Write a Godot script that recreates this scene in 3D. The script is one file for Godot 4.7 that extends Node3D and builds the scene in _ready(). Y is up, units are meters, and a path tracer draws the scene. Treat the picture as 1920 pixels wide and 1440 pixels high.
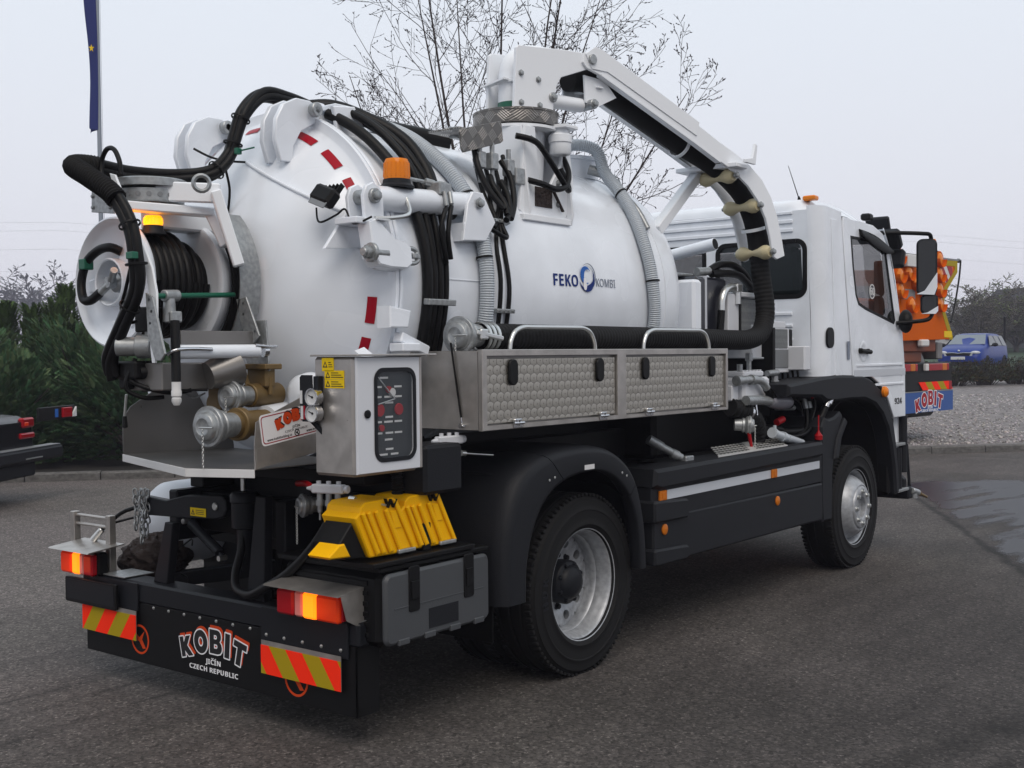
extends Node3D

# ------------------------------------------------------------------ mesh builder
class MB:
	var v := PackedVector3Array()
	var n := PackedVector3Array()
	var t := PackedVector2Array()
	var c := PackedColorArray()
	var col := Color(1, 1, 1)
	var has_col := false
	var cuts := PackedInt32Array()   # where each primitive begins
	func tri(a: Vector3, b: Vector3, d: Vector3, na: Vector3, nb: Vector3, nd: Vector3, ta := Vector2(), tb := Vector2(), td := Vector2()):
		if (b - a).cross(d - a).dot(na + nb + nd) > 0.0:
			v.append_array([a, d, b]); n.append_array([na, nd, nb]); t.append_array([ta, td, tb])
		else:
			v.append_array([a, b, d]); n.append_array([na, nb, nd]); t.append_array([ta, tb, td])
		if has_col: c.append_array([col, col, col])
	func flat3(a: Vector3, b: Vector3, d: Vector3, out: Vector3):
		var g := (b - a).cross(d - a).normalized()
		if g.dot(out) < 0: g = -g
		tri(a, b, d, g, g, g, Vector2(a.x + a.z, a.y), Vector2(b.x + b.z, b.y), Vector2(d.x + d.z, d.y))
	func quad(a: Vector3, b: Vector3, d: Vector3, e: Vector3, out: Vector3):
		flat3(a, b, d, out); flat3(a, d, e, out)
	func uvquad(a: Vector3, b: Vector3, d: Vector3, e: Vector3, out: Vector3):   # a is (0,1), b (1,1), d (1,0), e (0,0)
		tri(a, b, d, out, out, out, Vector2(0, 1), Vector2(1, 1), Vector2(1, 0))
		tri(a, d, e, out, out, out, Vector2(0, 1), Vector2(1, 0), Vector2(0, 0))
	func squad(a, b, d, e, na, nb, nd, ne, ta := Vector2(), tb := Vector2(), td := Vector2(), te := Vector2()):
		tri(a, b, d, na, nb, nd, ta, tb, td); tri(a, d, e, na, nd, ne, ta, td, te)
	# chamfered box: centre, size, chamfer, turn
	func box(p: Vector3, s: Vector3, bev := 0.004, r := Basis()):
		cuts.append(v.size())
		var h := s * 0.5
		bev = min(bev, min(h.x, min(h.y, h.z)) * 0.49)
		var q := func(x: float, y: float, z: float) -> Vector3: return p + r * Vector3(x, y, z)
		for ax in 3:
			for sg in [-1.0, 1.0]:
				var u := (ax + 1) % 3
				var w := (ax + 2) % 3
				var pts := []
				for k in [[-1, -1], [1, -1], [1, 1], [-1, 1]]:
					var e := Vector3()
					e[ax] = sg * h[ax]; e[u] = k[0] * (h[u] - bev); e[w] = k[1] * (h[w] - bev)
					pts.append(p + r * e)
				var nn := Vector3(); nn[ax] = sg
				quad(pts[0], pts[1], pts[2], pts[3], r * nn)
				if bev > 0.0:
					for s2 in [-1.0, 1.0]:
						var a0 := Vector3(); var b0 := Vector3(); var a1 := Vector3(); var b1 := Vector3()
						a0[ax] = sg * h[ax]; a0[u] = s2 * (h[u] - bev); a0[w] = -(h[w] - bev)
						b0 = a0; b0[w] = h[w] - bev
						a1[ax] = sg * (h[ax] - bev); a1[u] = s2 * h[u]; a1[w] = -(h[w] - bev)
						b1 = a1; b1[w] = h[w] - bev
						var on := Vector3(); on[ax] = sg; on[u] = s2
						quad(p + r * a0, p + r * b0, p + r * b1, p + r * a1, r * on)
		if bev > 0.0:
			for sx in [-1.0, 1.0]:
				for sy in [-1.0, 1.0]:
					for sz in [-1.0, 1.0]:
						flat3(q.call(sx * h.x, sy * (h.y - bev), sz * (h.z - bev)), q.call(sx * (h.x - bev), sy * h.y, sz * (h.z - bev)), q.call(sx * (h.x - bev), sy * (h.y - bev), sz * h.z), r * Vector3(sx, sy, sz))
	func slab(a: Vector3, b: Vector3, bev := 0.004):   # box between two opposite corners
		box((a + b) * 0.5, (b - a).abs(), bev)
	func bar(a: Vector3, b: Vector3, w: float, hh: float, bev := 0.003, up := Vector3.UP):   # square bar from a to b
		var x := (b - a).normalized()
		var z := x.cross(up)
		if z.length() < 0.01: z = x.cross(Vector3.RIGHT)
		z = z.normalized()
		box((a + b) * 0.5, Vector3(a.distance_to(b), hh, w), bev, Basis(x, z.cross(x), z))
	func tube(pts: Array, rad, sides := 8, cap := true, corr := 0.0, pitch := 0.02):
		cuts.append(v.size())
		var m := pts.size()
		var tan0: Vector3 = (pts[1] - pts[0]).normalized()
		var u := tan0.cross(Vector3(0.123, 0.95, 0.27)).normalized()
		var prev := PackedVector3Array(); var prevn := PackedVector3Array()
		var run := 0.0
		for i in m:
			var tg: Vector3 = ((pts[min(i + 1, m - 1)] - pts[max(i - 1, 0)]) as Vector3).normalized()
			u = (u - tg * u.dot(tg)).normalized()
			var w := tg.cross(u)
			if i > 0: run += (pts[i] as Vector3).distance_to(pts[i - 1])
			var r: float = rad[i] if rad is Array else rad
			var slope := 0.0
			if corr > 0.0:
				r += corr * sin(run / pitch * TAU); slope = corr * TAU / pitch * cos(run / pitch * TAU)
			var ring := PackedVector3Array(); var rn := PackedVector3Array()
			for k in sides + 1:
				var a := TAU * k / sides
				var dd := u * cos(a) + w * sin(a)
				ring.append(pts[i] + dd * r); rn.append((dd - tg * slope).normalized())
			if i > 0:
				for k in sides:
					squad(prev[k], prev[k + 1], ring[k + 1], ring[k], prevn[k], prevn[k + 1], rn[k + 1], rn[k])
			if cap and (i == 0 or i == m - 1):
				var o := -tg if i == 0 else tg
				for k in sides: tri(pts[i], ring[k], ring[k + 1], o, o, o)
			prev = ring; prevn = rn
	func rod(a: Vector3, b: Vector3, r0: float, r1 := -1.0, sides := 16, bev := 0.0):
		if r1 < 0: r1 = r0
		var L := a.distance_to(b)
		bev = min(bev, min(r0, L * 0.45))
		lathe([[0, 0], [r0 - bev, 0], [r0, bev], [r1, L - bev], [r1 - bev, L], [0, L]], a, b - a, sides)
	# profile [[radius, height] ...] turned round an axis; corners sharper than 40 degrees stay sharp
	func lathe(pr: Array, o: Vector3, axis: Vector3, sides := 24, from := 0.0, to := TAU, ref := Vector3(0.31, 0.2, 0.93)):
		cuts.append(v.size())
		var ax := axis.normalized()
		var u := (ref - ax * ref.dot(ax)).normalized()
		var w := ax.cross(u)
		var m := pr.size()
		var sn := []
		for i in m - 1:
			var d := Vector2(pr[i + 1][0] - pr[i][0], pr[i + 1][1] - pr[i][1])
			sn.append(Vector2(d.y, -d.x).normalized())
		for i in m - 1:
			if sn[i] == Vector2.ZERO: continue
			var n0: Vector2 = sn[i]; var n1: Vector2 = sn[i]
			if i > 0 and sn[i - 1].dot(sn[i]) > 0.75: n0 = (sn[i - 1] + sn[i]).normalized()
			if i < m - 2 and sn[i + 1].dot(sn[i]) > 0.75: n1 = (sn[i + 1] + sn[i]).normalized()
			for k in sides:
				var a0 := from + (to - from) * k / sides; var a1 := from + (to - from) * (k + 1) / sides
				var d0 := u * cos(a0) + w * sin(a0); var d1 := u * cos(a1) + w * sin(a1)
				var A: Vector3 = o + d0 * pr[i][0] + ax * pr[i][1]; var B: Vector3 = o + d1 * pr[i][0] + ax * pr[i][1]
				var C: Vector3 = o + d1 * pr[i + 1][0] + ax * pr[i + 1][1]; var D: Vector3 = o + d0 * pr[i + 1][0] + ax * pr[i + 1][1]
				var uv0 := Vector2(float(k) / sides, float(i) / m); var uv1 := Vector2(float(k + 1) / sides, float(i + 1) / m)
				if pr[i][0] > 0.00001: tri(A, B, C, d0 * n0.x + ax * n0.y, d1 * n0.x + ax * n0.y, d1 * n1.x + ax * n1.y, uv0, Vector2(uv1.x, uv0.y), uv1)
				if pr[i + 1][0] > 0.00001: tri(A, C, D, d0 * n0.x + ax * n0.y, d1 * n1.x + ax * n1.y, d0 * n1.x + ax * n1.y, uv0, uv1, Vector2(uv0.x, uv1.y))
	# polygon in the plane (ex, ey) through o, given depth along ex x ey, edges chamfered by bev
	func prism(pl: Array, o: Vector3, ex: Vector3, ey: Vector3, depth: float, bev := 0.0, holes := []):
		cuts.append(v.size())
		var ez := ex.cross(ey).normalized()
		if depth < 0.0:
			o += ez * depth; depth = -depth
		var poly := MB.clean(pl)
		var inset := MB.inset_poly(poly, bev)
		var hs := []
		for h in holes:
			hs.append(MB.clean(h))
		var at := func(q: Vector2, z: float) -> Vector3: return o + ex * q.x + ey * q.y + ez * z
		var capp := MB.bridge(inset, hs)
		var idx := Geometry2D.triangulate_polygon(capp)
		if idx.is_empty(): print("TRIANGULATION FAILED ", pl.size(), " ", pl[0])
		for i in range(0, idx.size(), 3):
			var q0 := capp[idx[i]]; var q1 := capp[idx[i + 1]]; var q2 := capp[idx[i + 2]]
			tri(at.call(q0, depth), at.call(q1, depth), at.call(q2, depth), ez, ez, ez, q0, q1, q2)
			if depth != 0.0: tri(at.call(q0, 0), at.call(q1, 0), at.call(q2, 0), -ez, -ez, -ez, q0, q1, q2)
		if depth == 0.0: return
		var rings := [poly] + hs
		for ri in rings.size():
			var ring: PackedVector2Array = rings[ri]
			var m := ring.size()
			var sgn := 1.0 if ri == 0 else -1.0
			var en := []
			for i in m:
				var d := ring[(i + 1) % m] - ring[i]
				en.append(Vector2(d.y, -d.x).normalized() * sgn)   # outward for counter-clockwise
			for i in m:
				var j := (i + 1) % m
				var n0: Vector2 = en[i]; var n1: Vector2 = en[i]
				if en[i - 1].dot(en[i]) > 0.8: n0 = (en[i - 1] + en[i]).normalized()
				if en[j].dot(en[i]) > 0.8: n1 = (en[j] + en[i]).normalized()
				var N0 := ex * n0.x + ey * n0.y; var N1 := ex * n1.x + ey * n1.y
				var b := bev if ri == 0 else 0.0
				squad(at.call(ring[i], b), at.call(ring[j], b), at.call(ring[j], depth - b), at.call(ring[i], depth - b), N0, N1, N1, N0)
				if b > 0.0:
					squad(at.call(ring[i], depth - b), at.call(ring[j], depth - b), at.call(inset[j], depth), at.call(inset[i], depth), (N0 + ez).normalized(), (N1 + ez).normalized(), (N1 + ez).normalized(), (N0 + ez).normalized())
					squad(at.call(ring[i], b), at.call(ring[j], b), at.call(inset[j], 0), at.call(inset[i], 0), (N0 - ez).normalized(), (N1 - ez).normalized(), (N1 - ez).normalized(), (N0 - ez).normalized())
	static func clean(pl) -> PackedVector2Array:
		var p := PackedVector2Array()
		for q in pl:
			var w := Vector2(q[0], q[1]) if q is Array else (q as Vector2)
			if p.is_empty() or p[-1].distance_to(w) > 0.00005: p.append(w)
		if p.size() > 1 and p[0].distance_to(p[-1]) < 0.00005: p.remove_at(p.size() - 1)
		if Geometry2D.is_polygon_clockwise(p): p.reverse()
		var ar := 0.0
		for i in p.size(): ar += p[i].cross(p[(i + 1) % p.size()])
		if ar < 0: p.reverse()
		return p
	static func inset_poly(p: PackedVector2Array, b: float) -> PackedVector2Array:
		if b <= 0.0: return p
		var m := p.size(); var out := PackedVector2Array()
		for i in m:
			var d0 := (p[i] - p[i - 1]).normalized(); var d1 := (p[(i + 1) % m] - p[i]).normalized()
			var n0 := Vector2(-d0.y, d0.x); var n1 := Vector2(-d1.y, d1.x)
			var bi := (n0 + n1)
			bi = bi.normalized() / max(0.4, bi.normalized().dot(n0)) if bi.length() > 0.01 else n0
			out.append(p[i] + bi * b)
		return out
	static func bridge(p: PackedVector2Array, holes: Array) -> PackedVector2Array:
		var out := p
		for hh in holes:
			var h: PackedVector2Array = hh.duplicate()
			h.reverse()
			var bi := 0; var bj := 0; var bd := 1e9
			for i in out.size():
				for j in h.size():
					var dd := out[i].distance_squared_to(h[j])
					if dd < bd: bd = dd; bi = i; bj = j
			var q := PackedVector2Array()
			for i in bi + 1: q.append(out[i])
			for j in h.size(): q.append(h[(bj + j) % h.size()])
			var e := (h[(bj - 1 + h.size()) % h.size()] - h[bj]).normalized() * 0.0004
			q.append(h[bj] + e)
			q.append(out[bi] + (out[(bi + 1) % out.size()] - out[bi]).normalized() * 0.0004)
			for i in range(bi + 1, out.size()): q.append(out[i])
			out = q
		return out
	func ball(p: Vector3, r, lat := 8, lon := 12, bas := Basis()):
		cuts.append(v.size())
		var s: Vector3 = r if r is Vector3 else Vector3(r, r, r)
		for i in lat:
			for k in lon:
				var q := []
				for e in [[i, k], [i, k + 1], [i + 1, k + 1], [i + 1, k]]:
					var th: float = PI * e[0] / lat; var ph: float = TAU * e[1] / lon
					q.append(Vector3(sin(th) * cos(ph), cos(th), sin(th) * sin(ph)))
				if i > 0: tri(p + bas * (q[0] * s), p + bas * (q[1] * s), p + bas * (q[2] * s), bas * q[0], bas * q[1], bas * q[2])
				if i < lat - 1: tri(p + bas * (q[0] * s), p + bas * (q[2] * s), p + bas * (q[3] * s), bas * q[0], bas * q[2], bas * q[3])
	func hexbolt(p: Vector3, ax: Vector3, r := 0.012, h := 0.008):
		lathe([[r * 1.5, 0], [r * 1.5, h * 0.25], [r, h * 0.25], [r, h * 0.9], [r * 0.85, h], [0, h]], p, ax, 6)
	# a strip swept between rings of points (all the same count); smooth where it can be
	func loft(rings: Array, closed := true, cap := false):
		cuts.append(v.size())
		var m: int = rings[0].size()
		var cnt := rings.size()
		var nr := []
		for i in cnt:
			var row := []
			for k in m:
				var a: Vector3 = rings[i][(k + 1) % m if closed else min(k + 1, m - 1)] - rings[i][(k - 1 + m) % m if closed else max(k - 1, 0)]
				var b: Vector3 = rings[min(i + 1, cnt - 1)][k] - rings[max(i - 1, 0)][k]
				row.append(a.cross(b).normalized())
			nr.append(row)
		var mid := Vector3()
		for k in m: mid += rings[cnt / 2][k]
		mid /= m
		var sg := 0.0
		for k in m: sg += nr[cnt / 2][k].dot(rings[cnt / 2][k] - mid)
		var f := 1.0 if sg >= 0 else -1.0
		for i in cnt - 1:
			for k in (m if closed else m - 1):
				var j := (k + 1) % m
				squad(rings[i][k], rings[i][j], rings[i + 1][j], rings[i + 1][k], nr[i][k] * f, nr[i][j] * f, nr[i + 1][j] * f, nr[i + 1][k] * f)
		if cap:
			for e in [0, cnt - 1]:
				var cen := Vector3()
				for k in m: cen += rings[e][k]
				cen /= m
				var o: Vector3 = rings[e][0] - rings[1 if e == 0 else cnt - 2][0]
				for k in m: flat3(cen, rings[e][k], rings[e][(k + 1) % m], o)
	func pieces() -> Array:   # the primitives, joined where their boxes touch
		if cuts.size() < 2 or cuts.size() > 60 or has_col or cuts[0] != 0: return []
		var bb := []; var own := []
		for i in cuts.size():
			var e: int = cuts[i + 1] if i + 1 < cuts.size() else v.size()
			var b := AABB(v[min(cuts[i], v.size() - 1)], Vector3())
			for k in range(cuts[i], e): b = b.expand(v[k])
			bb.append(b.grow(0.003)); own.append(i)
		for again in 4:
			for i in bb.size():
				for j in i:
					if own[i] != own[j] and bb[i].intersects(bb[j]):
						var lo: int = min(own[i], own[j]); var hi: int = max(own[i], own[j])
						for k in own.size():
							if own[k] == hi: own[k] = lo
		var out := {}
		for i in own.size():
			if not out.has(own[i]): out[own[i]] = MB.new()
			var q: MB = out[own[i]]
			var e: int = cuts[i + 1] if i + 1 < cuts.size() else v.size()
			q.v.append_array(v.slice(cuts[i], e)); q.n.append_array(n.slice(cuts[i], e)); q.t.append_array(t.slice(cuts[i], e))
		return out.values() if out.size() > 1 else []
	func mesh() -> ArrayMesh:
		var a := []
		a.resize(Mesh.ARRAY_MAX)
		a[Mesh.ARRAY_VERTEX] = v; a[Mesh.ARRAY_NORMAL] = n; a[Mesh.ARRAY_TEX_UV] = t
		if has_col: a[Mesh.ARRAY_COLOR] = c
		var am := ArrayMesh.new()
		am.add_surface_from_arrays(Mesh.PRIMITIVE_TRIANGLES, a)
		return am

# ------------------------------------------------------------------ small helpers
var M := {}
var truck: Node3D
var together := ["crown", "branches", "stem", "twigs", "wall_rib", "chain", "warning_print", "logo_letter", "halyard", "star", "grille", "wall"]
func V(x, y, z) -> Vector3: return Vector3(x, y, z)
func put(o: Node, called: String, parent: Node):
	var k: Dictionary = parent.get_meta("names_used") if parent.has_meta("names_used") else {}
	var i: int = k.get(called, 0)
	k[called] = i + 1
	parent.set_meta("names_used", k)
	o.name = called if i == 0 else "%s_%03d" % [called, i]
	parent.add_child(o, true)
func strip_notes(o: Node):
	if o.has_meta("names_used"): o.remove_meta("names_used")
	for ch in o.get_children(): strip_notes(ch)
func part(called: String, m: MB, material: Material, parent: Node = null, label := "") -> MeshInstance3D:
	var o := MeshInstance3D.new()
	var ps := m.pieces() if called not in together else []
	o.mesh = ps[0].mesh() if ps else m.mesh(); o.material_override = material
	put(o, called, parent if parent else truck)
	for i in range(1, ps.size()):
		var e := MeshInstance3D.new()
		e.mesh = ps[i].mesh(); e.material_override = material
		put(e, called, parent if parent else truck)
	if label: o.set_meta("label", label)
	return o
func share(called: String, mesh: Mesh, material: Material, parent: Node, at := Transform3D()) -> MeshInstance3D:
	var o := MeshInstance3D.new()
	o.mesh = mesh; o.material_override = material; o.transform = at
	put(o, called, parent)
	return o
func hold(called: String, parent: Node = null) -> Node3D:
	var o := Node3D.new()
	put(o, called, parent if parent else truck)
	return o
func thing(called: String, label: String, category: String, at := Vector3.ZERO, turn := 0.0, group := "") -> Node3D:
	var o := Node3D.new()
	put(o, called, self)
	o.position = at; o.rotation.y = turn
	tag(o, label, category, group)
	return o
func tag(o: Node, label: String, category: String, group := ""):
	o.set_meta("label", label); o.set_meta("category", category)
	if group: o.set_meta("group", group)
func struct(called: String, m: MB, material: Material, label := "") -> MeshInstance3D:
	var o := part(called, m, material, self)
	o.set_meta("kind", "structure")
	if label: o.set_meta("label", label)
	return o
func mat(id: String, r: float, g: float, b: float, rough := 0.5, metal := 0.0) -> StandardMaterial3D:
	var m := StandardMaterial3D.new()
	m.resource_name = id
	m.albedo_color = Color(r, g, b).linear_to_srgb()
	m.roughness = rough; m.metallic = metal
	M[id] = m
	return m
func noise_tex(sd: int, freq: float, size: int, lo: float, hi: float, oct := 4) -> NoiseTexture2D:
	var nz := FastNoiseLite.new()
	nz.seed = sd; nz.frequency = freq; nz.fractal_octaves = oct
	var t := NoiseTexture2D.new()
	t.noise = nz; t.width = size; t.height = size; t.seamless = true
	var gr := Gradient.new()
	gr.set_color(0, Color(lo, lo, lo)); gr.set_color(1, Color(hi, hi, hi))
	t.color_ramp = gr
	return t
func bump_tex(sd: int, freq: float, size: int, strength: float) -> NoiseTexture2D:
	var nz := FastNoiseLite.new()
	nz.seed = sd; nz.frequency = freq; nz.fractal_octaves = 3
	var t := NoiseTexture2D.new()
	t.noise = nz; t.width = size; t.height = size; t.seamless = true; t.as_normal_map = true; t.bump_strength = strength
	return t
func tri_map(m: StandardMaterial3D, scale: float, world := true):
	m.uv1_triplanar = true; m.uv1_world_triplanar = world; m.uv1_scale = Vector3(scale, scale, scale)
func cr(pts: Array, per := 6) -> Array:   # smooth curve through the points
	var out := []
	var m := pts.size()
	for i in m - 1:
		var p0: Vector3 = pts[max(i - 1, 0)]; var p1: Vector3 = pts[i]; var p2: Vector3 = pts[i + 1]; var p3: Vector3 = pts[min(i + 2, m - 1)]
		for k in per:
			var s := float(k) / per
			out.append(0.5 * (2 * p1 + (p2 - p0) * s + (2 * p0 - 5 * p1 + 4 * p2 - p3) * s * s + (3 * p1 - p0 - 3 * p2 + p3) * s * s * s))
	out.append(pts[m - 1])
	return out
func even(pts: Array, step: float) -> Array:   # the same curve in equal steps
	var out := [pts[0]]
	var left := step
	for i in range(1, pts.size()):
		var a: Vector3 = pts[i - 1]; var b: Vector3 = pts[i]
		var L := a.distance_to(b); var d := left
		while d <= L:
			out.append(a.lerp(b, d / L)); d += step
		left = d - L
	return out
func rr(w: float, h: float, r: float, cx := 0.0, cy := 0.0, q := 4) -> Array:   # rounded rectangle
	var out := []
	for e in [[1, 1, 0], [-1, 1, 1], [-1, -1, 2], [1, -1, 3]]:
		for k in q + 1:
			var a: float = (e[2] + float(k) / q) * PI / 2
			out.append([cx + e[0] * (w / 2 - r) + r * cos(a), cy + e[1] * (h / 2 - r) + r * sin(a)])
	return out
func circ(r: float, cx := 0.0, cy := 0.0, k := 24) -> Array:
	var out := []
	for i in k: out.append([cx + r * cos(TAU * i / k), cy + r * sin(TAU * i / k)])
	return out
func text(called: String, s: String, size: float, at: Vector3, ex: Vector3, ey: Vector3, material: Material, parent: Node, bold := true, fat := 0.0, thick := 0.0012, face := "Droid Sans", center := true, wide := 1.0) -> MeshInstance3D:
	var sf := SystemFont.new()
	sf.font_names = PackedStringArray([face]); sf.font_weight = 700 if bold else 400
	var fv := FontVariation.new()
	fv.base_font = sf; fv.variation_embolden = fat
	var tm := TextMesh.new()
	tm.text = s; tm.font = fv; tm.font_size = 64; tm.pixel_size = size / 46.0; tm.depth = thick; tm.curve_step = 3.0
	tm.horizontal_alignment = HORIZONTAL_ALIGNMENT_CENTER if center else HORIZONTAL_ALIGNMENT_LEFT
	var o := MeshInstance3D.new()
	o.mesh = tm; o.material_override = material
	o.transform = Transform3D(Basis(ex.normalized() * wide, ey.normalized(), ex.cross(ey).normalized()), at)
	put(o, called, parent)
	return o
func lamp(parent: Node, at: Vector3, color: Color, e: float, size := 0.03):
	var l := OmniLight3D.new()
	l.light_color = color; l.light_energy = e; l.omni_range = 6.0; l.omni_attenuation = 2.0; l.light_size = size; l.shadow_enabled = true
	l.position = at
	put(l, "lamp_light", parent)

# ------------------------------------------------------------------ the vacuum tanker: x forward, y up, z towards its right side
func swirl_tex() -> Array:   # jewelled stainless sheet: overlapping round brush marks, as a normal map and a colour map with darker rims and centres
	var S := 256
	var nm := Image.create_empty(S, S, false, Image.FORMAT_RGB8)
	var al := Image.create_empty(S, S, false, Image.FORMAT_RGB8)
	var rg := RandomNumberGenerator.new(); rg.seed = 5
	for y in S:
		for x in S:
			var best := Vector2(); var top := -1
			for r in range(-1, 6):
				for c in range(-1, 6):
					var cx := (c + 0.5 * (posmod(r, 2))) * 64.0; var cy := r * 64.0 + 16.0
					var d := Vector2(x - cx, y - cy)
					var o := r * 10 + c
					if d.length() < 41.0 and o > top: top = o; best = d
			var rr0 := best.length()
			var tilt := 0.07 * sin(rr0 * 1.9) + 0.09 * (rr0 / 41.0)
			var dir: Vector2 = best / max(rr0, 0.001)
			var q := Vector3(dir.x * tilt, -dir.y * tilt, 1).normalized()
			nm.set_pixel(x, y, Color(q.x * 0.5 + 0.5, q.y * 0.5 + 0.5, q.z * 0.5 + 0.5))
			var edge: float = 1.0 - 0.35 * smoothstep(32.0, 41.0, rr0) - 0.2 * float(rr0 < 6.0)
			var k: float = edge * (0.93 + 0.07 * rg.randf())
			al.set_pixel(x, y, Color(k, k * 0.985, k * 0.95))
	return [ImageTexture.create_from_image(nm), ImageTexture.create_from_image(al)]

func make_materials():
	var m := mat("white_paint", 0.81, 0.855, 0.92, 0.3)
	m.albedo_texture = noise_tex(51, 0.008, 512, 0.92, 1.0); m.roughness_texture = noise_tex(52, 0.006, 512, 0.75, 1.0, 2); tri_map(m, 0.6)
	m.clearcoat_enabled = true; m.clearcoat = 0.35; m.clearcoat_roughness = 0.08
	mat("white_boom", 0.78, 0.81, 0.85, 0.33)
	mat("cream", 0.55, 0.48, 0.3, 0.45)
	m = mat("grey_plastic", 0.010, 0.011, 0.014, 0.55)
	m.normal_enabled = true; m.normal_texture = bump_tex(3, 0.09, 256, 3.0); m.normal_scale = 0.35; tri_map(m, 5.0)
	m = mat("lid_plastic", 0.05, 0.054, 0.06, 0.5)
	m.normal_enabled = true; m.normal_texture = M.grey_plastic.normal_texture; m.normal_scale = 0.25; tri_map(m, 6.0)
	mat("frame_paint", 0.009, 0.010, 0.013, 0.45)
	mat("black", 0.0035, 0.0035, 0.004, 0.5)
	m = mat("flap_rubber", 0.003, 0.003, 0.0035, 0.55)
	m = mat("rubber", 0.0075, 0.0075, 0.008, 0.72)
	m.normal_enabled = true; m.normal_texture = M.grey_plastic.normal_texture; m.normal_scale = 0.3; tri_map(m, 9.0)
	mat("hose", 0.004, 0.004, 0.0045, 0.45)
	m = mat("steel", 0.50, 0.475, 0.45, 0.36, 0.75)
	m.roughness_texture = noise_tex(11, 0.02, 512, 0.55, 1.0); m.roughness = 0.48
	m.albedo_texture = noise_tex(12, 0.012, 512, 0.86, 1.0); tri_map(m, 1.3)
	m = mat("steel_dark", 0.27, 0.26, 0.25, 0.36, 0.7)
	m.albedo_texture = noise_tex(53, 0.006, 256, 0.8, 1.0, 3); tri_map(m, 1.0)
	m = mat("galvanised", 0.42, 0.44, 0.45, 0.4, 0.6)
	m.albedo_texture = noise_tex(21, 0.03, 256, 0.78, 1.0); tri_map(m, 4.0)
	mat("chrome", 0.65, 0.66, 0.68, 0.16, 1.0)
	mat("bright", 0.62, 0.63, 0.62, 0.28, 0.9)
	m = mat("rim_paint", 0.46, 0.48, 0.51, 0.4, 0.35)
	m.albedo_texture = noise_tex(22, 0.03, 256, 0.75, 1.0); tri_map(m, 3.0)
	m = mat("brass", 0.16, 0.105, 0.04, 0.5, 0.25)
	m = mat("swirl", 0.48, 0.47, 0.455, 0.38, 0.85)
	var st := swirl_tex()
	m.normal_enabled = true; m.normal_texture = st[0]; m.normal_scale = 1.0; m.albedo_texture = st[1]
	m.uv1_scale = Vector3(1, 1, 1)
	mat("amber", 0.72, 0.2, 0.008, 0.18)
	mat("amber_dull", 0.5, 0.14, 0.01, 0.3)
	mat("red_lens", 0.3, 0.006, 0.012, 0.14)
	mat("pink_lens", 0.5, 0.22, 0.2, 0.2)
	m = mat("amber_lit", 0.9, 0.3, 0.02, 0.2); m.emission_enabled = true; m.emission = Color(1.0, 0.47, 0.03); m.emission_energy_multiplier = 1.35
	m = mat("orange_lit", 0.6, 0.05, 0.008, 0.16); m.emission_enabled = true; m.emission = Color(1.0, 0.09, 0.005); m.emission_energy_multiplier = 0.07
	m = mat("beacon_lit", 0.95, 0.5, 0.02, 0.2); m.emission_enabled = true; m.emission = Color(1.0, 0.62, 0.02); m.emission_energy_multiplier = 1.15
	mat("reflector_red", 0.32, 0.006, 0.018, 0.3)
	m = mat("fluor_red", 0.95, 0.035, 0.012, 0.45)
	mat("stripe_yellow", 0.36, 0.27, 0.012, 0.45)
	mat("chock_yellow", 0.85, 0.44, 0.003, 0.4)
	mat("warn_yellow", 0.75, 0.52, 0.012, 0.45)
	mat("print_blue", 0.012, 0.03, 0.16, 0.4)
	mat("print_blue_light", 0.03, 0.12, 0.42, 0.4)
	mat("print_grey", 0.16, 0.19, 0.25, 0.4)
	mat("print_white", 0.78, 0.78, 0.8, 0.5)
	mat("print_orange", 0.55, 0.06, 0.015, 0.5)
	mat("print_black", 0.006, 0.006, 0.007, 0.5)
	mat("strip_silver", 0.5, 0.53, 0.58, 0.35)
	m = mat("tread_plate", 0.42, 0.4, 0.38, 0.4, 0.85)
	m.normal_enabled = true; var ct := chequer_tex(); m.normal_texture = ct[0]; m.albedo_texture = ct[1]; m.normal_scale = 1.0; tri_map(m, 6.0, false)
	m = mat("pvc", 0.42, 0.46, 0.5, 0.3)
	mat("pvc_dark", 0.2, 0.2, 0.23, 0.35)
	mat("green_paint", 0.0, 0.1, 0.055, 0.4)
	mat("red_plastic", 0.3, 0.004, 0.008, 0.4)
	mat("label_white", 0.6, 0.6, 0.6, 0.5)
	mat("oil_black", 0.012, 0.013, 0.02, 0.28)
	mat("unit_white", 0.6, 0.62, 0.66, 0.4)
	mat("unit_grey", 0.2, 0.21, 0.22, 0.5, 0.3)
	m = mat("glass", 0.02, 0.03, 0.03, 0.03); m.transparency = BaseMaterial3D.TRANSPARENCY_ALPHA; m.albedo_color = Color(0.10, 0.13, 0.12, 0.35)
	m = mat("glass_tint", 0.02, 0.03, 0.03, 0.03); m.transparency = BaseMaterial3D.TRANSPARENCY_ALPHA; m.albedo_color = Color(0.06, 0.09, 0.09, 0.75)
	m = mat("clear", 0.5, 0.5, 0.5, 0.03); m.transparency = BaseMaterial3D.TRANSPARENCY_ALPHA; m.albedo_color = Color(0.5, 0.55, 0.6, 0.12)
	mat("mirror", 0.75, 0.77, 0.78, 0.03, 1.0)
	mat("dark_mirror", 0.012, 0.014, 0.016, 0.06)  # near-black colour stands in for the dark reflection in the door mirrors
	mat("step_metal", 0.55, 0.55, 0.54, 0.45, 0.3)
	for q in ["grey_plastic", "frame_paint", "flap_rubber", "rubber", "hose", "black"]: M[q].metallic_specular = 0.32
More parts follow.
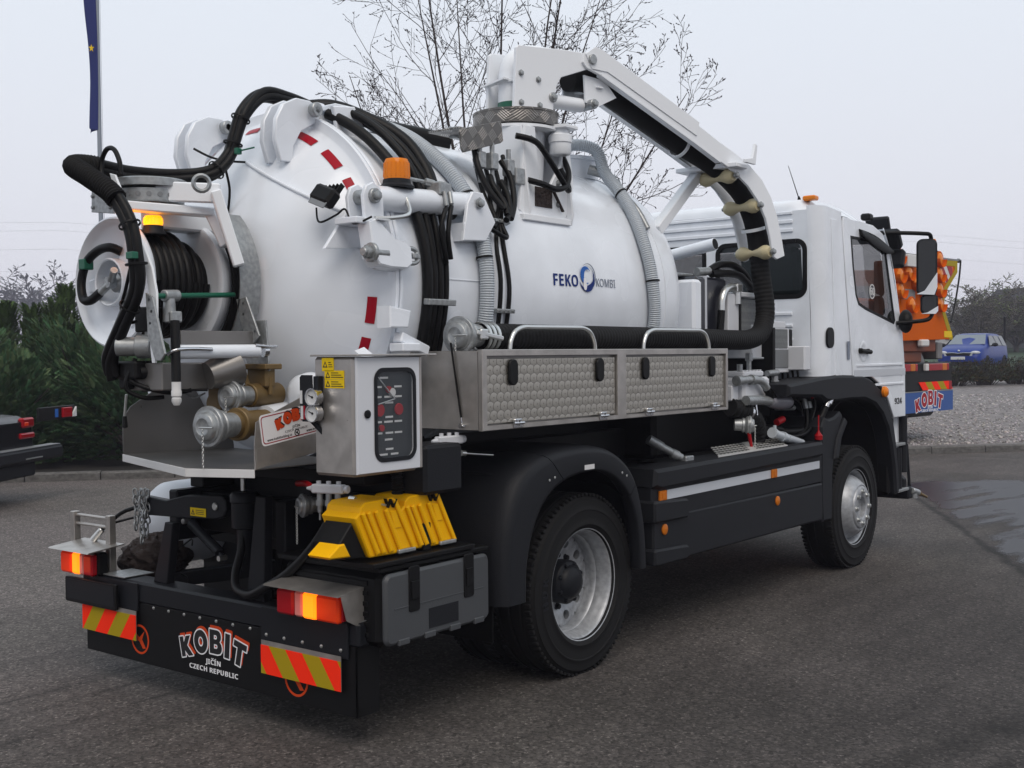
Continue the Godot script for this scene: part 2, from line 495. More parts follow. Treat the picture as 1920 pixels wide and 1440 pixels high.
	for q in [["fluor_red", 0.12], ["stripe_yellow", 0.15], ["warn_yellow", 0.2], ["chock_yellow", 0.25], ["reflector_red", 0.25], ["print_orange", 0.15], ["amber_dull", 0.3], ["red_plastic", 0.3], ["red_lens", 0.4], ["orange_lit", 0.4], ["amber", 0.35], ["print_blue_light", 0.2], ["print_blue", 0.2]]: M[q[0]].metallic_specular = q[1]
	mat("seat", 0.02, 0.02, 0.025, 0.8)
	m = mat("cloth_brown", 0.03, 0.02, 0.018, 0.85)
	m.normal_enabled = true; m.normal_texture = bump_tex(9, 0.03, 256, 12.0); tri_map(m, 4.0)

func tyre_mesh(wd: float) -> ArrayMesh:
	var m := MB.new()
	var h := wd / 2
	m.lathe([[0.288, -h + 0.03], [0.30, -h + 0.01], [0.36, -h], [0.425, -h + 0.002], [0.455, -h + 0.012], [0.472, -h + 0.03], [0.4845, -h + 0.05], [0.4845, -h * 0.55], [0.474, -h * 0.52], [0.474, -h * 0.46], [0.4845, -h * 0.43], [0.4845, -0.012], [0.474, -0.008], [0.474, 0.008], [0.4845, 0.012], [0.4845, h * 0.43], [0.474, h * 0.46], [0.474, h * 0.52], [0.4845, h * 0.55], [0.4845, h - 0.05], [0.472, h - 0.03], [0.462, h - 0.016], [0.455, h - 0.012], [0.452, h - 0.004], [0.425, h - 0.002], [0.405, h + 0.001], [0.402, h + 0.004], [0.396, h + 0.004], [0.393, h + 0.001], [0.36, h], [0.33, h - 0.001], [0.326, h + 0.002], [0.32, h + 0.002], [0.316, h - 0.004], [0.30, h - 0.01], [0.288, h - 0.03]], V(0, 0, 0), V(0, 0, 1), 72)
	for k in 84:
		var a := TAU * k / 84.0
		var d := V(cos(a), sin(a), 0)
		for s in [-1.0, 1.0]:
			m.box(d * 0.4765 + V(0, 0, s * (h - 0.034)), V(0.018, 0.021, 0.04), 0.004, Basis(d, V(-sin(a), cos(a), 0), V(0, 0, 1)))
	return m.mesh()

func holed_disc(m: MB, r0: float, r1: float, rc: float, hr: float, cnt: int, z0: float, z1: float, zc: float, back: float):
	var K := 24
	for s in cnt:
		var ac := TAU * s / cnt
		var outer := []; var hole := []
		for k in K:
			var a := TAU * k / K
			hole.append(Vector2(rc * cos(ac), rc * sin(ac)) + Vector2(cos(ac + a), sin(ac + a)) * hr)
			var dir := Vector2(cos(a), sin(a))
			# march to the border of the sector
			var q := Vector2(); var lim := 0.5
			for it in 200:
				q = Vector2(rc, 0) + dir * (it * 0.002)
				if q.length() > r1 or q.length() < r0 or abs(q.angle()) > PI / cnt: break
			q = q.rotated(0) if true else q
			var ql: float = clamp(q.length(), r0, r1)
			var qa: float = clamp(q.angle(), -PI / cnt, PI / cnt)
			outer.append(Vector2(ql * cos(ac + qa), ql * sin(ac + qa)))
		var zf := func(q: Vector2) -> float: return lerp(z0, z1, clamp((q.length() - r0) / (r1 - r0), 0, 1)) + zc * sin(clamp((q.length() - r0) / (r1 - r0), 0, 1) * PI)
		for k in K:
			var j := (k + 1) % K
			var A: Vector2 = hole[k]; var B: Vector2 = hole[j]; var C: Vector2 = outer[j]; var D: Vector2 = outer[k]
			m.quad(V(A.x, A.y, zf.call(A)), V(B.x, B.y, zf.call(B)), V(C.x, C.y, zf.call(C)), V(D.x, D.y, zf.call(D)), V(0, 0, 1))
			m.quad(V(A.x, A.y, zf.call(A)), V(B.x, B.y, zf.call(B)), V(B.x, B.y, zf.call(B) - back), V(A.x, A.y, zf.call(A) - back), V(rc * cos(ac) - A.x, rc * sin(ac) - A.y, 0))

func rear_rim() -> ArrayMesh:
	var m := MB.new()
	m.lathe([[0.28, -0.30], [0.29, -0.29], [0.255, -0.25], [0.255, -0.16], [0.253, -0.13], [0.257, -0.10], [0.262, -0.095], [0.262, -0.085], [0.267, -0.06], [0.276, -0.04], [0.279, -0.022], [0.287, -0.012], [0.2985, -0.006], [0.3005, 0.0], [0.2985, 0.006], [0.293, 0.004]], V(0, 0, 0), V(0, 0, 1), 72)
	holed_disc(m, 0.13, 0.254, 0.205, 0.026, 10, -0.185, -0.16, 0.012, 0.03)
	m.lathe([[0.0, -0.17], [0.145, -0.175], [0.15, -0.185]], V(0, 0, 0), V(0, 0, 1), 36)
	return m.mesh()

func front_rim() -> ArrayMesh:
	var m := MB.new()
	m.lathe([[0.28, -0.26], [0.26, -0.2], [0.25, -0.12], [0.262, -0.07], [0.272, -0.045], [0.279, -0.022], [0.287, -0.012], [0.2985, -0.006], [0.3005, 0.0], [0.2985, 0.006], [0.293, 0.004]], V(0, 0, 0), V(0, 0, 1), 72)
	m.lathe([[0.256, -0.085], [0.252, -0.05], [0.238, -0.018], [0.218, 0.012], [0.2, 0.035], [0.185, 0.048], [0.176, 0.05], [0.172, 0.046], [0.168, 0.046], [0.165, 0.056], [0.158, 0.062], [0.09, 0.062], [0.083, 0.056], [0.08, 0.02], [0.0, 0.01]], V(0, 0, 0), V(0, 0, 1), 72)
	return m.mesh()

func wheels():
	var ty := tyre_mesh(0.285)
	var rim_r := rear_rim(); var rim_f := front_rim()
	var nut := MB.new(); nut.hexbolt(V(0, 0, 0), V(0, 0, 1), 0.016, 0.022)
	var nutm := nut.mesh()
	var hub := MB.new()
	hub.lathe([[0.118, -0.18], [0.118, -0.10], [0.112, -0.092], [0.095, -0.085], [0.088, -0.07], [0.075, -0.055], [0.04, -0.045], [0.0, -0.045]], V(0, 0, 0), V(0, 0, 1), 32)
	for k in 8:
		var a := TAU * (k + 0.5) / 8
		hub.hexbolt(V(cos(a) * 0.1, sin(a) * 0.1, -0.09), V(0, 0, 1), 0.011, 0.014)
	var hubm := hub.mesh()
	for s in [1.0, -1.0]:
		var w := hold("rear_wheel")
		w.position = V(0, 0.475, 1.155 * s); w.rotation.y = 0.0 if s > 0 else PI
		share("tyre", ty, M.rubber, w, Transform3D(Basis(), V(0, 0, -0.125)))
		share("tyre", ty, M.rubber, w, Transform3D(Basis(), V(0, 0, -0.46)))
		share("rim", rim_r, M.rim_paint, w)
		share("hub", hubm, M.frame_paint, w)
		for k in 10:
			var a := TAU * (k + 0.5) / 10
			share("wheel_nut", nutm, M.frame_paint, w, Transform3D(Basis(), V(cos(a) * 0.14, sin(a) * 0.14, -0.178)))
		if s > 0:
			var i := 0
			for ch in ["H", "D", "R"]:
				var a := PI + 0.15 - i * 0.16
				var rd := V(cos(a), sin(a), 0)
				text("sidewall_letter", ch, 0.05, rd * 0.375 + V(0, 0, 0.0195), V(sin(a), -cos(a), 0), rd, M.frame_paint, w, true, 0.2, 0.004)
				i += 1
		var f := hold("front_wheel")
		f.position = V(3.79, 0.475, 1.155 * s); f.rotation.y = 0.0 if s > 0 else PI
		share("tyre", ty, M.rubber, f, Transform3D(Basis(), V(0, 0, -0.125)))
		share("rim", rim_f, M.rim_paint, f)
		for k in 8:
			var a := TAU * k / 8
			share("wheel_nut", nutm, M.bright, f, Transform3D(Basis(), V(cos(a) * 0.125, sin(a) * 0.125, 0.06)))
	var d := MB.new()
	d.lathe([[0.0, -0.9], [0.09, -0.9], [0.08, -0.3], [0.19, -0.14], [0.22, 0.0], [0.19, 0.14], [0.08, 0.3], [0.09, 0.9], [0.0, 0.9]], V(0, 0.475, 0), V(0, 0, 1), 24)
	part("rear_axle", d, M.black)
	d = MB.new()
	d.lathe([[0.0, -0.9], [0.08, -0.9], [0.07, -0.3], [0.17, -0.12], [0.2, 0.0], [0.17, 0.12], [0.07, 0.3], [0.08, 0.9], [0.0, 0.9]], V(3.79, 0.475, 0), V(0, 0, 1), 24)
	part("front_axle", d, M.black)

func chassis():
	for s in [-1.0, 1.0]:
		var m := MB.new()
		m.slab(V(-1.45, 0.76, s * 0.38), V(4.7, 1.02, s * 0.45), 0.008)
		part("frame_rail", m, M.frame_paint)
		m = MB.new()
		m.slab(V(-1.3, 1.021, s * 0.36), V(2.2, 1.2, s * 0.47), 0.006)
		part("subframe_rail", m, M.black)
		for sx in [0.0, 3.79]:
			m = MB.new()
			m.tube(cr([V(sx - 0.75, 0.8, s * 0.55), V(sx - 0.35, 0.66, s * 0.55), V(sx, 0.62, s * 0.55), V(sx + 0.35, 0.66, s * 0.55), V(sx + 0.75, 0.8, s * 0.55)], 4), 0.05, 6)
			part("leaf_spring", m, M.black)
	for x in [-1.25, -0.6, 0.7, 1.6, 2.6]:
		var m := MB.new()
		m.slab(V(x - 0.05, 0.8, -0.38), V(x + 0.05, 1.0, 0.38), 0.005)
		part("cross_member", m, M.black)
	var g := MB.new()
	g.rod(V(0.1, 0.6, 0), V(2.6, 0.75, 0), 0.06)
	part("propeller_shaft", g, M.black)
	g = MB.new()
	g.slab(V(2.5, 0.55, -0.4), V(4.5, 1.3, 0.4), 0.05)
	part("gearbox", g, M.black)
	g = MB.new()
	g.slab(V(0.6, 0.55, -1.15), V(2.6, 1.0, -0.55), 0.06)
	part("fuel_tank", g, M.black)
	g = MB.new()
	g.slab(V(0.9, 0.55, 0.5), V(2.7, 0.98, 1.0), 0.03)
	part("battery_box", g, M.black)
	g = MB.new()
	g.slab(V(-0.5, 1.1, -0.35), V(1.5, 1.3, 0.35), 0.03)
	part("tank_saddle", g, M.black)

func tail_lamp(s: float):   # s = 1 the lamp on the right, -1 the lamp on the left
	var L := hold("tail_lamp")
	var z0 := 0.632 if s > 0 else -0.82
	var z1 := 1.03 if s > 0 else -1.12
	var a := MB.new()
	a.slab(V(-1.63, 0.55, min(z0, z1)), V(-1.56, 0.675, max(z0, z1)), 0.015)
	part("lamp_housing", a, M.black, L)
	var cuts := [0.0, 0.28, 0.42, 0.64, 1.0]
	var mats := [M.red_lens, M.pink_lens, M.amber_lit, M.orange_lit]
	var names := ["red_lens", "clear_lens", "amber_lens", "orange_lens"]
	for k in 4:
		var za: float = lerp(z0, z1, cuts[k] + (0.0 if k == 0 else 0.006)); var zb: float = lerp(z0, z1, cuts[k + 1])
		var q := MB.new()
		q.slab(V(-1.668 + (0.004 if k == 1 else 0.0), 0.556, min(za, zb)), V(-1.628, 0.669, max(za, zb)), 0.012)
		part(names[k], q, mats[k], L, "lit amber section" if k == 2 else "")
	if s > 0:
		var e := MB.new()
		e.slab(V(-1.65, 0.565, z1 + 0.0005), V(-1.58, 0.66, z1 + 0.012), 0.01)
		part("side_lens", e, M.red_lens, L)
	var zc: float = lerp(z0, z1, 0.53)
	lamp(L, V(-1.74, 0.61, zc), Color(1.0, 0.38, 0.05), 0.006, 0.06)
	var h := MB.new()
	var za2 := (0.595 if s > 0 else -0.79); var zb2 := (1.075 if s > 0 else -1.165)
	h.prism([[-1.71, 0.684], [-1.70, 0.69], [-1.49, 0.712], [-1.49, 0.706], [-1.70, 0.684]], V(0, 0, min(za2, zb2)), V(1, 0, 0), V(0, 1, 0), abs(zb2 - za2))
	if s > 0: h.prism([[-1.69, 0.69], [-1.49, 0.708], [-1.49, 0.56], [-1.60, 0.545], [-1.655, 0.575]], V(0, 0, zb2 - 0.006), V(1, 0, 0), V(0, 1, 0), 0.005)
	part("lamp_hood", h, M.steel, L)

func chevron(z0: float, z1: float, y0: float, y1: float, lean: float, first: float):
	var b := hold("hazard_board")
	var m := MB.new()
	m.slab(V(-1.622, y0, z0), V(-1.619, y1 + 0.022, z1), 0.0)
	part("backing_plate", m, M.steel, b)
	var w := 0.112
	var k := -3
	while k < 8:
		var a := z0 + first + k * w
		var poly := PackedVector2Array([Vector2(a, y0), Vector2(a + w, y0), Vector2(a + w + lean, y1), Vector2(a + lean, y1)])
		var cut := Geometry2D.intersect_polygons(poly, PackedVector2Array([Vector2(z0, y0), Vector2(z1, y0), Vector2(z1, y1), Vector2(z0, y1)]))
		if cut.size() > 0:
			var q := MB.new()
			q.prism(Array(cut[0]), V(-1.6225, 0, 0), V(0, 0, 1), V(0, 1, 0), 0.0025)
			part("red_stripe" if posmod(k, 2) == 0 else "yellow_stripe", q, M.fluor_red if posmod(k, 2) == 0 else M.stripe_yellow, b)
		k += 1

func block_letter(ch: String) -> Array:   # outline and counters of a fat poster letter, one unit high, centred
	var o := []; var hs := []
	match ch:
		"K": o = [[-0.42, -0.5], [-0.12, -0.5], [-0.12, -0.2], [0.13, -0.5], [0.5, -0.5], [0.12, 0.03], [0.46, 0.5], [0.1, 0.5], [-0.12, 0.2], [-0.12, 0.5], [-0.42, 0.5]]
		"O":
			for k in 28: o.append([0.47 * cos(TAU * k / 28), 0.52 * sin(TAU * k / 28)])
			var h := []
			for k in 24: h.append([0.17 * cos(TAU * k / 24), 0.22 * sin(TAU * k / 24)])
			hs.append(h)
		"B":
			o = [[-0.4, -0.5], [0.1, -0.5], [0.27, -0.46], [0.37, -0.36], [0.4, -0.22], [0.36, -0.08], [0.25, 0.03], [0.33, 0.13], [0.35, 0.26], [0.31, 0.39], [0.22, 0.47], [0.08, 0.5], [-0.4, 0.5]]
			hs = [[[-0.12, -0.28], [0.04, -0.28], [0.11, -0.23], [0.11, -0.14], [0.04, -0.09], [-0.12, -0.09]], [[-0.12, 0.11], [0.03, 0.11], [0.08, 0.16], [0.08, 0.24], [0.03, 0.29], [-0.12, 0.29]]]
		"I": o = [[-0.15, -0.5], [0.15, -0.5], [0.15, 0.5], [-0.15, 0.5]]
		"T": o = [[-0.15, -0.5], [0.15, -0.5], [0.15, 0.24], [0.42, 0.24], [0.42, 0.5], [-0.42, 0.5], [-0.42, 0.24], [-0.15, 0.24]]
	return [o, hs]

func letter(called: String, ch: String, h: float, grow: float, at: Vector3, ex: Vector3, ey: Vector3, material: Material, parent: Node):
	var L := block_letter(ch)
	var o := MB.clean(L[0])
	if grow != 0.0: o = Geometry2D.offset_polygon(o, grow)[0]
	var hs := []
	for q in L[1]:
		var c := MB.clean(q)
		if grow != 0.0:
			var r := Geometry2D.offset_polygon(c, -grow)
			if r.is_empty(): continue
			c = r[0]
		hs.append(c)
	var m := MB.new()
	m.prism(Array(o), at, ex * h, ey * h, 0.001, 0.0, hs)
	part(called, m, material, parent)

func kobit(parent: Node, c: Vector3, ex: Vector3, ey: Vector3, sc: float, face: Material, rim: Material, shade: Material):
	# letters on an arch: [letter, across, up, turn, height]
	for q in [["K", -0.228, -0.022, 13.0, 0.1], ["O", -0.108, 0.018, 5.0, 0.112], ["B", 0.01, 0.032, 0.0, 0.118], ["I", 0.098, 0.025, -5.0, 0.12], ["T", 0.187, 0.0, -13.0, 0.115]]:
		var n := ex.cross(ey)
		var x := ex.rotated(n, deg_to_rad(q[3])); var y := ey.rotated(n, deg_to_rad(q[3]))
		var at: Vector3 = c + (ex * q[1] + ey * q[2]) * sc
		if shade: letter("logo_shade", q[0], q[4] * sc, 0.06, at + (ex * 0.01 + ey * 0.014) * sc + n * 0.0004, x, y, shade, parent)
		letter("logo_outline", q[0], q[4] * sc, 0.06, at + n * 0.0009, x, y, rim, parent)
		letter("logo_letter", q[0], q[4] * sc, 0.0, at + n * 0.0014, x, y, face, parent)

func ring_mark(parent: Node, c: Vector3, ex: Vector3, ey: Vector3, r: float, m: Material):   # a ring with an arrow-like mark inside
	var q := MB.new()
	q.prism(circ(r, 0, 0, 32), c, ex, ey, 0.0015, 0.0, [circ(r * 0.86, 0, 0, 32)])
	q.prism([[-0.55 * r, 0.45 * r], [-0.1 * r, 0.1 * r], [0.5 * r, 0.6 * r], [0.2 * r, 0.0], [0.62 * r, -0.55 * r], [0.3 * r, -0.6 * r], [-0.1 * r, -0.12 * r], [-0.45 * r, -0.1 * r]], c, ex, ey, 0.0015)
	part("ring_mark", q, m, parent)

func rear_end():
	var m := MB.new()
	m.slab(V(-1.6, 0.447, -1.0), V(-1.46, 0.556, 1.085), 0.012)
	part("rear_beam", m, M.frame_paint)
	m = MB.new()
	m.slab(V(-1.612, 0.395, 0.46), V(-1.602, 0.555, 1.03), 0.002)
	m.slab(V(-1.612, 0.41, -0.99), V(-1.602, 0.55, -0.5), 0.002)
	part("bracket_plate", m, M.frame_paint)
	var bolt := MB.new(); bolt.hexbolt(V(0, 0, 0), V(-1, 0, 0), 0.006, 0.006)
	var bm := bolt.mesh()
	for k in 5: share("bolt", bm, M.bright, truck, Transform3D(Basis(), V(-1.6125, 0.43 + k * 0.0, 0.5 + k * 0.122)))
	m = MB.new()
	m.slab(V(-1.598, 0.142, -0.985), V(-1.588, 0.45, 1.07), 0.002)
	m.slab(V(-1.598, 0.142, 1.06), V(-1.46, 0.45, 1.07), 0.002)
	var fl := part("mud_flap", m, M.flap_rubber)
	for k in 7: share("bolt", bm, M.bright, fl, Transform3D(Basis(), V(-1.599, 0.438, -0.38 + k * 0.125)))
	var ex := V(0, 0, 1); var ey := V(0, 1, 0)
	kobit(fl, V(-1.5985, 0.305, 0.105), ex, ey, 0.98, M.print_black, M.print_white, M.print_orange)
	text("logo_text", "JIČÍN", 0.024, V(-1.5985, 0.233, 0.092), ex, ey, M.print_white, fl, true, 0.2, 0.001, "Droid Sans", true, 1.35)
	text("logo_text", "CZECH REPUBLIC", 0.0235, V(-1.5985, 0.193, 0.09), ex, ey, M.print_white, fl, true, 0.0, 0.001, "Droid Sans", true, 1.42)
	ring_mark(fl, V(-1.5985, 0.262, -0.5), ex, ey, 0.076, M.print_orange)
	ring_mark(fl, V(-1.5985, 0.25, 0.685), ex, ey, 0.078, M.print_orange)
	chevron(-0.983, -0.5, 0.258, 0.388, 0.095, -0.107)
	chevron(0.474, 0.997, 0.252, 0.383, -0.095, 0.038)
	tail_lamp(1.0); tail_lamp(-1.0)
	m = MB.new()
	m.prism(rr(0.47, 0.135, 0.012, -0.873, 0.464), V(-1.63, 0, 0), V(0, 0, 1), V(0, 1, 0), 0.018, 0.003)
	var np := part("number_plate_holder", m, M.black)
	m = MB.new()
	m.prism(rr(0.44, 0.105, 0.006, -0.873, 0.468), V(-1.6485, 0, 0), V(0, 0, 1), V(0, 1, 0), 0.0015)
	part("blank_plate", m, M.frame_paint, np)
	# small ladder-like rack on the left end
	m = MB.new()
	for z in [-1.205, -0.868]: m.slab(V(-1.54, 0.55, z - 0.02), V(-1.5, 0.86, z + 0.02), 0.003)
	for y in [0.795, 0.842]: m.rod(V(-1.52, y, -1.2), V(-1.52, y, -0.87), 0.009)
	part("rack_frame", m, M.steel)
	# uprights, swing arm, damper
	for q in [[-0.45, -0.337, -0.346, -0.28, 0.87], [0.285, 0.41, 0.36, 0.43, 1.05]]:
		m = MB.new()
		m.prism([[q[0], 0.556], [q[1], 0.556], [q[3], q[4]], [q[2], q[4]]], V(-1.5, 0, 0), V(0, 0, 1), V(0, 1, 0), 0.05, 0.004)
		part("upright", m, M.frame_paint)
	m = MB.new()
	m.prism([[-0.64, 0.975], [-0.45, 0.965], [-0.3, 1.0], [0.0, 1.02], [0.03, 1.0], [0.035, 0.95], [0.01, 0.915], [-0.04, 0.9], [-0.3, 0.885], [-0.62, 0.876]], V(-1.42, 0, 0), V(0, 0, 1), V(0, 1, 0), 0.045, 0.005)
	var arm := part("swing_arm", m, M.frame_paint)
	m = MB.new(); m.rod(V(-1.465, 0.963, -0.045), V(-1.474, 0.963, -0.045), 0.02, -1, 16, 0.003)
	part("pivot_pin", m, M.bright, arm)
	m = MB.new(); m.slab(V(-1.4675, 0.903, -0.246), V(-1.466, 0.945, -0.12), 0.0)
	part("warning_label", m, M.warn_yellow, arm)
	m = MB.new(); m.prism([[-0.238, 0.91], [-0.208, 0.91], [-0.223, 0.937]], V(-1.468, 0, 0), V(0, 0, 1), V(0, 1, 0), 0.0006, 0.0, [[[-0.23, 0.914], [-0.216, 0.914], [-0.223, 0.928]]])
	for k in 3: m.slab(V(-1.4686, 0.914 + k * 0.009, -0.2), V(-1.468, 0.917 + k * 0.009, -0.135), 0.0)
	part("warning_print", m, M.print_black, arm)
	m = MB.new()
	m.rod(V(-1.44, 0.862, -0.28), V(-1.44, 0.73, -0.05), 0.026, -1, 16, 0.004)
	m.rod(V(-1.44, 0.87, -0.3), V(-1.44, 0.71, -0.02), 0.012)
	var dm := part("damper", m, M.frame_paint)
	m = MB.new(); m.rod(V(-1.475, 0.869, -0.298), V(-1.43, 0.869, -0.298), 0.014); m.rod(V(-1.475, 0.707, -0.017), V(-1.43, 0.707, -0.017), 0.014)
	part("damper_pin", m, M.bright, dm)
	m = MB.new()
	m.lathe([[0, 0.66], [0.035, 0.66], [0.042, 0.7], [0.042, 0.86], [0.066, 0.87], [0.066, 0.99], [0.072, 0.995], [0.072, 1.03], [0.06, 1.045], [0, 1.05]], V(-1.42, 0, 0.125), V(0, 1, 0), 20)
	part("filter_bowl", m, M.frame_paint)
	m = MB.new(); m.rod(V(-1.43, 1.05, 0.125), V(-1.43, 1.11, 0.125), 0.012); m.rod(V(-1.44, 0.84, 0.13), V(-1.44, 0.86, 0.13), 0.016)
	part("pipe_union", m, M.bright)
	m = MB.new()
	m.tube(cr([V(-1.52, 1.04, 0.87), V(-1.54, 0.95, 0.83), V(-1.56, 0.83, 0.74), V(-1.58, 0.71, 0.60), V(-1.59, 0.63, 0.45), V(-1.585, 0.59, 0.35), V(-1.56, 0.6, 0.23), V(-1.52, 0.66, 0.17), V(-1.46, 0.76, 0.14), V(-1.44, 0.86, 0.13)], 6), 0.021, 10)
	part("drain_hose", m, M.hose)
	# left rail under the deck
	m = MB.new(); m.bar(V(-1.5, 0.44, -1.08), V(-0.7, 0.5, -0.5), 0.08, 0.08, 0.005)
	part("support_rail", m, M.frame_paint)
	m = MB.new(); m.slab(V(-1.6, 0.561, -0.83), V(-1.42, 0.565, -0.63), 0.0); m.prism([[-1.58, 1.085], [-1.3, 1.085], [-1.3, 1.19], [-1.42, 1.1]], V(0, 0.56, 0), V(1, 0, 0), V(0, 0, 1), -0.004)
	part("cover_plate", m, M.galvanised)
	# plates behind the tail that close the frame
	m = MB.new()
	m.slab(V(-1.1, 0.7, -0.62), V(-1.06, 1.18, 0.9), 0.004)
	m.slab(V(-1.42, 1.12, -0.7), V(-0.9, 1.18, 0.95), 0.004)
	part("rear_bulkhead", m, M.black)
	m = MB.new(); m.slab(V(-1.2, 0.5, 0.44), V(-1.17, 1.05, 0.9), 0.003)
	part("tail_panel", m, M.frame_paint)
	# couplings and valve blocks under the control box
	coupling("drain_coupling", V(-1.48, 1.015, 0.60), V(-0.8, 0, -0.35), 0.042)
	valve_block(V(-1.56, 1.118, 0.87), V(0.3, 0, 1))
	valve_block(V(-0.99, 1.305, 1.08), V(1, 0, 0.1))
	for q in [[V(-1.54, 1.08, 0.98), V(-1.5, 1.06, 1.16)], [V(-0.93, 1.24, 1.1), V(-0.69, 1.213, 1.1)]]:
		m = MB.new(); m.rod(q[0], q[1], 0.005); m.rod(q[0], q[0] + (q[1] - q[0]).normalized() * 0.03, 0.014)
		part("linkage_rod", m, M.bright)
	m = MB.new(); m.tube(cr([V(-1.56, 1.11, 0.77), V(-1.55, 1.13, 0.72), V(-1.5, 1.12, 0.6)], 5), 0.014, 8)
	part("red_hose", m, M.red_plastic)
	m = MB.new(); m.tube(even(cr([V(-1.3, 1.2, 1.03), V(-1.3, 1.12, 1.04), V(-1.28, 1.02, 1.02)], 16), 0.0035), 0.026, 10, true, 0.004, 0.014)
	part("corrugated_duct", m, M.rubber)
	m = MB.new(); m.slab(V(-1.28, 1.08, 0.98), V(-1.02, 1.3, 1.19), 0.015)
	part("junction_box", m, M.grey_plastic)

func valve_block(p: Vector3, d: Vector3):
	var x := d.normalized(); var b := Basis(x, V(0, 1, 0), x.cross(V(0, 1, 0)))
	var g := hold("valve_block")
	var m := MB.new()
	m.box(p, V(0.16, 0.04, 0.04), 0.006, b)
	m.rod(p - x * 0.08, p - x * 0.11, 0.014, 0.006); m.rod(p + x * 0.08, p + x * 0.1, 0.018, 0.018, 12, 0.004)
	for k in 3: m.rod(p + x * (k - 1) * 0.05 + V(0, 0.02, 0), p + x * (k - 1) * 0.05 + V(0, 0.034, 0), 0.011, -1, 8)
	part("valve_body", m, M.unit_white, g)
	m = MB.new()
	for k in 3:
		var q := p + x * (k - 1) * 0.045 + V(0, -0.02, 0)
		m.lathe([[0, 0], [0.014, 0], [0.014, -0.03], [0.018, -0.03], [0.018, -0.055], [0.012, -0.055], [0.011, -0.085], [0.005, -0.09], [0.005, -0.12]], q, V(0, 1, 0), 10)
	part("hose_tail", m, M.galvanised, g)

func coupling(called: String, p: Vector3, d: Vector3, r: float, lever := false):   # bayonet coupling with a closing cap facing along d
	var g := hold(called)
	var x := d.normalized()
	var m := MB.new()
	m.lathe([[r * 0.8, -r * 2.2], [r * 0.82, -r * 1.2], [r * 1.0, -r * 1.15], [r * 1.0, -r * 0.9], [r * 0.9, -r * 0.8], [r * 1.18, -r * 0.55], [r * 1.22, -r * 0.4], [r * 1.22, -r * 0.25], [r * 1.1, -r * 0.15]], p, x, 28)
	part("socket", m, M.galvanised, g)
	m = MB.new()
	m.lathe([[r * 1.1, -r * 0.3], [r * 1.28, -r * 0.28], [r * 1.32, -r * 0.22], [r * 1.32, -r * 0.06], [r * 1.27, 0.0], [r * 1.08, 0.0], [r * 1.05, r * 0.06], [r * 1.0, r * 0.08], [r * 0.94, r * 0.1], [r * 0.9, r * 0.36], [r * 0.84, r * 0.42], [r * 0.55, r * 0.44], [r * 0.5, r * 0.4], [0, r * 0.4]], p, x, 32)
	part("cap", m, M.galvanised, g)
	var u := x.cross(V(0, 1, 0)).normalized()
	m = MB.new()
	m.tube(cr([p + x * r * 0.55 - u * r * 0.1, p + x * r * 0.8 - u * r * 0.15, p + x * r * 0.85 - u * r * 0.7, p + x * r * 0.8 - u * r * 1.3], 4), r * 0.07, 6)
	part("cap_handle", m, M.bright, g)
	m = MB.new()
	for k in 14:
		var q := p + x * r * 0.6 - u * r * 0.2 + V(0, -r * 0.25 - k * 0.012, 0)
		m.tube(cr([q + V(0, 0.008, 0), q + (V(0.005, 0, 0) if k % 2 == 0 else V(0, 0, 0.005)), q + V(0, -0.008, 0), q - (V(0.005, 0, 0) if k % 2 == 0 else V(0, 0, 0.005)), q + V(0, 0.008, 0)], 2), 0.0018, 4)
	part("chain", m, M.bright, g)

func chequer_tex() -> Array:   # five-bar tread plate
	var S := 128
	var h := Image.create_empty(S, S, false, Image.FORMAT_RGB8); var al := Image.create_empty(S, S, false, Image.FORMAT_RGB8)
	var field := func(x: float, y: float) -> float:
		var best := 0.0
		for c in [[32.0, 32.0, 1.0], [96.0, 96.0, 1.0], [96.0, 32.0, -1.0], [32.0, 96.0, -1.0]]:
			var dx: float = wrapf(x - c[0], -64, 64); var dy: float = wrapf(y - c[1], -64, 64)
			var u: float = (dx + dy * c[2]) * 0.7071; var w: float = (dy * c[2] - dx) * 0.7071
			if abs(u) < 26.0 and abs(w) < 22.0:
				best = max(best, clamp((26.0 - abs(u)) / 6.0, 0, 1) * clamp(0.5 + cos(w / 44.0 * 5.0 * TAU) * 1.4, 0, 1))
		return best
	for y in S:
		for x in S:
			var gx: float = (field.call(x + 1, y) - field.call(x - 1, y)) * 1.8; var gy: float = (field.call(x, y + 1) - field.call(x, y - 1)) * 1.8
			var q := Vector3(-gx, gy, 1).normalized()
			h.set_pixel(x, y, Color(q.x * 0.5 + 0.5, q.y * 0.5 + 0.5, q.z * 0.5 + 0.5))
			var kk: float = 0.62 + 0.38 * field.call(x, y)
			al.set_pixel(x, y, Color(kk, kk, kk))
	return [ImageTexture.create_from_image(h), ImageTexture.create_from_image(al)]

const TY := 2.055   # height of the tank's axis
func on_tank(x: float, deg: float, r: float) -> Vector3:   # a point round the tank; 0 degrees is the right side, 90 the top
	return V(x, TY + r * sin(deg_to_rad(deg)), r * cos(deg_to_rad(deg)))
func dish_x(r: float) -> float:   # the rear door's surface
	var pr := [[0.0, -1.50], [0.15, -1.495], [0.3, -1.475], [0.45, -1.435], [0.58, -1.375], [0.7, -1.295], [0.79, -1.205], [0.84, -1.145]]
	for i in 7:
		if r <= pr[i + 1][0]: return lerp(pr[i][1], pr[i + 1][1], (r - pr[i][0]) / (pr[i + 1][0] - pr[i][0]))
	return -1.145
func on_dish(y: float, z: float, lift := 0.0) -> Vector3:
	return V(dish_x(Vector2(y - TY, z).length()) - lift, y, z)

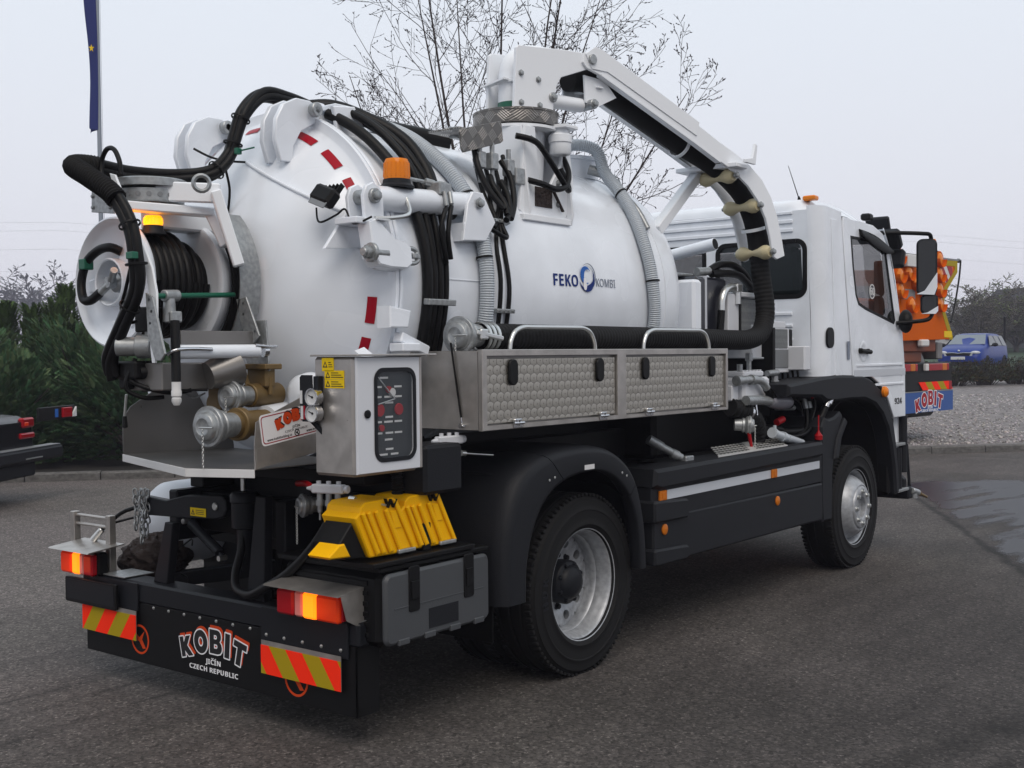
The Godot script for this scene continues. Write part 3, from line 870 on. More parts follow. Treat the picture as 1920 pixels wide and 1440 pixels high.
func tank():
	var ax := V(1, 0, 0); var o := V(0, TY, 0)
	var m := MB.new()
	m.lathe([[0.86, -1.09], [0.87, -1.09], [0.87, -0.36], [0.881, -0.355], [0.881, -0.305], [0.87, -0.30], [0.87, 1.36], [0.876, 1.362], [0.876, 1.378], [0.87, 1.38], [0.87, 1.5], [0.862, 1.555], [0.838, 1.6], [0.7, 1.68], [0.5, 1.74], [0.25, 1.77], [0, 1.775]], o, ax, 128)
	var tk := part("tank_shell", m, M.white_paint)
	m = MB.new()   # weld seam along the side
	m.slab(V(-0.74, TY + 0.02, 0.869), V(-0.5, TY + 0.026, 0.8735), 0.001)
	part("weld_seam", m, M.white_paint, tk)
	m = MB.new()
	m.lathe([[0.0, -1.50], [0.15, -1.495], [0.3, -1.475], [0.45, -1.435], [0.58, -1.375], [0.7, -1.295], [0.79, -1.205], [0.84, -1.145], [0.85, -1.14], [0.893, -1.14], [0.897, -1.135], [0.897, -1.122], [0.893, -1.118], [0.87, -1.117]], o, ax, 128)
	m.lathe([[0.87, -1.111], [0.893, -1.11], [0.897, -1.106], [0.897, -1.092], [0.893, -1.088], [0.868, -1.087]], o, ax, 128)
	var door := part("rear_door", m, M.white_paint)
	for q in [[150, 8], [135, 8], [119, 9], [92.5, 7], [84, 4], [63.3, 9.5], [48, 9.5], [33, 9.5], [17, 9], [-10, 9], [-24, 9], [165, 8]]:
		m = MB.new()
		var rings := []
		for i in 7:
			var a := deg_to_rad(q[0] + q[1] * (i / 6.0 - 0.5))
			var row := []
			for e in [[0.782, 0.002], [0.792, 0.003], [0.802, 0.003], [0.812, 0.002]]:
				row.append(V(dish_x(e[0]) - e[1], TY + (e[0] + e[1]) * sin(a), (e[0] + e[1]) * cos(a)))
			rings.append(row)
		m.loft(rings, false)
		for i in range(0, m.n.size()):
			if m.n[i].x > 0: m.n[i] = -m.n[i]
		part("red_reflector", m, M.reflector_red, door)
	# cable channel, work lamp and its cables on the door
	m = MB.new()
	var bead := []
	for i in 9:
		var t := i / 8.0
		bead.append(on_dish(lerp(2.66, 2.385, t), lerp(0.1, 0.66, t), 0.004))
	m.tube(bead, 0.011, 6)
	part("cable_channel", m, M.white_paint, door)
	m = MB.new()
	var lb := Basis(V(1, 0, 0), 0.35) * Basis(V(0, 0, 1), -0.5)
	m.box(V(-1.40, 2.435, 0.7), V(0.07, 0.085, 0.13), 0.014, lb)
	for k in 5: m.box(V(-1.365, 2.455, 0.65 + k * 0.025), V(0.03, 0.08, 0.006), 0.001, lb)
	part("work_lamp", m, M.black, door)
	m = MB.new(); m.box(V(-1.436, 2.415, 0.7), V(0.006, 0.06, 0.105), 0.002, lb)
	part("work_lamp_glass", m, M.unit_grey, door)
	m = MB.new()
	m.tube(cr([V(-1.38, 2.39, 0.62), V(-1.40, 2.32, 0.66), V(-1.39, 2.345, 0.76), V(-1.37, 2.37, 0.8), V(-1.38, 2.3, 0.86), V(-1.33, 2.33, 0.93)], 6), 0.005, 6)
	m.tube(cr([on_dish(2.66, 0.1, 0.01), V(-1.45, 2.66, 0.06), V(-1.5, 2.68, 0.0), V(-1.55, 2.72, -0.06)], 5), 0.006, 6)
	part("lamp_cable", m, M.hose, door)
	# hinges on top: curved ears on the door, cheeks on the tank
	for z in [0.30, -0.38]:
		m = MB.new()
		for dz in [0.02, 0.11]:
			m.prism([[-1.36, 2.64], [-1.395, 2.74], [-1.385, 2.84], [-1.34, 2.915], [-1.26, 2.955], [-1.17, 2.955], [-1.12, 2.93], [-1.10, 2.89], [-1.14, 2.85], [-1.23, 2.80], [-1.28, 2.72], [-1.29, 2.64]], V(0, 0, z + dz - 0.08), V(1, 0, 0), V(0, 1, 0), 0.03, 0.004)
		var e := part("hinge_ear", m, M.white_paint, door)
		m = MB.new()
		for dz in [0.05, -0.11]:
			m.rod(V(-1.175, 2.905, z + 0.03 + dz), V(-1.175, 2.905, z + 0.05 + dz + 0.02), 0.035, -1, 16, 0.004)
		m.hexbolt(V(-1.175, 2.905, z + 0.1), V(0, 0, 1), 0.022, 0.02)
		part("hinge_pin", m, M.galvanised, e)
		m = MB.new()
		m.prism([[-1.17, 2.93], [-1.1, 2.965], [-0.93, 2.955], [-0.86, 2.86], [-0.85, 2.7], [-1.08, 2.7], [-1.1, 2.86], [-1.2, 2.89]], V(0, 0, z + 0.0), V(1, 0, 0), V(0, 1, 0), 0.035, 0.004)
		m.prism([[-1.1, 2.93], [-0.95, 2.95], [-0.88, 2.85], [-0.87, 2.6], [-1.07, 2.6], [-1.08, 2.88]], V(0, 0, z + 0.12), V(1, 0, 0), V(0, 1, 0), 0.025, 0.004)
		m.slab(V(-1.08, 2.92, z + 0.02), V(-0.94, 2.948, z + 0.14), 0.004)
		part("hinge_cheek", m, M.white_paint)
	# bolts and lugs round the door
	for q in [7.0, -31.0, 173.0, -149.0]:
		var g := hold("door_clamp")
		var p := on_tank(-1.23, q, 0.935); var out := on_tank(0, q, 1.0) - V(0, TY, 0); var u := V(1, 0, 0).cross(out)
		m = MB.new()
		m.prism([[-0.13, -0.05], [-0.12, 0.03], [-0.06, 0.07], [0.1, 0.07], [0.14, 0.03], [0.14, -0.03], [0.1, -0.07], [-0.02, -0.07], [-0.12, -0.11]], on_tank(-1.2, q, 0.875), V(1, 0, 0), u, 0.0, 0.0)
		var ez := V(1, 0, 0).cross(u).normalized()
		m.prism([[-0.14, -0.14], [-0.13, 0.02], [-0.1, 0.055], [-0.03, 0.065], [0.08, 0.065], [0.12, 0.04], [0.12, -0.04], [0.08, -0.065], [0.02, -0.07], [-0.09, -0.16]], on_tank(-1.2, q, 0.865) - ez * 0.0, V(1, 0, 0), u, 0.085 if ez.dot(out) > 0 else -0.085, 0.006)
		part("clamp_lug", m, M.white_paint, g)
		m = MB.new()
		m.rod(p + V(-0.16, 0, 0), p + V(0.0, 0, 0), 0.02, -1, 14, 0.003)
		m.rod(p + V(-0.115, 0, 0), p + V(-0.095, 0, 0), 0.045, -1, 18, 0.004)
		m.hexbolt(p + V(-0.11, 0, 0), V(-1, 0, 0), 0.03, 0.035)
		part("clamp_bolt", m, M.galvanised, g)
		m = MB.new()
		for s in [-1.0, 1.0]:
			m.tube(cr([p + V(0.1, 0, 0) + u * 0.035 * s, p + V(0.17, 0, 0) + u * 0.035 * s, p + V(0.2, 0, 0) + u * 0.02 * s, p + V(0.19, 0, 0) + u * 0.006 * s], 4), 0.011, 8)
		m.box(p + V(0.185, 0, 0), V(0.05, 0.025, 0.03), 0.005)
		part("eye_bolt", m, M.galvanised, g)
	m = MB.new()   # triangular gusset and ear for the ram, right side of the door
	m.prism([[-1.46, 2.19], [-1.33, 2.35], [-1.15, 2.38], [-1.15, 2.22], [-1.3, 2.2]], V(0, 0, 0.74), V(1, 0, 0), V(0, 1, 0), 0.02, 0.002)
	m.prism([[-1.33, 2.3], [-1.345, 2.43], [-1.325, 2.475], [-1.28, 2.495], [-1.235, 2.475], [-1.215, 2.43], [-1.21, 2.3]], V(0, 0, 0.87), V(1, 0, 0), V(0, 1, 0), 0.022, 0.004)
	m.prism([[-1.33, 2.3], [-1.345, 2.43], [-1.325, 2.475], [-1.28, 2.495], [-1.235, 2.475], [-1.215, 2.43], [-1.21, 2.3]], V(0, 0, 0.77), V(1, 0, 0), V(0, 1, 0), 0.022, 0.004)
	m.slab(V(-1.4, 2.30, 0.76), V(-1.2, 2.33, 0.9), 0.004)
	part("ram_ear", m, M.white_paint, door)
	m = MB.new(); m.prism([[-0.06, -0.04], [0.06, -0.04], [0.08, 0.04], [-0.06, 0.06]], V(-1.2, 1.87, 0.88), V(1, 0, 0), V(0, 1, 0), 0.09, 0.006)
	part("lock_cover", m, M.white_paint, door)
	m = MB.new(); m.box(V(-1.08, 1.755, 0.93), V(0.2, 0.05, 0.06), 0.006, Basis(V(0, 0, 1), -0.35)); m.slab(V(-1.2, 1.72, 0.9), V(-1.08, 1.76, 0.99), 0.005)
	part("lock_bracket", m, M.white_paint)
	# the ram
	var g := hold("door_ram")
	m = MB.new()
	m.rod(V(-1.22, 2.432, 0.83), V(-0.56, 2.464, 0.845), 0.06, -1, 28, 0.006)
	part("ram_barrel", m, M.white_paint, g)
	m = MB.new(); m.rod(V(-1.28, 2.432, 0.76), V(-1.28, 2.432, 0.91), 0.035, -1, 18, 0.004); m.hexbolt(V(-1.28, 2.432, 0.905), V(0, 0, 1), 0.022, 0.025); m.hexbolt(V(-0.56, 2.464, 0.925), V(0, 0, 1), 0.02, 0.022)
	part("ram_pin", m, M.galvanised, g)
	m = MB.new(); m.box(V(-0.78, 2.515, 0.85), V(0.12, 0.07, 0.08), 0.008, Basis(V(0, 1, 0), 0.2)); m.rod(V(-0.8, 2.5, 0.9), V(-0.8, 2.43, 0.915), 0.012); m.rod(V(-0.76, 2.5, 0.9), V(-0.77, 2.44, 0.92), 0.012)
	m.rod(V(-1.06, 2.56, 0.8), V(-0.82, 2.545, 0.83), 0.01); m.rod(V(-0.86, 2.55, 0.83), V(-0.82, 2.54, 0.85), 0.018)
	part("lock_valve", m, M.galvanised, g)
	m = MB.new()
	for dz in [0.79, 0.905]:
		m.prism([[-0.64, 2.46], [-0.6, 2.52], [-0.52, 2.52], [-0.42, 2.38], [-0.5, 2.28], [-0.68, 2.27]], V(0, 0, dz - 0.01), V(1, 0, 0), V(0, 1, 0), 0.022, 0.004)
	m.prism([[-0.67, 2.27], [-0.67, 2.36], [-0.43, 2.38], [-0.49, 2.28]], V(0, 0, 0.75), V(1, 0, 0), V(0, 1, 0), 0.165, 0.004)
	part("ram_bracket", m, M.white_paint)
	beacon("beacon", V(-1.06, 2.515, 0.83), 0.062, 0.12, M.amber)
	m = MB.new(); m.tube(cr([V(-1.05, 2.5, 0.85), V(-1.06, 2.42, 0.9), V(-1.1, 2.36, 0.94), V(-1.2, 2.335, 0.93), V(-1.28, 2.33, 0.9)], 5), 0.011, 8); m.slab(V(-1.3, 2.318, 0.86), V(-1.22, 2.326, 0.94), 0.001)
	part("beacon_bracket", m, M.bright)
	# hoses
	for k in 4:
		var off := -0.965 + k * 0.045
		var pts := []
		for q in [[66, -0.03, 0.93], [58, 0.0, 0.93], [48, 0.02, 0.925], [35, 0.035, 0.92], [21, 0.045, 0.905], [8, 0.045, 0.897], [-6, 0.045, 0.895], [-20, 0.045, 0.9], [-30, 0.06, 0.91]]:
			pts.append(on_tank(off + q[1] + 0.055 * clamp((q[0] - 5) / 60.0, 0, 1) * (k - 1.5), q[0], q[2] + (0.035 if k % 2 == 1 and q[0] > 25 else 0.0)))
		m = MB.new(); m.tube(cr(pts, 5), [0.027, 0.02, 0.018, 0.014][k], 10)
		part("hydraulic_hose", m, M.hose)
	m = MB.new()
	m.tube(cr([V(-1.1, 2.955, 0.2), V(-0.98, 2.97, 0.3), on_tank(-0.9, 62, 0.965), on_tank(-0.8, 50, 0.965), on_tank(-0.765, 40, 0.945), on_tank(-0.77, 30, 0.93), on_tank(-0.79, 22, 0.93)], 6), 0.033, 10)
	m.tube(cr([V(-1.1, 2.945, 0.28), V(-0.98, 2.95, 0.37), on_tank(-0.9, 57, 0.96), on_tank(-0.84, 46, 0.95), on_tank(-0.8, 36, 0.93), on_tank(-0.76, 27, 0.92), on_tank(-0.66, 22, 0.91)], 6), 0.022, 10)
	part("hose_bundle", m, M.hose)
	m = MB.new()
	m.tube(cr([V(-0.8, 2.42, 0.915), V(-0.84, 2.38, 0.93), V(-0.86, 2.3, 0.93), V(-0.83, 2.2, 0.925), V(-0.8, 2.15, 0.91)], 5), 0.012, 8)
	m.tube(cr([V(-0.77, 2.43, 0.92), V(-0.8, 2.38, 0.935), V(-0.82, 2.28, 0.94), V(-0.79, 2.17, 0.93)], 5), 0.012, 8)
	part("ram_hose", m, M.hose)
	for q in [-6.0, -24.0]:
		m = MB.new()
		var p := on_tank(-0.85, q, 0.915)
		m.box(p, V(0.2, 0.03, 0.04), 0.004, Basis(V(1, 0, 0), -deg_to_rad(q)))
		part("hose_clamp", m, M.galvanised)
	var pts1 := []
	for q in [[79, -0.6], [70, -0.57], [59, -0.555], [46.7, -0.53], [35.6, -0.502], [24, -0.484], [15, -0.482], [2.6, -0.488], [-11, -0.484], [-24, -0.48]]: pts1.append(on_tank(q[1], q[0], 0.911))
	m = MB.new(); m.tube(even(cr(pts1, 40), 0.0022), 0.038, 14, true, 0.0022, 0.0125)
	var h1 := part("corrugated_hose", m, M.pvc)
	for a in [31.0, 9.0]:
		m = MB.new(); m.lathe([[0.0405, -0.006], [0.044, -0.005], [0.044, 0.005], [0.0405, 0.006]], on_tank(-0.494 if a < 20 else -0.493, a, 0.911), on_tank(0, a + 90, 1.0) - V(0, TY, 0), 16)
		part("cable_tie", m, M.black, h1)
	m = MB.new(); m.ball(V(-0.6, 2.955, 0.18), V(0.06, 0.05, 0.06)); m.rod(V(-0.6, 2.9, 0.17), V(-0.6, 2.96, 0.17), 0.05); m.rod(V(-0.62, 2.955, 0.2), V(-0.58, 2.95, 0.22), 0.045)
	part("vent_dome", m, M.white_paint)
	var pts2 := [V(1.02, 2.96, 0.22), V(1.05, 3.02, 0.28), V(1.12, 3.05, 0.36), V(1.2, 3.01, 0.46), on_tank(1.22, 58, 0.96), on_tank(1.21, 48, 0.925), on_tank(1.19, 38, 0.911)]
	for q in [[22.8, 1.141], [7.4, 1.142], [-9.2, 1.175], [-24, 1.18]]: pts2.append(on_tank(q[1], q[0], 0.911))
	m = MB.new(); m.tube(even(cr(pts2, 40), 0.0025), 0.038, 14, true, 0.0022, 0.013)
	var h2 := part("corrugated_hose", m, M.pvc)
	for a in [46.0, 6.0]:
		m = MB.new(); m.lathe([[0.0405, -0.006], [0.044, -0.005], [0.044, 0.005], [0.0405, 0.006]], on_tank(1.145 if a < 20 else 1.206, a, 0.913 if a < 20 else 0.922), on_tank(0, a + 90, 1.0) - V(0, TY, 0), 16)
		part("cable_tie", m, M.black, h2)
	m = MB.new(); m.lathe([[0.0, 2.85], [0.25, 2.85], [0.25, 2.965], [0.275, 2.97], [0.275, 2.99], [0.25, 2.995], [0.1, 3.01], [0, 3.01]], V(1.28, 0, 0.12), V(0, 1, 0), 36)
	part("manhole", m, M.white_paint)
	m = MB.new(); m.rod(V(1.2, 2.9, 0.4), V(1.26, 2.86, 0.5), 0.035, 0.03); m.rod(V(1.26, 2.86, 0.5), V(1.3, 2.83, 0.54), 0.022)
	m.tube(cr([V(1.3, 2.83, 0.545), on_tank(1.32, 50, 0.9), on_tank(1.33, 40, 0.89), on_tank(1.32, 30, 0.885)], 5), 0.02, 8)
	part("relief_fitting", m, M.galvanised)
	m = MB.new(); m.tube(cr([V(-0.75, 2.99, -0.12), V(-0.4, 3.0, -0.05), V(-0.1, 2.98, 0.05), V(0.1, 2.95, 0.15)], 6), 0.052, 12)
	part("suction_pipe", m, M.hose)
	# thin hoses from the slewing head down the side
	var thin := [[[-0.2, 50, 0.93], [-0.27, 40, 0.9], [-0.3, 30, 0.885], [-0.27, 23, 0.885], [-0.285, 12, 0.885], [-0.278, 0, 0.89], [-0.28, -12, 0.89], [-0.28, -24, 0.9]],
		[[-0.13, 52, 0.95], [-0.2, 40, 0.91], [-0.28, 30, 0.89], [-0.29, 23, 0.885], [-0.345, 14, 0.885], [-0.35, 2, 0.89], [-0.35, -12, 0.89], [-0.35, -24, 0.9]],
		[[-0.08, 50, 0.96], [-0.13, 40, 0.92], [-0.22, 30, 0.9], [-0.3, 23, 0.895], [-0.36, 20.5, 0.91], [-0.42, 21.5, 0.9], [-0.47, 23, 0.9]],
		[[-0.02, 49, 0.99], [-0.06, 42, 0.95], [-0.17, 32, 0.9], [-0.25, 23, 0.89], [-0.27, 17, 0.91], [-0.33, 17, 0.92], [-0.42, 20, 0.91]]]
	for q in thin:
		var pp := []
		for e in q: pp.append(on_tank(e[0], e[1], e[2]))
		m = MB.new(); m.tube(cr(pp, 5), 0.0125, 8)
		part("thin_hose", m, M.hose)
	for q in [[23.0, -0.27], [-8.0, -0.315]]:
		m = MB.new(); m.box(on_tank(q[1], q[0], 0.893), V(0.15, 0.022, 0.03), 0.003, Basis(V(1, 0, 0), -deg_to_rad(q[0]) ))
		for k in 4: m.rod(on_tank(q[1] - 0.055 + k * 0.037, q[0], 0.9), on_tank(q[1] - 0.055 + k * 0.037, q[0], 0.915), 0.006, -1, 8)
		part("hose_clamp", m, M.galvanised)
	# lettering on the side
	var ey := V(0, 1, -0.07).normalized(); var ex := V(1, 0, 0)
	text("lettering", "FEKO", 0.066, V(0.265, 2.1165, 0.8702), ex, ey, M.print_blue, tk, true, 0.0, 0.001, "Droid Sans", true, 1.12)
	text("lettering", "KOMBI", 0.048, V(0.672, 2.117, 0.8703), ex, ey, M.print_grey, tk, false, 0.0, 0.001, "Droid Sans", true, 1.0)
	var lc := V(0.475, 2.137, 0.8695)
	var logo := part("swirl_mark", crescent(lc + V(-0.012, 0.018, 0), ex, ey, 0.052, 0.036, 30, 300, 0.02), M.print_blue_light, tk)
	part("swirl_mark", crescent(lc + V(0.0, 0.0, 0.0005), ex, ey, 0.078, 0.022, 190, 400, 0.0), M.print_blue, tk)
	part("swirl_mark", crescent(lc + V(0.014, 0.012, 0.0006), ex, ey, 0.076, 0.008, -70, 130, 0.0), M.print_grey, tk)
	part("swirl_mark", crescent(lc + V(0.0, 0.004, 0.0008), ex, ey, 0.062, 0.018, 230, 350, 0.0), M.print_blue, tk)
	var d := MB.new(); d.prism([[-0.034, 0.0], [-0.014, 0.0], [-0.006, -0.045], [-0.014, -0.066], [-0.03, -0.07], [-0.042, -0.05]], lc + V(0, 0, 0.0016), ex, ey, 0.0012)
	part("swirl_mark", d, M.print_white, tk)
	logo.set_meta("label", "blue swirl and drop emblem")

func crescent(c: Vector3, ex: Vector3, ey: Vector3, r: float, w: float, a0: float, a1: float, minw: float) -> MB:
	var m := MB.new()
	var outer := []; var inner := []
	for i in 25:
		var t := i / 24.0; var a := deg_to_rad(lerp(a0, a1, t))
		var ww: float = max(minw * 0.2, w * sin(t * PI))
		outer.append([cos(a) * r, sin(a) * r]); inner.append([cos(a) * (r - ww), sin(a) * (r - ww)])
	inner.reverse()
	m.prism(outer + inner, c, ex, ey, 0.001)
	return m

func beacon(called: String, p: Vector3, r: float, h: float, material: Material, parent: Node = null):
	var g := hold(called, parent)
	var m := MB.new()
	m.lathe([[0, -0.02], [r * 1.35, -0.02], [r * 1.35, -0.012], [r * 1.1, 0.0], [r * 1.05, 0.02], [0, 0.02]], p, V(0, 1, 0), 24)
	part("beacon_base", m, M.grey_plastic, g)
	m = MB.new()
	m.lathe([[0, 0.021], [r, 0.021], [r * 0.99, h * 0.6], [r * 0.95, h * 0.85], [r * 0.85, h * 0.97], [r * 0.6, h], [0, h]], p, V(0, 1, 0), 28)
	for k in 18:
		var a := TAU * k / 18
		m.rod(p + V(cos(a) * r * 0.99, 0.03, sin(a) * r * 0.99), p + V(cos(a) * r * 0.96, h * 0.82, sin(a) * r * 0.96), 0.004, 0.003, 5)
	part("beacon_dome", m, material, g)

# ------------------------------------------------------------------ suction boom on its slewing head
func boom():
	var a := deg_to_rad(12.0)
	var D := V(cos(a), 0, sin(a)); var N := V(-sin(a), 0, cos(a)); var O := V(0.25, 0, 0.537); var Y := V(0, 1, 0)
	var P := func(s: float, y: float, n: float) -> Vector3: return O + D * s + Y * y + N * n
	# pedestal on the tank
	var g := hold("boom_pedestal")
	var m := MB.new()
	var top := []; var bot := []
	m.lathe([[0.15, 2.42], [0.155, 2.7], [0.17, 2.97], [0.0, 2.97]], O, Y, 28)
	part("pedestal_tube", m, M.white_boom, g)
	m = MB.new()
	m.prism([[-0.26, 2.5], [-0.22, 2.47], [0.16, 2.47], [0.24, 2.56], [0.26, 2.7], [0.21, 2.97], [0.16, 2.97], [0.14, 2.8], [0.03, 2.66], [-0.07, 2.66], [-0.11, 2.97], [-0.2, 2.97]], O + V(0, 0, 0.2), V(1, 0, 0), Y, 0.02, 0.003)
	m.prism([[-0.3, 2.6], [0.3, 2.6], [0.22, 2.97], [-0.2, 2.97]], O + V(0, 0, -0.22), V(1, 0, 0), Y, 0.02, 0.003)
	m.prism([[-0.22, 2.62], [0.24, 2.44], [0.26, 2.5], [0.2, 2.97], [-0.2, 2.97]], O + V(-0.2, 0, 0), V(0, 0, 1), Y, 0.018, 0.003)
	m.prism([[-0.22, 2.62], [0.24, 2.44], [0.26, 2.5], [0.2, 2.97], [-0.2, 2.97]], O + V(0.21, 0, 0), V(0, 0, 1), Y, 0.018, 0.003)
	part("pedestal_plate", m, M.white_boom, g)
	m = MB.new(); m.slab(O + V(-0.27, 2.44, 0.1), O + V(0.18, 2.475, 0.26), 0.004)
	part("foot_plate", m, M.white_boom, g)
	m = MB.new(); m.slab(O + V(-0.12, 2.53, 0.221), O + V(0.04, 2.64, 0.226), 0.001); m.box(O + V(0.08, 2.58, 0.235), V(0.008, 0.16, 0.02), 0.002, Basis(V(0, 0, 1), 0.7))
	part("pedestal_opening", m, M.cloth_brown, g)
	var bl := MB.new(); bl.hexbolt(V(0, 0, 0), V(0, 0, 1), 0.013, 0.014)
	var blm := bl.mesh()
	for q in [[0.1, 2.56], [0.14, 2.72], [-0.15, 2.9], [0.18, 2.9], [0.1, 2.68]]: share("bolt", blm, M.galvanised, g, Transform3D(Basis(), O + V(q[0], q[1], 0.221)))
	# slew ring, cover and motor
	g = hold("slew_ring")
	m = MB.new(); m.lathe([[0, 2.97], [0.24, 2.97], [0.25, 2.975], [0.25, 2.99], [0.2, 2.995], [0.2, 3.0]], O, Y, 40)
	part("lower_flange", m, M.white_boom, g)
	m = MB.new(); m.lathe([[0.2, 3.0], [0.245, 3.0], [0.245, 3.068], [0.25, 3.072], [0.25, 3.082], [0, 3.083]], O, Y, 40)
	part("ring_cover", m, M.tread_plate, g)
	m = MB.new(); m.prism([[-0.02, 0.0], [0.2, 0.06], [0.22, 0.2], [0.18, 0.31], [0.06, 0.31]], O + V(0, 2.985, 0), V(1, 0, 0), V(0, 0, 1), -0.02, 0.003)
	part("motor_flange", m, M.white_boom, g)
	m = MB.new(); m.lathe([[0, 2.84], [0.055, 2.84], [0.062, 2.85], [0.062, 2.905], [0.068, 2.91], [0.068, 2.95], [0.05, 2.965], [0.05, 3.0], [0, 3.0]], O + V(0.11, 0.0, 0.235), Y, 22)
	part("slew_motor", m, M.white_boom, g)
	# chequer plate guard on the left and valve block with hoses below it
	m = MB.new(); m.prism([[-0.37, 2.86], [-0.36, 2.875], [-0.03, 2.965], [-0.02, 2.955], [-0.005, 2.86], [-0.03, 2.845], [-0.34, 2.755], [-0.355, 2.77]], V(-0.11, 0, 0.72), V(1, 0, -0.0), Y, 0.012, 0.002)
	m.slab(V(-0.47, 2.88, 0.5), V(-0.14, 2.89, 0.72), 0.002)
	part("valve_guard", m, M.tread_plate, g)
	m = MB.new()
	for q in [[-0.28, 2.74, 0.7], [-0.2, 2.74, 0.72], [-0.07, 2.72, 0.73]]:
		m.box(V(q[0], q[1], q[2]), V(0.06, 0.09, 0.05), 0.006)
		m.rod(V(q[0], q[1] + 0.04, q[2]), V(q[0], q[1] + 0.1, q[2]), 0.014, -1, 8); m.rod(V(q[0], q[1] - 0.04, q[2]), V(q[0], q[1] - 0.12, q[2]), 0.013, -1, 8)
	m.box(V(-0.25, 2.9, 0.55), V(0.16, 0.06, 0.06), 0.008); m.rod(V(-0.36, 2.91, 0.56), V(-0.2, 2.91, 0.56), 0.016)
	m.box(V(0.0, 2.68, 0.745), V(0.09, 0.09, 0.04), 0.006)
	part("valve_block", m, M.galvanised, g)
	for q in [[V(-0.03, 2.9, 0.75), V(0.06, 2.87, 0.82), V(0.16, 2.78, 0.84), V(0.28, 2.68, 0.84), V(0.37, 2.635, 0.82), V(0.385, 2.68, 0.8), V(0.345, 2.76, 0.78)],
			[V(0.05, 2.665, 0.77), V(0.12, 2.645, 0.82), V(0.22, 2.625, 0.84), V(0.32, 2.655, 0.84), V(0.4, 2.74, 0.8), V(0.42, 2.83, 0.75), V(0.4, 2.91, 0.7)],
			[V(-0.22, 2.66, 0.72), V(-0.24, 2.6, 0.76), V(-0.22, 2.5, 0.82), V(-0.24, 2.44, 0.85)], [V(-0.14, 2.64, 0.73), V(-0.16, 2.56, 0.79), V(-0.2, 2.46, 0.84), V(-0.26, 2.41, 0.86)],
			[V(-0.3, 2.8, 0.68), V(-0.32, 2.7, 0.72), V(-0.3, 2.58, 0.77), V(-0.25, 2.47, 0.84)], [V(-0.1, 2.76, 0.7), V(-0.09, 2.66, 0.76), V(-0.14, 2.52, 0.82), V(-0.22, 2.42, 0.86)]]:
		m = MB.new(); m.tube(cr(q, 6), 0.017, 8)
		part("hydraulic_hose", m, M.hose, g)
	# head plates
	var pl := [[-0.12, 3.085], [-0.1, 3.43], [-0.085, 3.445], [0.28, 3.475], [0.44, 3.48], [0.5, 3.44], [0.46, 3.39], [0.24, 3.31], [0.205, 3.26], [0.18, 3.17], [0.175, 3.085]]
	for n in [0.105, -0.135]:
		m = MB.new(); m.prism(pl, O + N * (n + 0.025), D, Y, -0.025 if D.cross(Y).dot(N) > 0 else 0.025, 0.003)
		var hp := part("head_plate", m, M.white_boom)
		if n > 0:
			for q in [[-0.07, 3.29], [0.06, 3.27], [-0.07, 3.125], [0.07, 3.125], [0.16, 3.185]]: share("bolt", blm, M.galvanised, hp, Transform3D(Basis(D, Y, N), P.call(q[0], q[1], 0.131)))
	m = MB.new()
	m.tube(cr([P.call(-0.02, 3.085, 0), P.call(-0.02, 3.25, 0), P.call(0.0, 3.36, 0), P.call(0.09, 3.41, 0), P.call(0.25, 3.42, 0)], 6), 0.085, 18)
	part("head_pipe", m, M.white_boom)
	m = MB.new(); m.lathe([[0.087, 3.11], [0.089, 3.11], [0.089, 3.145], [0.087, 3.145]], O - D * 0.02, Y, 20)
	part("green_band", m, M.green_paint)
	m = MB.new(); m.slab(O + V(-0.11, 3.25, -0.1), O + V(-0.09, 3.265, 0.1), 0.001); m.prism([[-0.13, 3.245], [0.06, 3.26], [0.06, 3.27], [-0.13, 3.255]], O - D * 0.1, N, Y, 0.04)
	part("head_web", m, M.white_boom)
	# the arm: two side rails, cover and inner hose
	var outer := [[0.41, 3.478], [0.5, 3.505], [0.55, 3.495], [1.42, 3.175], [1.64, 3.086], [1.8, 3.03], [1.95, 2.965], [2.08, 2.88], [2.18, 2.77], [2.25, 2.64], [2.296, 2.5], [2.33, 2.373]]
	var innr := [[2.245, 2.345], [2.205, 2.36], [2.165, 2.5], [2.12, 2.62], [2.04, 2.73], [1.93, 2.825], [1.8, 2.9], [1.64, 2.962], [1.39, 3.06], [0.62, 3.345], [0.43, 3.39], [0.4, 3.42]]
	for n in [0.125, -0.15]:
		m = MB.new(); m.prism(outer + innr, O + N * (n + 0.02), D, Y, -0.02 if D.cross(Y).dot(N) > 0 else 0.02, 0.003)
		part("arm_side_plate", m, M.white_boom)
	m = MB.new()
	m.prism([[0.42, 3.47], [0.5, 3.525], [0.56, 3.515], [1.43, 3.19], [1.405, 3.10], [0.6, 3.39], [0.47, 3.39]], O + N * 0.151, D, Y, -0.006 if D.cross(Y).dot(N) > 0 else 0.006, 0.001)
	m.prism([[0.5, 3.508], [0.55, 3.498], [1.42, 3.178], [1.64, 3.09], [1.64, 3.082], [1.42, 3.168], [0.55, 3.488], [0.5, 3.498]], O + N * 0.125, D, Y, 0.255 if D.cross(Y).dot(N) < 0 else -0.255)
	part("arm_cover", m, M.white_boom)
	m = MB.new()
	var spine := []
	for q in [[0.42, 3.35], [0.6, 3.36], [0.9, 3.27], [1.4, 3.085], [1.7, 2.99], [1.91, 2.9], [2.075, 2.79], [2.17, 2.66], [2.225, 2.52], [2.25, 2.36]]: spine.append(P.call(q[0], q[1], -0.01))
	m.tube(cr(spine, 8), 0.074, 18)
	part("arm_hose", m, M.rubber)
	m = MB.new()   # lower flanges
	for n in [0.105, -0.15]:
		m.prism([[0.55, 3.372], [1.39, 3.062], [1.64, 2.964], [1.64, 2.952], [1.39, 3.05], [0.55, 3.36]], O + N * (n + 0.045), D, Y, -0.045 if D.cross(Y).dot(N) > 0 else 0.045)
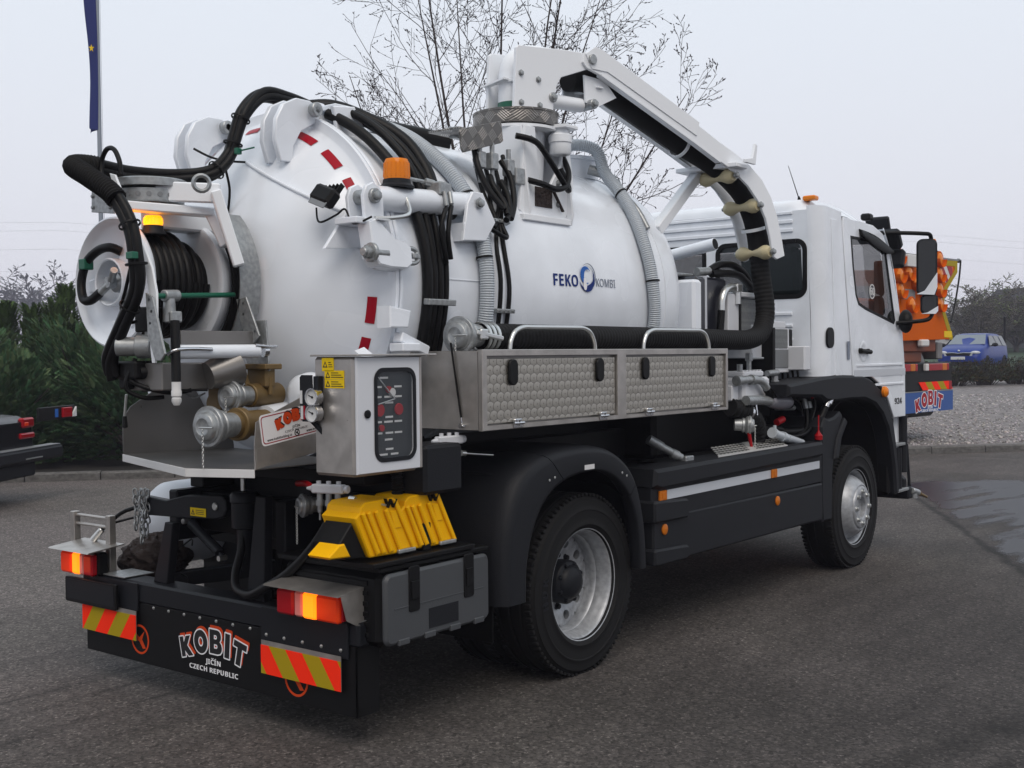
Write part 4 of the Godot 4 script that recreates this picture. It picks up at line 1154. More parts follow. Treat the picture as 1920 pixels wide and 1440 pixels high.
	m.prism([[0.45, 3.36], [0.62, 3.35], [0.72, 3.26], [0.55, 3.18], [0.46, 3.2]], O + N * 0.09, D, Y, 0.012); m.prism([[0.45, 3.36], [0.62, 3.35], [0.72, 3.26], [0.55, 3.18], [0.46, 3.2]], O + N * -0.1, D, Y, 0.012)
	m.bar(P.call(0.57, 3.3, -0.12), P.call(0.57, 3.3, 0.12), 0.05, 0.012)
	part("arm_web", m, M.white_boom)
	m = MB.new(); m.rod(P.call(0.2, 3.185, 0.05), P.call(0.47, 3.19, 0.05), 0.042, -1, 20, 0.004); m.rod(P.call(0.44, 3.19, 0.05), P.call(0.52, 3.19, 0.05), 0.025)
	part("arm_ram", m, M.white_boom)
	m = MB.new()
	for q in [[0.17, 3.185], [0.5, 3.19]]:
		m.rod(P.call(q[0], q[1], 0.0), P.call(q[0], q[1], 0.14), 0.03, -1, 16, 0.004); m.hexbolt(P.call(q[0], q[1], 0.14), N, 0.018, 0.018)
	m.rod(P.call(0.47, 3.445, 0.14), P.call(0.47, 3.445, 0.165), 0.03, -1, 16, 0.003)
	part("arm_pin", m, M.galvanised)
	for q in [[1.80, 2.885, 0.03], [2.055, 2.705, 0.0], [2.19, 2.395, 0.0]]:
		var ro := hold("hose_roller")
		m = MB.new()
		var c: Vector3 = P.call(q[0], q[1], -0.01)
		m.lathe([[0, -0.14], [0.035, -0.14], [0.05, -0.11], [0.05, -0.085], [0.03, -0.035], [0.026, 0.0], [0.03, 0.035], [0.05, 0.085], [0.05, 0.11], [0.035, 0.14], [0, 0.14]], c, N, 20)
		part("roller_body", m, M.cream, ro)
		m = MB.new(); m.rod(c - N * 0.17, c + N * 0.17, 0.013, -1, 10); m.hexbolt(c + N * 0.16, N, 0.017, 0.02)
		part("roller_pin", m, M.galvanised, ro)
	m = MB.new()
	for q in [[1.42, 3.06, 1.0], [2.18, 2.56, 0.0]]:
		var c2: Vector3 = P.call(q[0], q[1], -0.01)
		var tg: Vector3 = (D * 0.93 - Y * 0.37) if q[2] > 0 else (D * 0.25 - Y * 0.97)
		m.lathe([[0.076, -0.012], [0.084, -0.01], [0.084, 0.01], [0.076, 0.012]], c2, tg, 24)
	part("hose_strap", m, M.white_boom)
	# cradle strut to the tank
	m = MB.new(); m.bar(V(2.03, 2.93, 0.74), V(1.5, 2.5, 0.72), 0.07, 0.07, 0.006); m.slab(V(1.9, 2.93, 0.64), V(2.06, 2.96, 1.1), 0.004); m.prism([[1.95, 2.96], [2.1, 2.96], [2.13, 3.09], [2.1, 3.1], [2.06, 3.0], [1.95, 2.98]], V(0, 0, 1.12), V(1, 0, 0), V(0, 1, 0), 0.02, 0.002)
	part("arm_cradle", m, M.white_boom)
	# the hose that hangs from the arm and lies on the locker
	m = MB.new()
	var hp2 := even(cr([P.call(2.25, 2.4, -0.01), P.call(2.25, 2.25, 0.0), V(2.46, 2.05, 1.03), V(2.43, 1.92, 1.04), V(2.33, 1.83, 1.05), V(2.15, 1.79, 1.06), V(1.9, 1.785, 1.06), V(1.4, 1.79, 1.06), V(0.75, 1.79, 1.06), V(0.0, 1.79, 1.06), V(-0.6, 1.79, 1.06), V(-0.72, 1.79, 1.06)], 24), 0.006)
	m.tube(hp2, 0.066, 18, true, 0.0012, 0.03)
	part("suction_hose", m, M.rubber)

# ------------------------------------------------------------------ hose reel on the rear door
func reel():
	var c := V(0, 2.05, -0.075); var ax := V(-1, 0, 0)
	var g := hold("hose_reel")
	var m := MB.new()
	m.lathe([[0.1, 1.955], [0.14, 1.955], [0.2, 1.962], [0.255, 1.972], [0.272, 1.985], [0.282, 2.0], [0.292, 2.008], [0.3, 2.004], [0.302, 1.99], [0.296, 1.975], [0.285, 1.965], [0.26, 1.95], [0.1, 1.94]], V(0, c.y, c.z), ax, 64)
	for k in 3:
		var a := deg_to_rad(118 + k * 120)
		var d := V(0, sin(a), -cos(a)); var t := V(0, cos(a), sin(a))
		m.prism([[0.1, -0.045], [0.235, -0.03], [0.235, 0.03], [0.1, 0.045]], V(-1.955, c.y, c.z), d, t, 0.022 if d.cross(t).x < 0 else -0.022, 0.008)
	part("reel_flange", m, M.white_paint, g)
	m = MB.new()
	m.lathe([[0.0, 1.54], [0.2, 1.54], [0.275, 1.545], [0.295, 1.555], [0.308, 1.58], [0.312, 1.60], [0.306, 1.615], [0.29, 1.62], [0.262, 1.61], [0.2, 1.605], [0.12, 1.605]], V(0, c.y, c.z), ax, 64)
	part("reel_flange", m, M.white_paint, g)
	m = MB.new()
	m.lathe([[0.1, 1.9], [0.1, 2.02], [0.106, 2.024], [0.112, 2.02], [0.112, 1.9]], V(0, c.y, c.z), ax, 40)
	m.lathe([[0.0, 1.93], [0.1, 1.93]], V(0, c.y, c.z), ax, 32)
	part("reel_core", m, M.white_paint, g)
	m = MB.new()
	m.lathe([[0.045, 1.93], [0.045, 1.985], [0.03, 1.995], [0.025, 2.03], [0.0, 2.03]], V(0, c.y, c.z), ax, 20)
	m.rod(V(-2.01, c.y, c.z), V(-2.05, c.y + 0.05, c.z + 0.09), 0.016); m.rod(V(-2.01, c.y, c.z), V(-2.03, c.y - 0.05, c.z - 0.06), 0.018)
	part("rotary_union", m, M.galvanised, g)
	m = MB.new()   # the wound hose, two layers
	for layer in [[0.195, 8.0, 1.63, 1.94], [0.236, 6.0, 1.72, 1.93]]:
		var pts := []
		var turns: float = layer[1]
		for i in int(turns * 40) + 1:
			var a := TAU * i / 40.0
			pts.append(V(-lerp(layer[3], layer[2], i / (turns * 40)), c.y + layer[0] * sin(a), c.z + layer[0] * cos(a)))
		m.tube(pts, 0.0215, 8)
	m.lathe([[0.18, 1.6], [0.18, 1.95]], V(0, c.y, c.z), ax, 32)
	part("wound_hose", m, M.hose, g)
	m = MB.new()
	m.tube(cr([V(-2.03, c.y - 0.045, c.z - 0.055), V(-2.05, c.y - 0.08, c.z - 0.1), V(-2.05, c.y - 0.07, c.z - 0.16), V(-2.04, c.y + 0.01, c.z - 0.19), V(-2.03, c.y + 0.1, c.z - 0.16), V(-2.02, c.y + 0.15, c.z - 0.08), V(-2.01, c.y + 0.16, c.z + 0.0), V(-1.98, c.y + 0.14, c.z + 0.04)], 6), 0.021, 10)
	part("feed_hose", m, M.hose, g)
	m = MB.new(); m.box(V(-2.03, c.y + 0.09, c.z - 0.165), V(0.05, 0.05, 0.05), 0.004)
	part("hose_clip", m, M.green_paint, g)
	m = MB.new(); m.box(V(-1.985, c.y - 0.2, c.z + 0.02), V(0.04, 0.05, 0.05), 0.004)
	part("flange_block", m, M.white_paint, g)
	# the frame that carries it
	g = hold("reel_frame")
	m = MB.new()
	m.prism([[0.085, 2.52], [0.125, 2.51], [0.21, 2.37], [0.305, 2.22], [0.385, 2.09], [0.415, 1.98], [0.41, 1.74], [0.395, 1.68], [0.375, 1.68], [0.365, 1.74], [0.365, 1.96], [0.345, 2.05], [0.26, 2.2], [0.17, 2.35]], V(-2.1, 0, 0), V(0, 0, 1), V(0, 1, 0), 0.012, 0.002)
	part("guide_arm", m, M.white_boom, g)
	m = MB.new()
	m.prism([[-0.06, 2.36], [-0.055, 2.49], [0.03, 2.49], [0.11, 2.44], [0.11, 2.34]], V(-2.1, 0, 0), V(0, 0, 1), V(0, 1, 0), 0.012, 0.002)
	for q in [[-0.045, 2.38], [-0.045, 2.43], [0.09, 2.37]]: m.hexbolt(V(-2.112, q[1], q[0]), V(-1, 0, 0), 0.008, 0.008)
	part("head_plate", m, M.galvanised, g)
	m = MB.new()
	m.bar(V(-2.09, 2.385, 0.06), V(-1.66, 2.375, 0.22), 0.09, 0.04, 0.006); m.bar(V(-1.67, 2.39, 0.21), V(-1.62, 2.22, 0.27), 0.08, 0.05, 0.006)
	m.bar(V(-1.9, 2.46, 0.12), V(-1.70, 2.45, 0.33), 0.03, 0.09, 0.006); m.bar(V(-1.72, 2.46, 0.32), V(-1.64, 2.12, 0.38), 0.09, 0.05, 0.006)
	part("reel_beam", m, M.white_boom, g)
	m = MB.new()
	m.lathe([[0, 2.41], [0.15, 2.41], [0.155, 2.415], [0.155, 2.47], [0.13, 2.473], [0, 2.473]], V(-1.86, 0, 0.02), V(0, 1, 0), 32)
	m.lathe([[0, 2.482], [0.17, 2.482], [0.17, 2.515], [0.165, 2.52], [0, 2.52]], V(-1.86, 0, 0.02), V(0, 1, 0), 32)
	m.lathe([[0.035, -0.008], [0.045, 0.0], [0.035, 0.008], [0.025, 0.0], [0.035, -0.008]], V(-1.85, 2.475, 0.39), V(-0.5, 0, 0.8), 16)
	var sw := part("swivel_ring", m, M.galvanised, g)
	for k in 20:
		var a := TAU * k / 20.0
		m = MB.new(); m.rod(V(-1.86 + 0.152 * cos(a), 2.442, 0.02 + 0.152 * sin(a)), V(-1.86 + 0.157 * cos(a), 2.442, 0.02 + 0.157 * sin(a)), 0.012, -1, 10)
		part("ring_bolt_hole", m, M.unit_grey, sw)
	m = MB.new(); m.slab(V(-1.86, 2.3, -0.06), V(-1.4, 2.42, 0.08), 0.01); m.bar(V(-1.5, 2.36, 0.0), V(-1.32, 2.2, 0.0), 0.3, 0.05)
	part("door_bracket", m, M.white_boom, g)
	m = MB.new()
	var rings := []
	for i in 15:
		var a := deg_to_rad(lerp(48.0, -42.0, i / 14.0))
		var rdl := V(0, sin(a), cos(a))
		var cc := V(0, c.y, c.z)
		rings.append([cc + rdl * 0.44 + V(-1.62, 0, 0), cc + rdl * 0.44 + V(-1.50, 0, 0), cc + rdl * 0.43 + V(-1.50, 0, 0), cc + rdl * 0.43 + V(-1.62, 0, 0)])
	m.loft(rings, true, true)
	part("curved_guard", m, M.galvanised, g)
	m = MB.new(); rings = []
	for i in 15:
		var a := deg_to_rad(lerp(40.0, -50.0, i / 14.0))
		var rdl := V(0, sin(a), cos(a)); var cc := V(0, c.y, c.z)
		rings.append([cc + rdl * 0.35 + V(-1.58, 0, 0), cc + rdl * 0.36 + V(-1.50, 0, 0), cc + rdl * 0.335 + V(-1.50, 0, 0), cc + rdl * 0.325 + V(-1.58, 0, 0)])
	m.loft(rings, true, true)
	part("rubber_guard", m, M.rubber, g)
	m = MB.new(); m.rod(V(-2.11, 1.967, 0.365), V(-1.6, 1.993, 0.29), 0.012, -1, 10)
	part("guide_rod", m, M.green_paint, g)
	m = MB.new(); m.rod(V(-2.03, 1.972, 0.352), V(-1.95, 1.976, 0.342), 0.026, -1, 16, 0.003); m.rod(V(-2.0, 1.96, 0.35), V(-2.0, 1.86, 0.35), 0.025, 0.03); m.box(V(-1.99, 1.88, 0.36), V(0.06, 0.05, 0.06), 0.006)
	part("hose_guide", m, M.galvanised, g)
	m = MB.new(); m.rod(V(-2.06, 1.727, 0.465), V(-1.63, 1.729, 0.492), 0.031, -1, 22, 0.004)
	part("guide_roller", m, M.white_paint, g)
	m = MB.new()
	m.tube(cr([V(-2.1, 1.715, 0.47), V(-2.08, 1.735, 0.5), V(-2.0, 1.74, 0.51), V(-1.9, 1.737, 0.512)], 4), 0.008, 6)
	m.tube(cr([V(-1.66, 1.755, 0.51), V(-1.6, 1.75, 0.52), V(-1.55, 1.75, 0.525)], 4), 0.009, 6); m.rod(V(-1.6, 1.73, 0.49), V(-1.58, 1.73, 0.495), 0.03)
	part("roller_handle", m, M.chrome, g)
	m = MB.new()
	m.prism([[0.37, 1.98], [0.42, 1.96], [0.5, 1.72], [0.47, 1.69], [0.43, 1.69], [0.38, 1.8]], V(-2.125, 0, 0), V(0, 0, 1), V(0, 1, 0), 0.01, 0.002)
	m.prism([[0.33, 1.97], [0.4, 1.98], [0.49, 1.8], [0.42, 1.74], [0.36, 1.86]], V(-1.61, 0, 0), V(0, 0, 1), V(0, 1, 0), 0.01, 0.002)
	m.prism([[0.36, 1.87], [0.5, 1.87], [0.52, 1.64], [0.40, 1.6], [0.35, 1.7]], V(-1.58, 0, 0), V(0, 0, 1), V(0, 1, 0), 0.01, 0.002)
	for q in [[-2.127, 1.95, 0.395], [-2.127, 1.85, 0.4], [-2.127, 1.9, 0.41], [-1.612, 1.95, 0.38], [-1.612, 1.9, 0.38], [-1.612, 1.82, 0.46], [-1.612, 1.79, 0.43]]: m.hexbolt(V(q[0], q[1], q[2]), V(-1, 0, 0), 0.008, 0.008)
	part("roller_bracket", m, M.galvanised, g)
	m = MB.new(); m.bar(V(-2.0, 1.79, 0.42), V(-1.6, 1.79, 0.44), 0.012, 0.06, 0.002); m.rod(V(-1.86, 1.62, 0.42), V(-1.72, 1.66, 0.44), 0.06, 0.09, 20); m.slab(V(-2.08, 1.56, 0.16), V(-1.8, 1.68, 0.4), 0.006)
	part("lower_frame", m, M.steel_dark, g)
	m = MB.new(); m.rod(V(-2.16, 1.753, 0.19), V(-2.06, 1.753, 0.3), 0.042, -1, 20, 0.004); m.rod(V(-2.1, 1.753, 0.255), V(-2.06, 1.753, 0.31), 0.052, -1, 20, 0.004); m.box(V(-2.06, 1.78, 0.3), V(0.05, 0.12, 0.03), 0.004)
	part("drive_motor", m, M.galvanised, g)
	m = MB.new(); m.box(V(-2.05, 1.87, 0.27), V(0.08, 0.11, 0.1), 0.006); m.box(V(-2.08, 1.65, 0.2), V(0.1, 0.08, 0.16), 0.01); m.box(V(-2.06, 1.6, 0.16), V(0.1, 0.07, 0.08), 0.01); m.rod(V(-2.09, 1.64, 0.26), V(-1.98, 1.64, 0.32), 0.03)
	part("valve_bank", m, M.black, g)
	m = MB.new(); m.tube(cr([V(-2.12, 1.66, 0.2), V(-2.12, 1.61, 0.22), V(-2.08, 1.57, 0.3), V(-2.0, 1.55, 0.36), V(-1.93, 1.56, 0.4)], 5), 0.011, 6); m.tube(cr([V(-2.1, 1.7, 0.24), V(-2.14, 1.58, 0.22), V(-2.08, 1.53, 0.26), V(-2.0, 1.53, 0.3)], 5), 0.01, 6)
	m.rod(V(-2.07, 1.56, 0.24), V(-1.92, 1.56, 0.5), 0.005)
	part("control_hose", m, M.hose, g)
	m = MB.new(); m.rod(V(-2.08, 1.541, 0.137), V(-2.08, 1.44, 0.12), 0.006)
	var lv := part("control_lever", m, M.bright, g)
	m = MB.new(); m.lathe([[0, 0], [0.009, 0], [0.013, -0.05], [0, -0.055]], V(-2.08, 1.445, 0.121), V(0, 1, 0), 10)
	part("lever_grip", m, M.black, lv)
	m = MB.new(); m.rod(V(-2.06, 1.86, 0.47), V(-2.08, 1.6, 0.5), 0.02)
	part("jetting_hose", m, M.hose, g)
	m = MB.new(); m.lathe([[0, 1.50], [0.012, 1.5], [0.021, 1.515], [0.021, 1.53], [0.018, 1.532], [0.018, 1.536], [0.022, 1.54], [0.022, 1.56], [0.02, 1.565], [0.02, 1.6], [0, 1.6]], V(-2.08, 0, 0.5), V(0, 1, 0), 16)
	part("jet_nozzle", m, M.label_white, g)
	beacon("warning_beacon", V(-1.9, 2.285, 0.10), 0.042, 0.066, M.beacon_lit)
	lamp(truck, V(-2.01, 2.32, 0.1), Color(1, 0.55, 0.05), 0.012, 0.05)
	# the hose bundle that arches from the tank to the reel head
	g = hold("conduit")
	var path := [V(-1.02, 2.95, 0.22), V(-1.15, 2.985, 0.18), V(-1.3, 2.99, 0.16), V(-1.42, 2.885, 0.161), V(-1.47, 2.755, 0.15), V(-1.5, 2.665, 0.14), V(-1.6, 2.575, 0.13), V(-1.75, 2.545, 0.06), V(-1.95, 2.545, -0.01), V(-2.12, 2.565, -0.035), V(-2.22, 2.55, -0.02), V(-2.22, 2.49, 0.1), V(-2.19, 2.4, 0.235), V(-2.175, 2.27, 0.325), V(-2.17, 2.135, 0.355), V(-2.16, 2.0, 0.345), V(-2.16, 1.845, 0.235), V(-2.16, 1.707, 0.14), V(-2.14, 1.62, 0.13)]
	var sm := cr(path, 8)
	for k in 4:
		var pp := []
		for i in sm.size():
			var a := TAU * k / 4.0 + i * 0.035
			pp.append(sm[i] + V(0.3 * sin(a), cos(a), sin(a) * 0.9) * 0.021)
		m = MB.new(); m.tube(even(pp, 0.012), 0.021, 8)
		part("bundled_hose", m, M.hose, g)
	m = MB.new()
	var seg := []
	for i in range(70, 98): seg.append(sm[i])
	m.tube(even(cr(seg, 3), 0.0035), 0.045, 12, true, 0.003, 0.014)
	part("spiral_wrap", m, M.rubber, g)
	m = MB.new()
	for i in [26, 34, 46, 104, 114, 124]:
		var tg: Vector3 = sm[i + 1] - sm[i - 1]
		m.lathe([[0.044, -0.005], [0.048, -0.004], [0.048, 0.004], [0.044, 0.005]], sm[i], tg, 16)
	part("cable_tie", m, M.black, g)
	m = MB.new(); m.box(sm[36] + V(0, -0.02, 0.045), V(0.03, 0.03, 0.025), 0.003); m.box(sm[112] + V(-0.03, 0, 0.02), V(0.03, 0.03, 0.05), 0.003); m.rod(sm[36] + V(0, -0.02, 0.04), sm[36] + V(0.02, -0.01, 0.14), 0.004)
	part("hose_clip", m, M.green_paint, g)
	m = MB.new()
	m.tube(cr([V(-2.12, 2.4, 0.12), V(-2.11, 2.5, 0.03), V(-2.1, 2.58, 0.01), V(-2.1, 2.63, 0.05), V(-2.1, 2.625, 0.105), V(-2.1, 2.57, 0.145), V(-2.1, 2.51, 0.155)], 6), 0.011, 8)
	m.tube(cr([V(-2.15, 2.12, 0.3), V(-2.15, 2.0, 0.25), V(-2.14, 1.92, 0.2), V(-2.13, 1.86, 0.22), V(-2.12, 1.86, 0.28)], 5), 0.008, 6)
	m.tube(cr([V(-1.5, 2.6, 0.12), V(-1.48, 2.52, 0.12), V(-1.47, 2.44, 0.1), V(-1.46, 2.38, 0.07)], 4), 0.007, 6)
	part("loose_cable", m, M.hose, g)

func tail_tray():
	var g := hold("drip_tray")
	var y := 1.22
	var m := MB.new()
	m.prism([[-1.72, -0.435], [-2.008, 0.463], [-1.88, 0.76], [-1.35, 0.76], [-1.1, -0.6], [-1.5, -0.63]], V(0, y, 0), V(1, 0, 0), V(0, 0, 1), -0.004)
	part("tray_floor", m, M.steel_dark, g)
	m = MB.new()
	m.bar(V(-1.722, y - 0.014, -0.437), V(-2.012, y - 0.014, 0.463), 0.006, 0.036, 0.002); m.bar(V(-2.012, y - 0.014, 0.465), V(-1.885, y - 0.014, 0.765), 0.006, 0.036, 0.002)
	part("tray_lip", m, M.label_white, g)
	m = MB.new()
	var wl := V(-1.5, 0, -0.63) - V(-1.72, 0, -0.435); var wd := wl.normalized()
	m.prism([[0.0, y], [0.0, 1.40], [0.04, 1.46], [0.15, 1.53], [0.55, 1.53], [0.6, y]], V(-1.722, 0, -0.437), V(0.72, 0, 0.16).normalized(), V(0, 1, 0), 0.004)
	for q in [[0.1, 1.46], [0.2, 1.5]]: m.rod(V(-1.722, q[1], -0.437) + V(0.72, 0, 0.16).normalized() * q[0], V(-1.722, q[1], -0.427) + V(0.72, 0, 0.16).normalized() * q[0], 0.008)
	part("tray_back", m, M.steel_dark, g)
	m = MB.new()
	m.prism([[-1.885, 1.225], [-1.885, 1.32], [-1.875, 1.425], [-1.84, 1.44], [-1.36, 1.62], [-1.36, 1.30], [-1.4, 1.29]], V(0, 0, 0.762), V(1, 0, 0), V(0, 1, 0), 0.004)
	var w := part("tray_side", m, M.steel, g)
	m = MB.new()
	m.prism([[-1.887, 1.224], [-1.38, 1.30], [-1.38, 1.372], [-1.875, 1.312]], V(0, 0, 0.7675), V(1, 0, 0), V(0, 1, 0), 0.003)
	part("tray_rim", m, M.steel, g)
	# the maker's sticker
	var ex := V(1, 0.14, 0).normalized(); var ey := V(-0.14, 1, 0).normalized()
	var c := V(-1.655, 1.412, 0.7675)
	m = MB.new(); m.prism(rr(0.40, 0.135, 0.018), c, ex, ey, 0.001)
	var s := part("maker_sticker", m, M.print_white, w)
	m = MB.new(); m.prism(rr(0.385, 0.12, 0.014), c + V(0, 0, 0.0012), ex, ey, 0.0005, 0.0, [rr(0.377, 0.112, 0.011)])
	part("sticker_border", m, M.reflector_red, s)
	kobit(s, c + ey * 0.022 + ex.cross(ey) * 0.001, ex, ey, 0.42, M.print_orange, M.print_orange, M.print_black)
	var n2 := ex.cross(ey)
	text("sticker_text", "JIČÍN", 0.010, c - ey * 0.014 + n2 * 0.0015, ex, ey, M.print_black, s, true, 0.0, 0.0006, "Droid Sans", true, 1.3)
	text("sticker_text", "CZECH REPUBLIC", 0.009, c - ey * 0.028 + n2 * 0.0015, ex, ey, M.print_black, s, false, 0.0, 0.0006, "Droid Sans", true, 1.4)
	text("sticker_text", "www.kobitholding.cz", 0.010, c - ey * 0.046 - ex * 0.1 + n2 * 0.0015, ex, ey, M.print_black, s, true, 0.0, 0.0006)
	text("sticker_text", "www.kobit.cz", 0.010, c - ey * 0.046 + ex * 0.1 + n2 * 0.0015, ex, ey, M.print_black, s, true, 0.0, 0.0006)
	ring_mark(s, c - ey * 0.043 + n2 * 0.0015, ex, ey, 0.015, M.print_black)
	# outlets
	coupling("outlet_coupling", V(-1.97, 1.405, 0.56), V(-1, 0, 0.12), 0.068)
	coupling("outlet_coupling", V(-1.78, 1.527, 0.47), V(-1, 0, 0.12), 0.055)
	g = hold("gate_valve")
	m = MB.new(); m.rod(V(-1.83, 1.405, 0.54), V(-1.6, 1.405, 0.5), 0.058, -1, 24, 0.006); m.rod(V(-1.8, 1.405, 0.538), V(-1.76, 1.405, 0.53), 0.074, -1, 24, 0.004)
	part("valve_body", m, M.brass, g)
	m = MB.new(); m.rod(V(-1.6, 1.405, 0.5), V(-1.4, 1.42, 0.46), 0.075, -1, 24)
	part("outlet_pipe", m, M.white_paint, g)
	g = hold("gate_valve")
	m = MB.new(); m.rod(V(-1.66, 1.527, 0.455), V(-1.46, 1.527, 0.42), 0.055, -1, 24, 0.004); m.slab(V(-1.6, 1.56, 0.37), V(-1.54, 1.66, 0.51), 0.01); m.slab(V(-1.62, 1.645, 0.35), V(-1.52, 1.67, 0.53), 0.004)
	for k in 5: m.rod(V(-1.57, 1.53 + 0.0, 0.36 + k * 0.036), V(-1.57, 1.61, 0.36 + k * 0.036), 0.012, -1, 8)
	m.bar(V(-1.62, 1.68, 0.36), V(-1.66, 1.56, 0.46), 0.022, 0.008, 0.002)
	part("valve_body", m, M.brass, g)
	m = MB.new(); m.lathe([[0, 0.07], [0.05, 0.065], [0.09, 0.03], [0.1, -0.04]], V(-1.42, 1.53, 0.58), V(-0.9, 0, 0.3), 24)
	part("outlet_dome", m, M.white_paint, g)
	g = hold("gate_valve")
	m = MB.new(); m.box(V(-1.72, 1.53, 0.33), V(0.08, 0.12, 0.09), 0.012); m.rod(V(-1.72, 1.5, 0.33), V(-1.72, 1.42, 0.34), 0.03); m.rod(V(-1.76, 1.49, 0.335), V(-1.66, 1.49, 0.33), 0.05, -1, 20)
	part("valve_body", m, M.brass, g)
	m = MB.new(); m.box(V(-1.78, 1.615, 0.28), V(0.1, 0.09, 0.07), 0.006, Basis(V(0, 0, 1), 0.5)); m.tube(cr([V(-1.84, 1.6, 0.24), V(-1.85, 1.55, 0.24), V(-1.83, 1.52, 0.28), V(-1.78, 1.54, 0.3)], 4), 0.005, 6)
	part("valve_actuator", m, M.galvanised, g)

func control_box():
	var g := hold("control_cabinet")
	var m := MB.new()
	m.slab(V(-1.76, 1.205, 1.0), V(-1.375, 1.7, 1.236), 0.012)
	part("cabinet_body", m, M.steel, g)
	m = MB.new(); m.slab(V(-1.77, 1.702, 0.99), V(-1.29, 1.71, 1.275), 0.003); m.slab(V(-1.375, 1.215, 1.0), V(-1.36, 1.70, 1.25), 0.006)
	part("cabinet_roof", m, M.steel, g)
	m = MB.new(); m.prism([[-1.755, 1.217], [-1.378, 1.217], [-1.378, 1.697], [-1.755, 1.697]], V(0, 0, 1.2385), V(1, 0, 0), V(0, 1, 0), 0.014, 0.003, [rr(0.235, 0.375, 0.045, -1.532, 1.455)])
	var d := part("cabinet_door", m, M.unit_white, g)
	m = MB.new(); m.prism(rr(0.255, 0.395, 0.053, -1.532, 1.455, 6), V(0, 0, 1.253), V(1, 0, 0), V(0, 1, 0), 0.005, 0.002, [rr(0.22, 0.36, 0.04, -1.532, 1.455, 6)])
	part("window_gasket", m, M.grey_plastic, d)
	m = MB.new(); m.prism(rr(0.236, 0.376, 0.045, -1.532, 1.455), V(0, 0, 1.2515), V(1, 0, 0), V(0, 1, 0), 0.0)
	part("window_pane", m, M.clear, d)
	m = MB.new(); m.lathe([[0.0, 0.0], [0.016, 0.0], [0.018, 0.006], [0.01, 0.009], [0.0, 0.007]], V(-1.7, 1.463, 1.2525), V(0, 0, 1), 18)
	part("door_lock", m, M.black, d)
	m = MB.new(); m.slab(V(-1.66, 1.25, 1.2365), V(-1.41, 1.66, 1.238), 0.0)
	var p := part("switch_panel", m, M.print_black, g)
	m = MB.new()
	for q in [[-1.585, 1.61, 0.05], [-1.62, 1.572, 0.045], [-1.5, 1.572, 0.045], [-1.62, 1.53, 0.04], [-1.56, 1.53, 0.045], [-1.5, 1.53, 0.045], [-1.555, 1.505, 0.05], [-1.555, 1.445, 0.045], [-1.62, 1.425, 0.04], [-1.56, 1.425, 0.05], [-1.5, 1.425, 0.045], [-1.62, 1.378, 0.045], [-1.555, 1.378, 0.045], [-1.5, 1.378, 0.045], [-1.56, 1.35, 0.045], [-1.555, 1.31, 0.045], [-1.6, 1.288, 0.065], [-1.525, 1.288, 0.045]]:
		m.slab(V(q[0] - q[2] / 2, q[1] - 0.004, 1.2385), V(q[0] + q[2] / 2, q[1] + 0.004, 1.2395), 0.0)
	part("switch_label", m, M.label_white, p)
	m = MB.new()
	m.rod(V(-1.615, 1.475, 1.238), V(-1.615, 1.475, 1.247), 0.028, -1, 18, 0.003); m.rod(V(-1.5, 1.475, 1.238), V(-1.5, 1.475, 1.247), 0.026, -1, 18, 0.003); m.rod(V(-1.605, 1.4, 1.238), V(-1.605, 1.4, 1.247), 0.014, -1, 14); m.rod(V(-1.56, 1.56, 1.238), V(-1.56, 1.56, 1.247), 0.015, -1, 14)
	part("red_button", m, M.red_plastic, p)
	m = MB.new(); m.rod(V(-1.54, 1.548, 1.238), V(-1.54, 1.548, 1.2475), 0.018, -1, 18)
	part("pressure_gauge", m, M.label_white, p)
	m = MB.new(); m.slab(V(-1.64, 1.63, 1.2385), V(-1.6, 1.655, 1.2395), 0.0)
	part("warning_label", m, M.warn_yellow, p)
	m = MB.new(); m.rod(V(-1.635, 1.62, 1.247), V(-1.53, 1.52, 1.249), 0.003, -1, 5); m.rod(V(-1.53, 1.52, 1.248), V(-1.63, 1.5, 1.248), 0.003, -1, 5)
	part("door_stay", m, M.bright, p)
	for q in [[1.668, 1.09, 0.07, 0.055], [1.625, 1.128, 0.115, 0.036], [1.588, 1.128, 0.115, 0.036]]:
		m = MB.new(); m.slab(V(-1.7625, q[0] - q[3] / 2, q[1] - q[2] / 2), V(-1.7605, q[0] + q[3] / 2, q[1] + q[2] / 2), 0.0)
		var wl := part("warning_label", m, M.warn_yellow, g)
		m = MB.new()
		var zt: float = q[1] - q[2] / 2 + 0.02
		m.prism([[zt - 0.014, q[0] - 0.012], [zt + 0.014, q[0] - 0.012], [zt, q[0] + 0.014]], V(-1.7627, 0, 0), V(0, 0, 1), V(0, 1, 0), 0.0005, 0.0, [[[zt - 0.008, q[0] - 0.008], [zt + 0.008, q[0] - 0.008], [zt, q[0] + 0.007]]])
		for k in 3: m.slab(V(-1.7633, q[0] - 0.011 + k * 0.009, zt + 0.02), V(-1.7627, q[0] - 0.008 + k * 0.009, zt + 0.02 + (q[2] - 0.045) * [1.0, 0.85, 0.6][k]), 0.0)
		part("warning_print", m, M.print_black, wl)
	# two pressure gauges on a black plate
	g = hold("gauge_bracket")
	m = MB.new(); m.prism([[0.955, 1.45], [0.955, 1.615], [0.965, 1.625], [1.03, 1.625], [1.04, 1.43], [0.97, 1.43]], V(-1.79, 0, 0), V(0, 0, 1), V(0, 1, 0), 0.008, 0.002); m.bar(V(-1.79, 1.45, 1.0), V(-1.7, 1.3, 1.1), 0.02, 0.02); m.slab(V(-1.79, 1.44, 1.03), V(-1.76, 1.62, 1.06), 0.002)
	part("gauge_plate", m, M.grey_plastic, g)
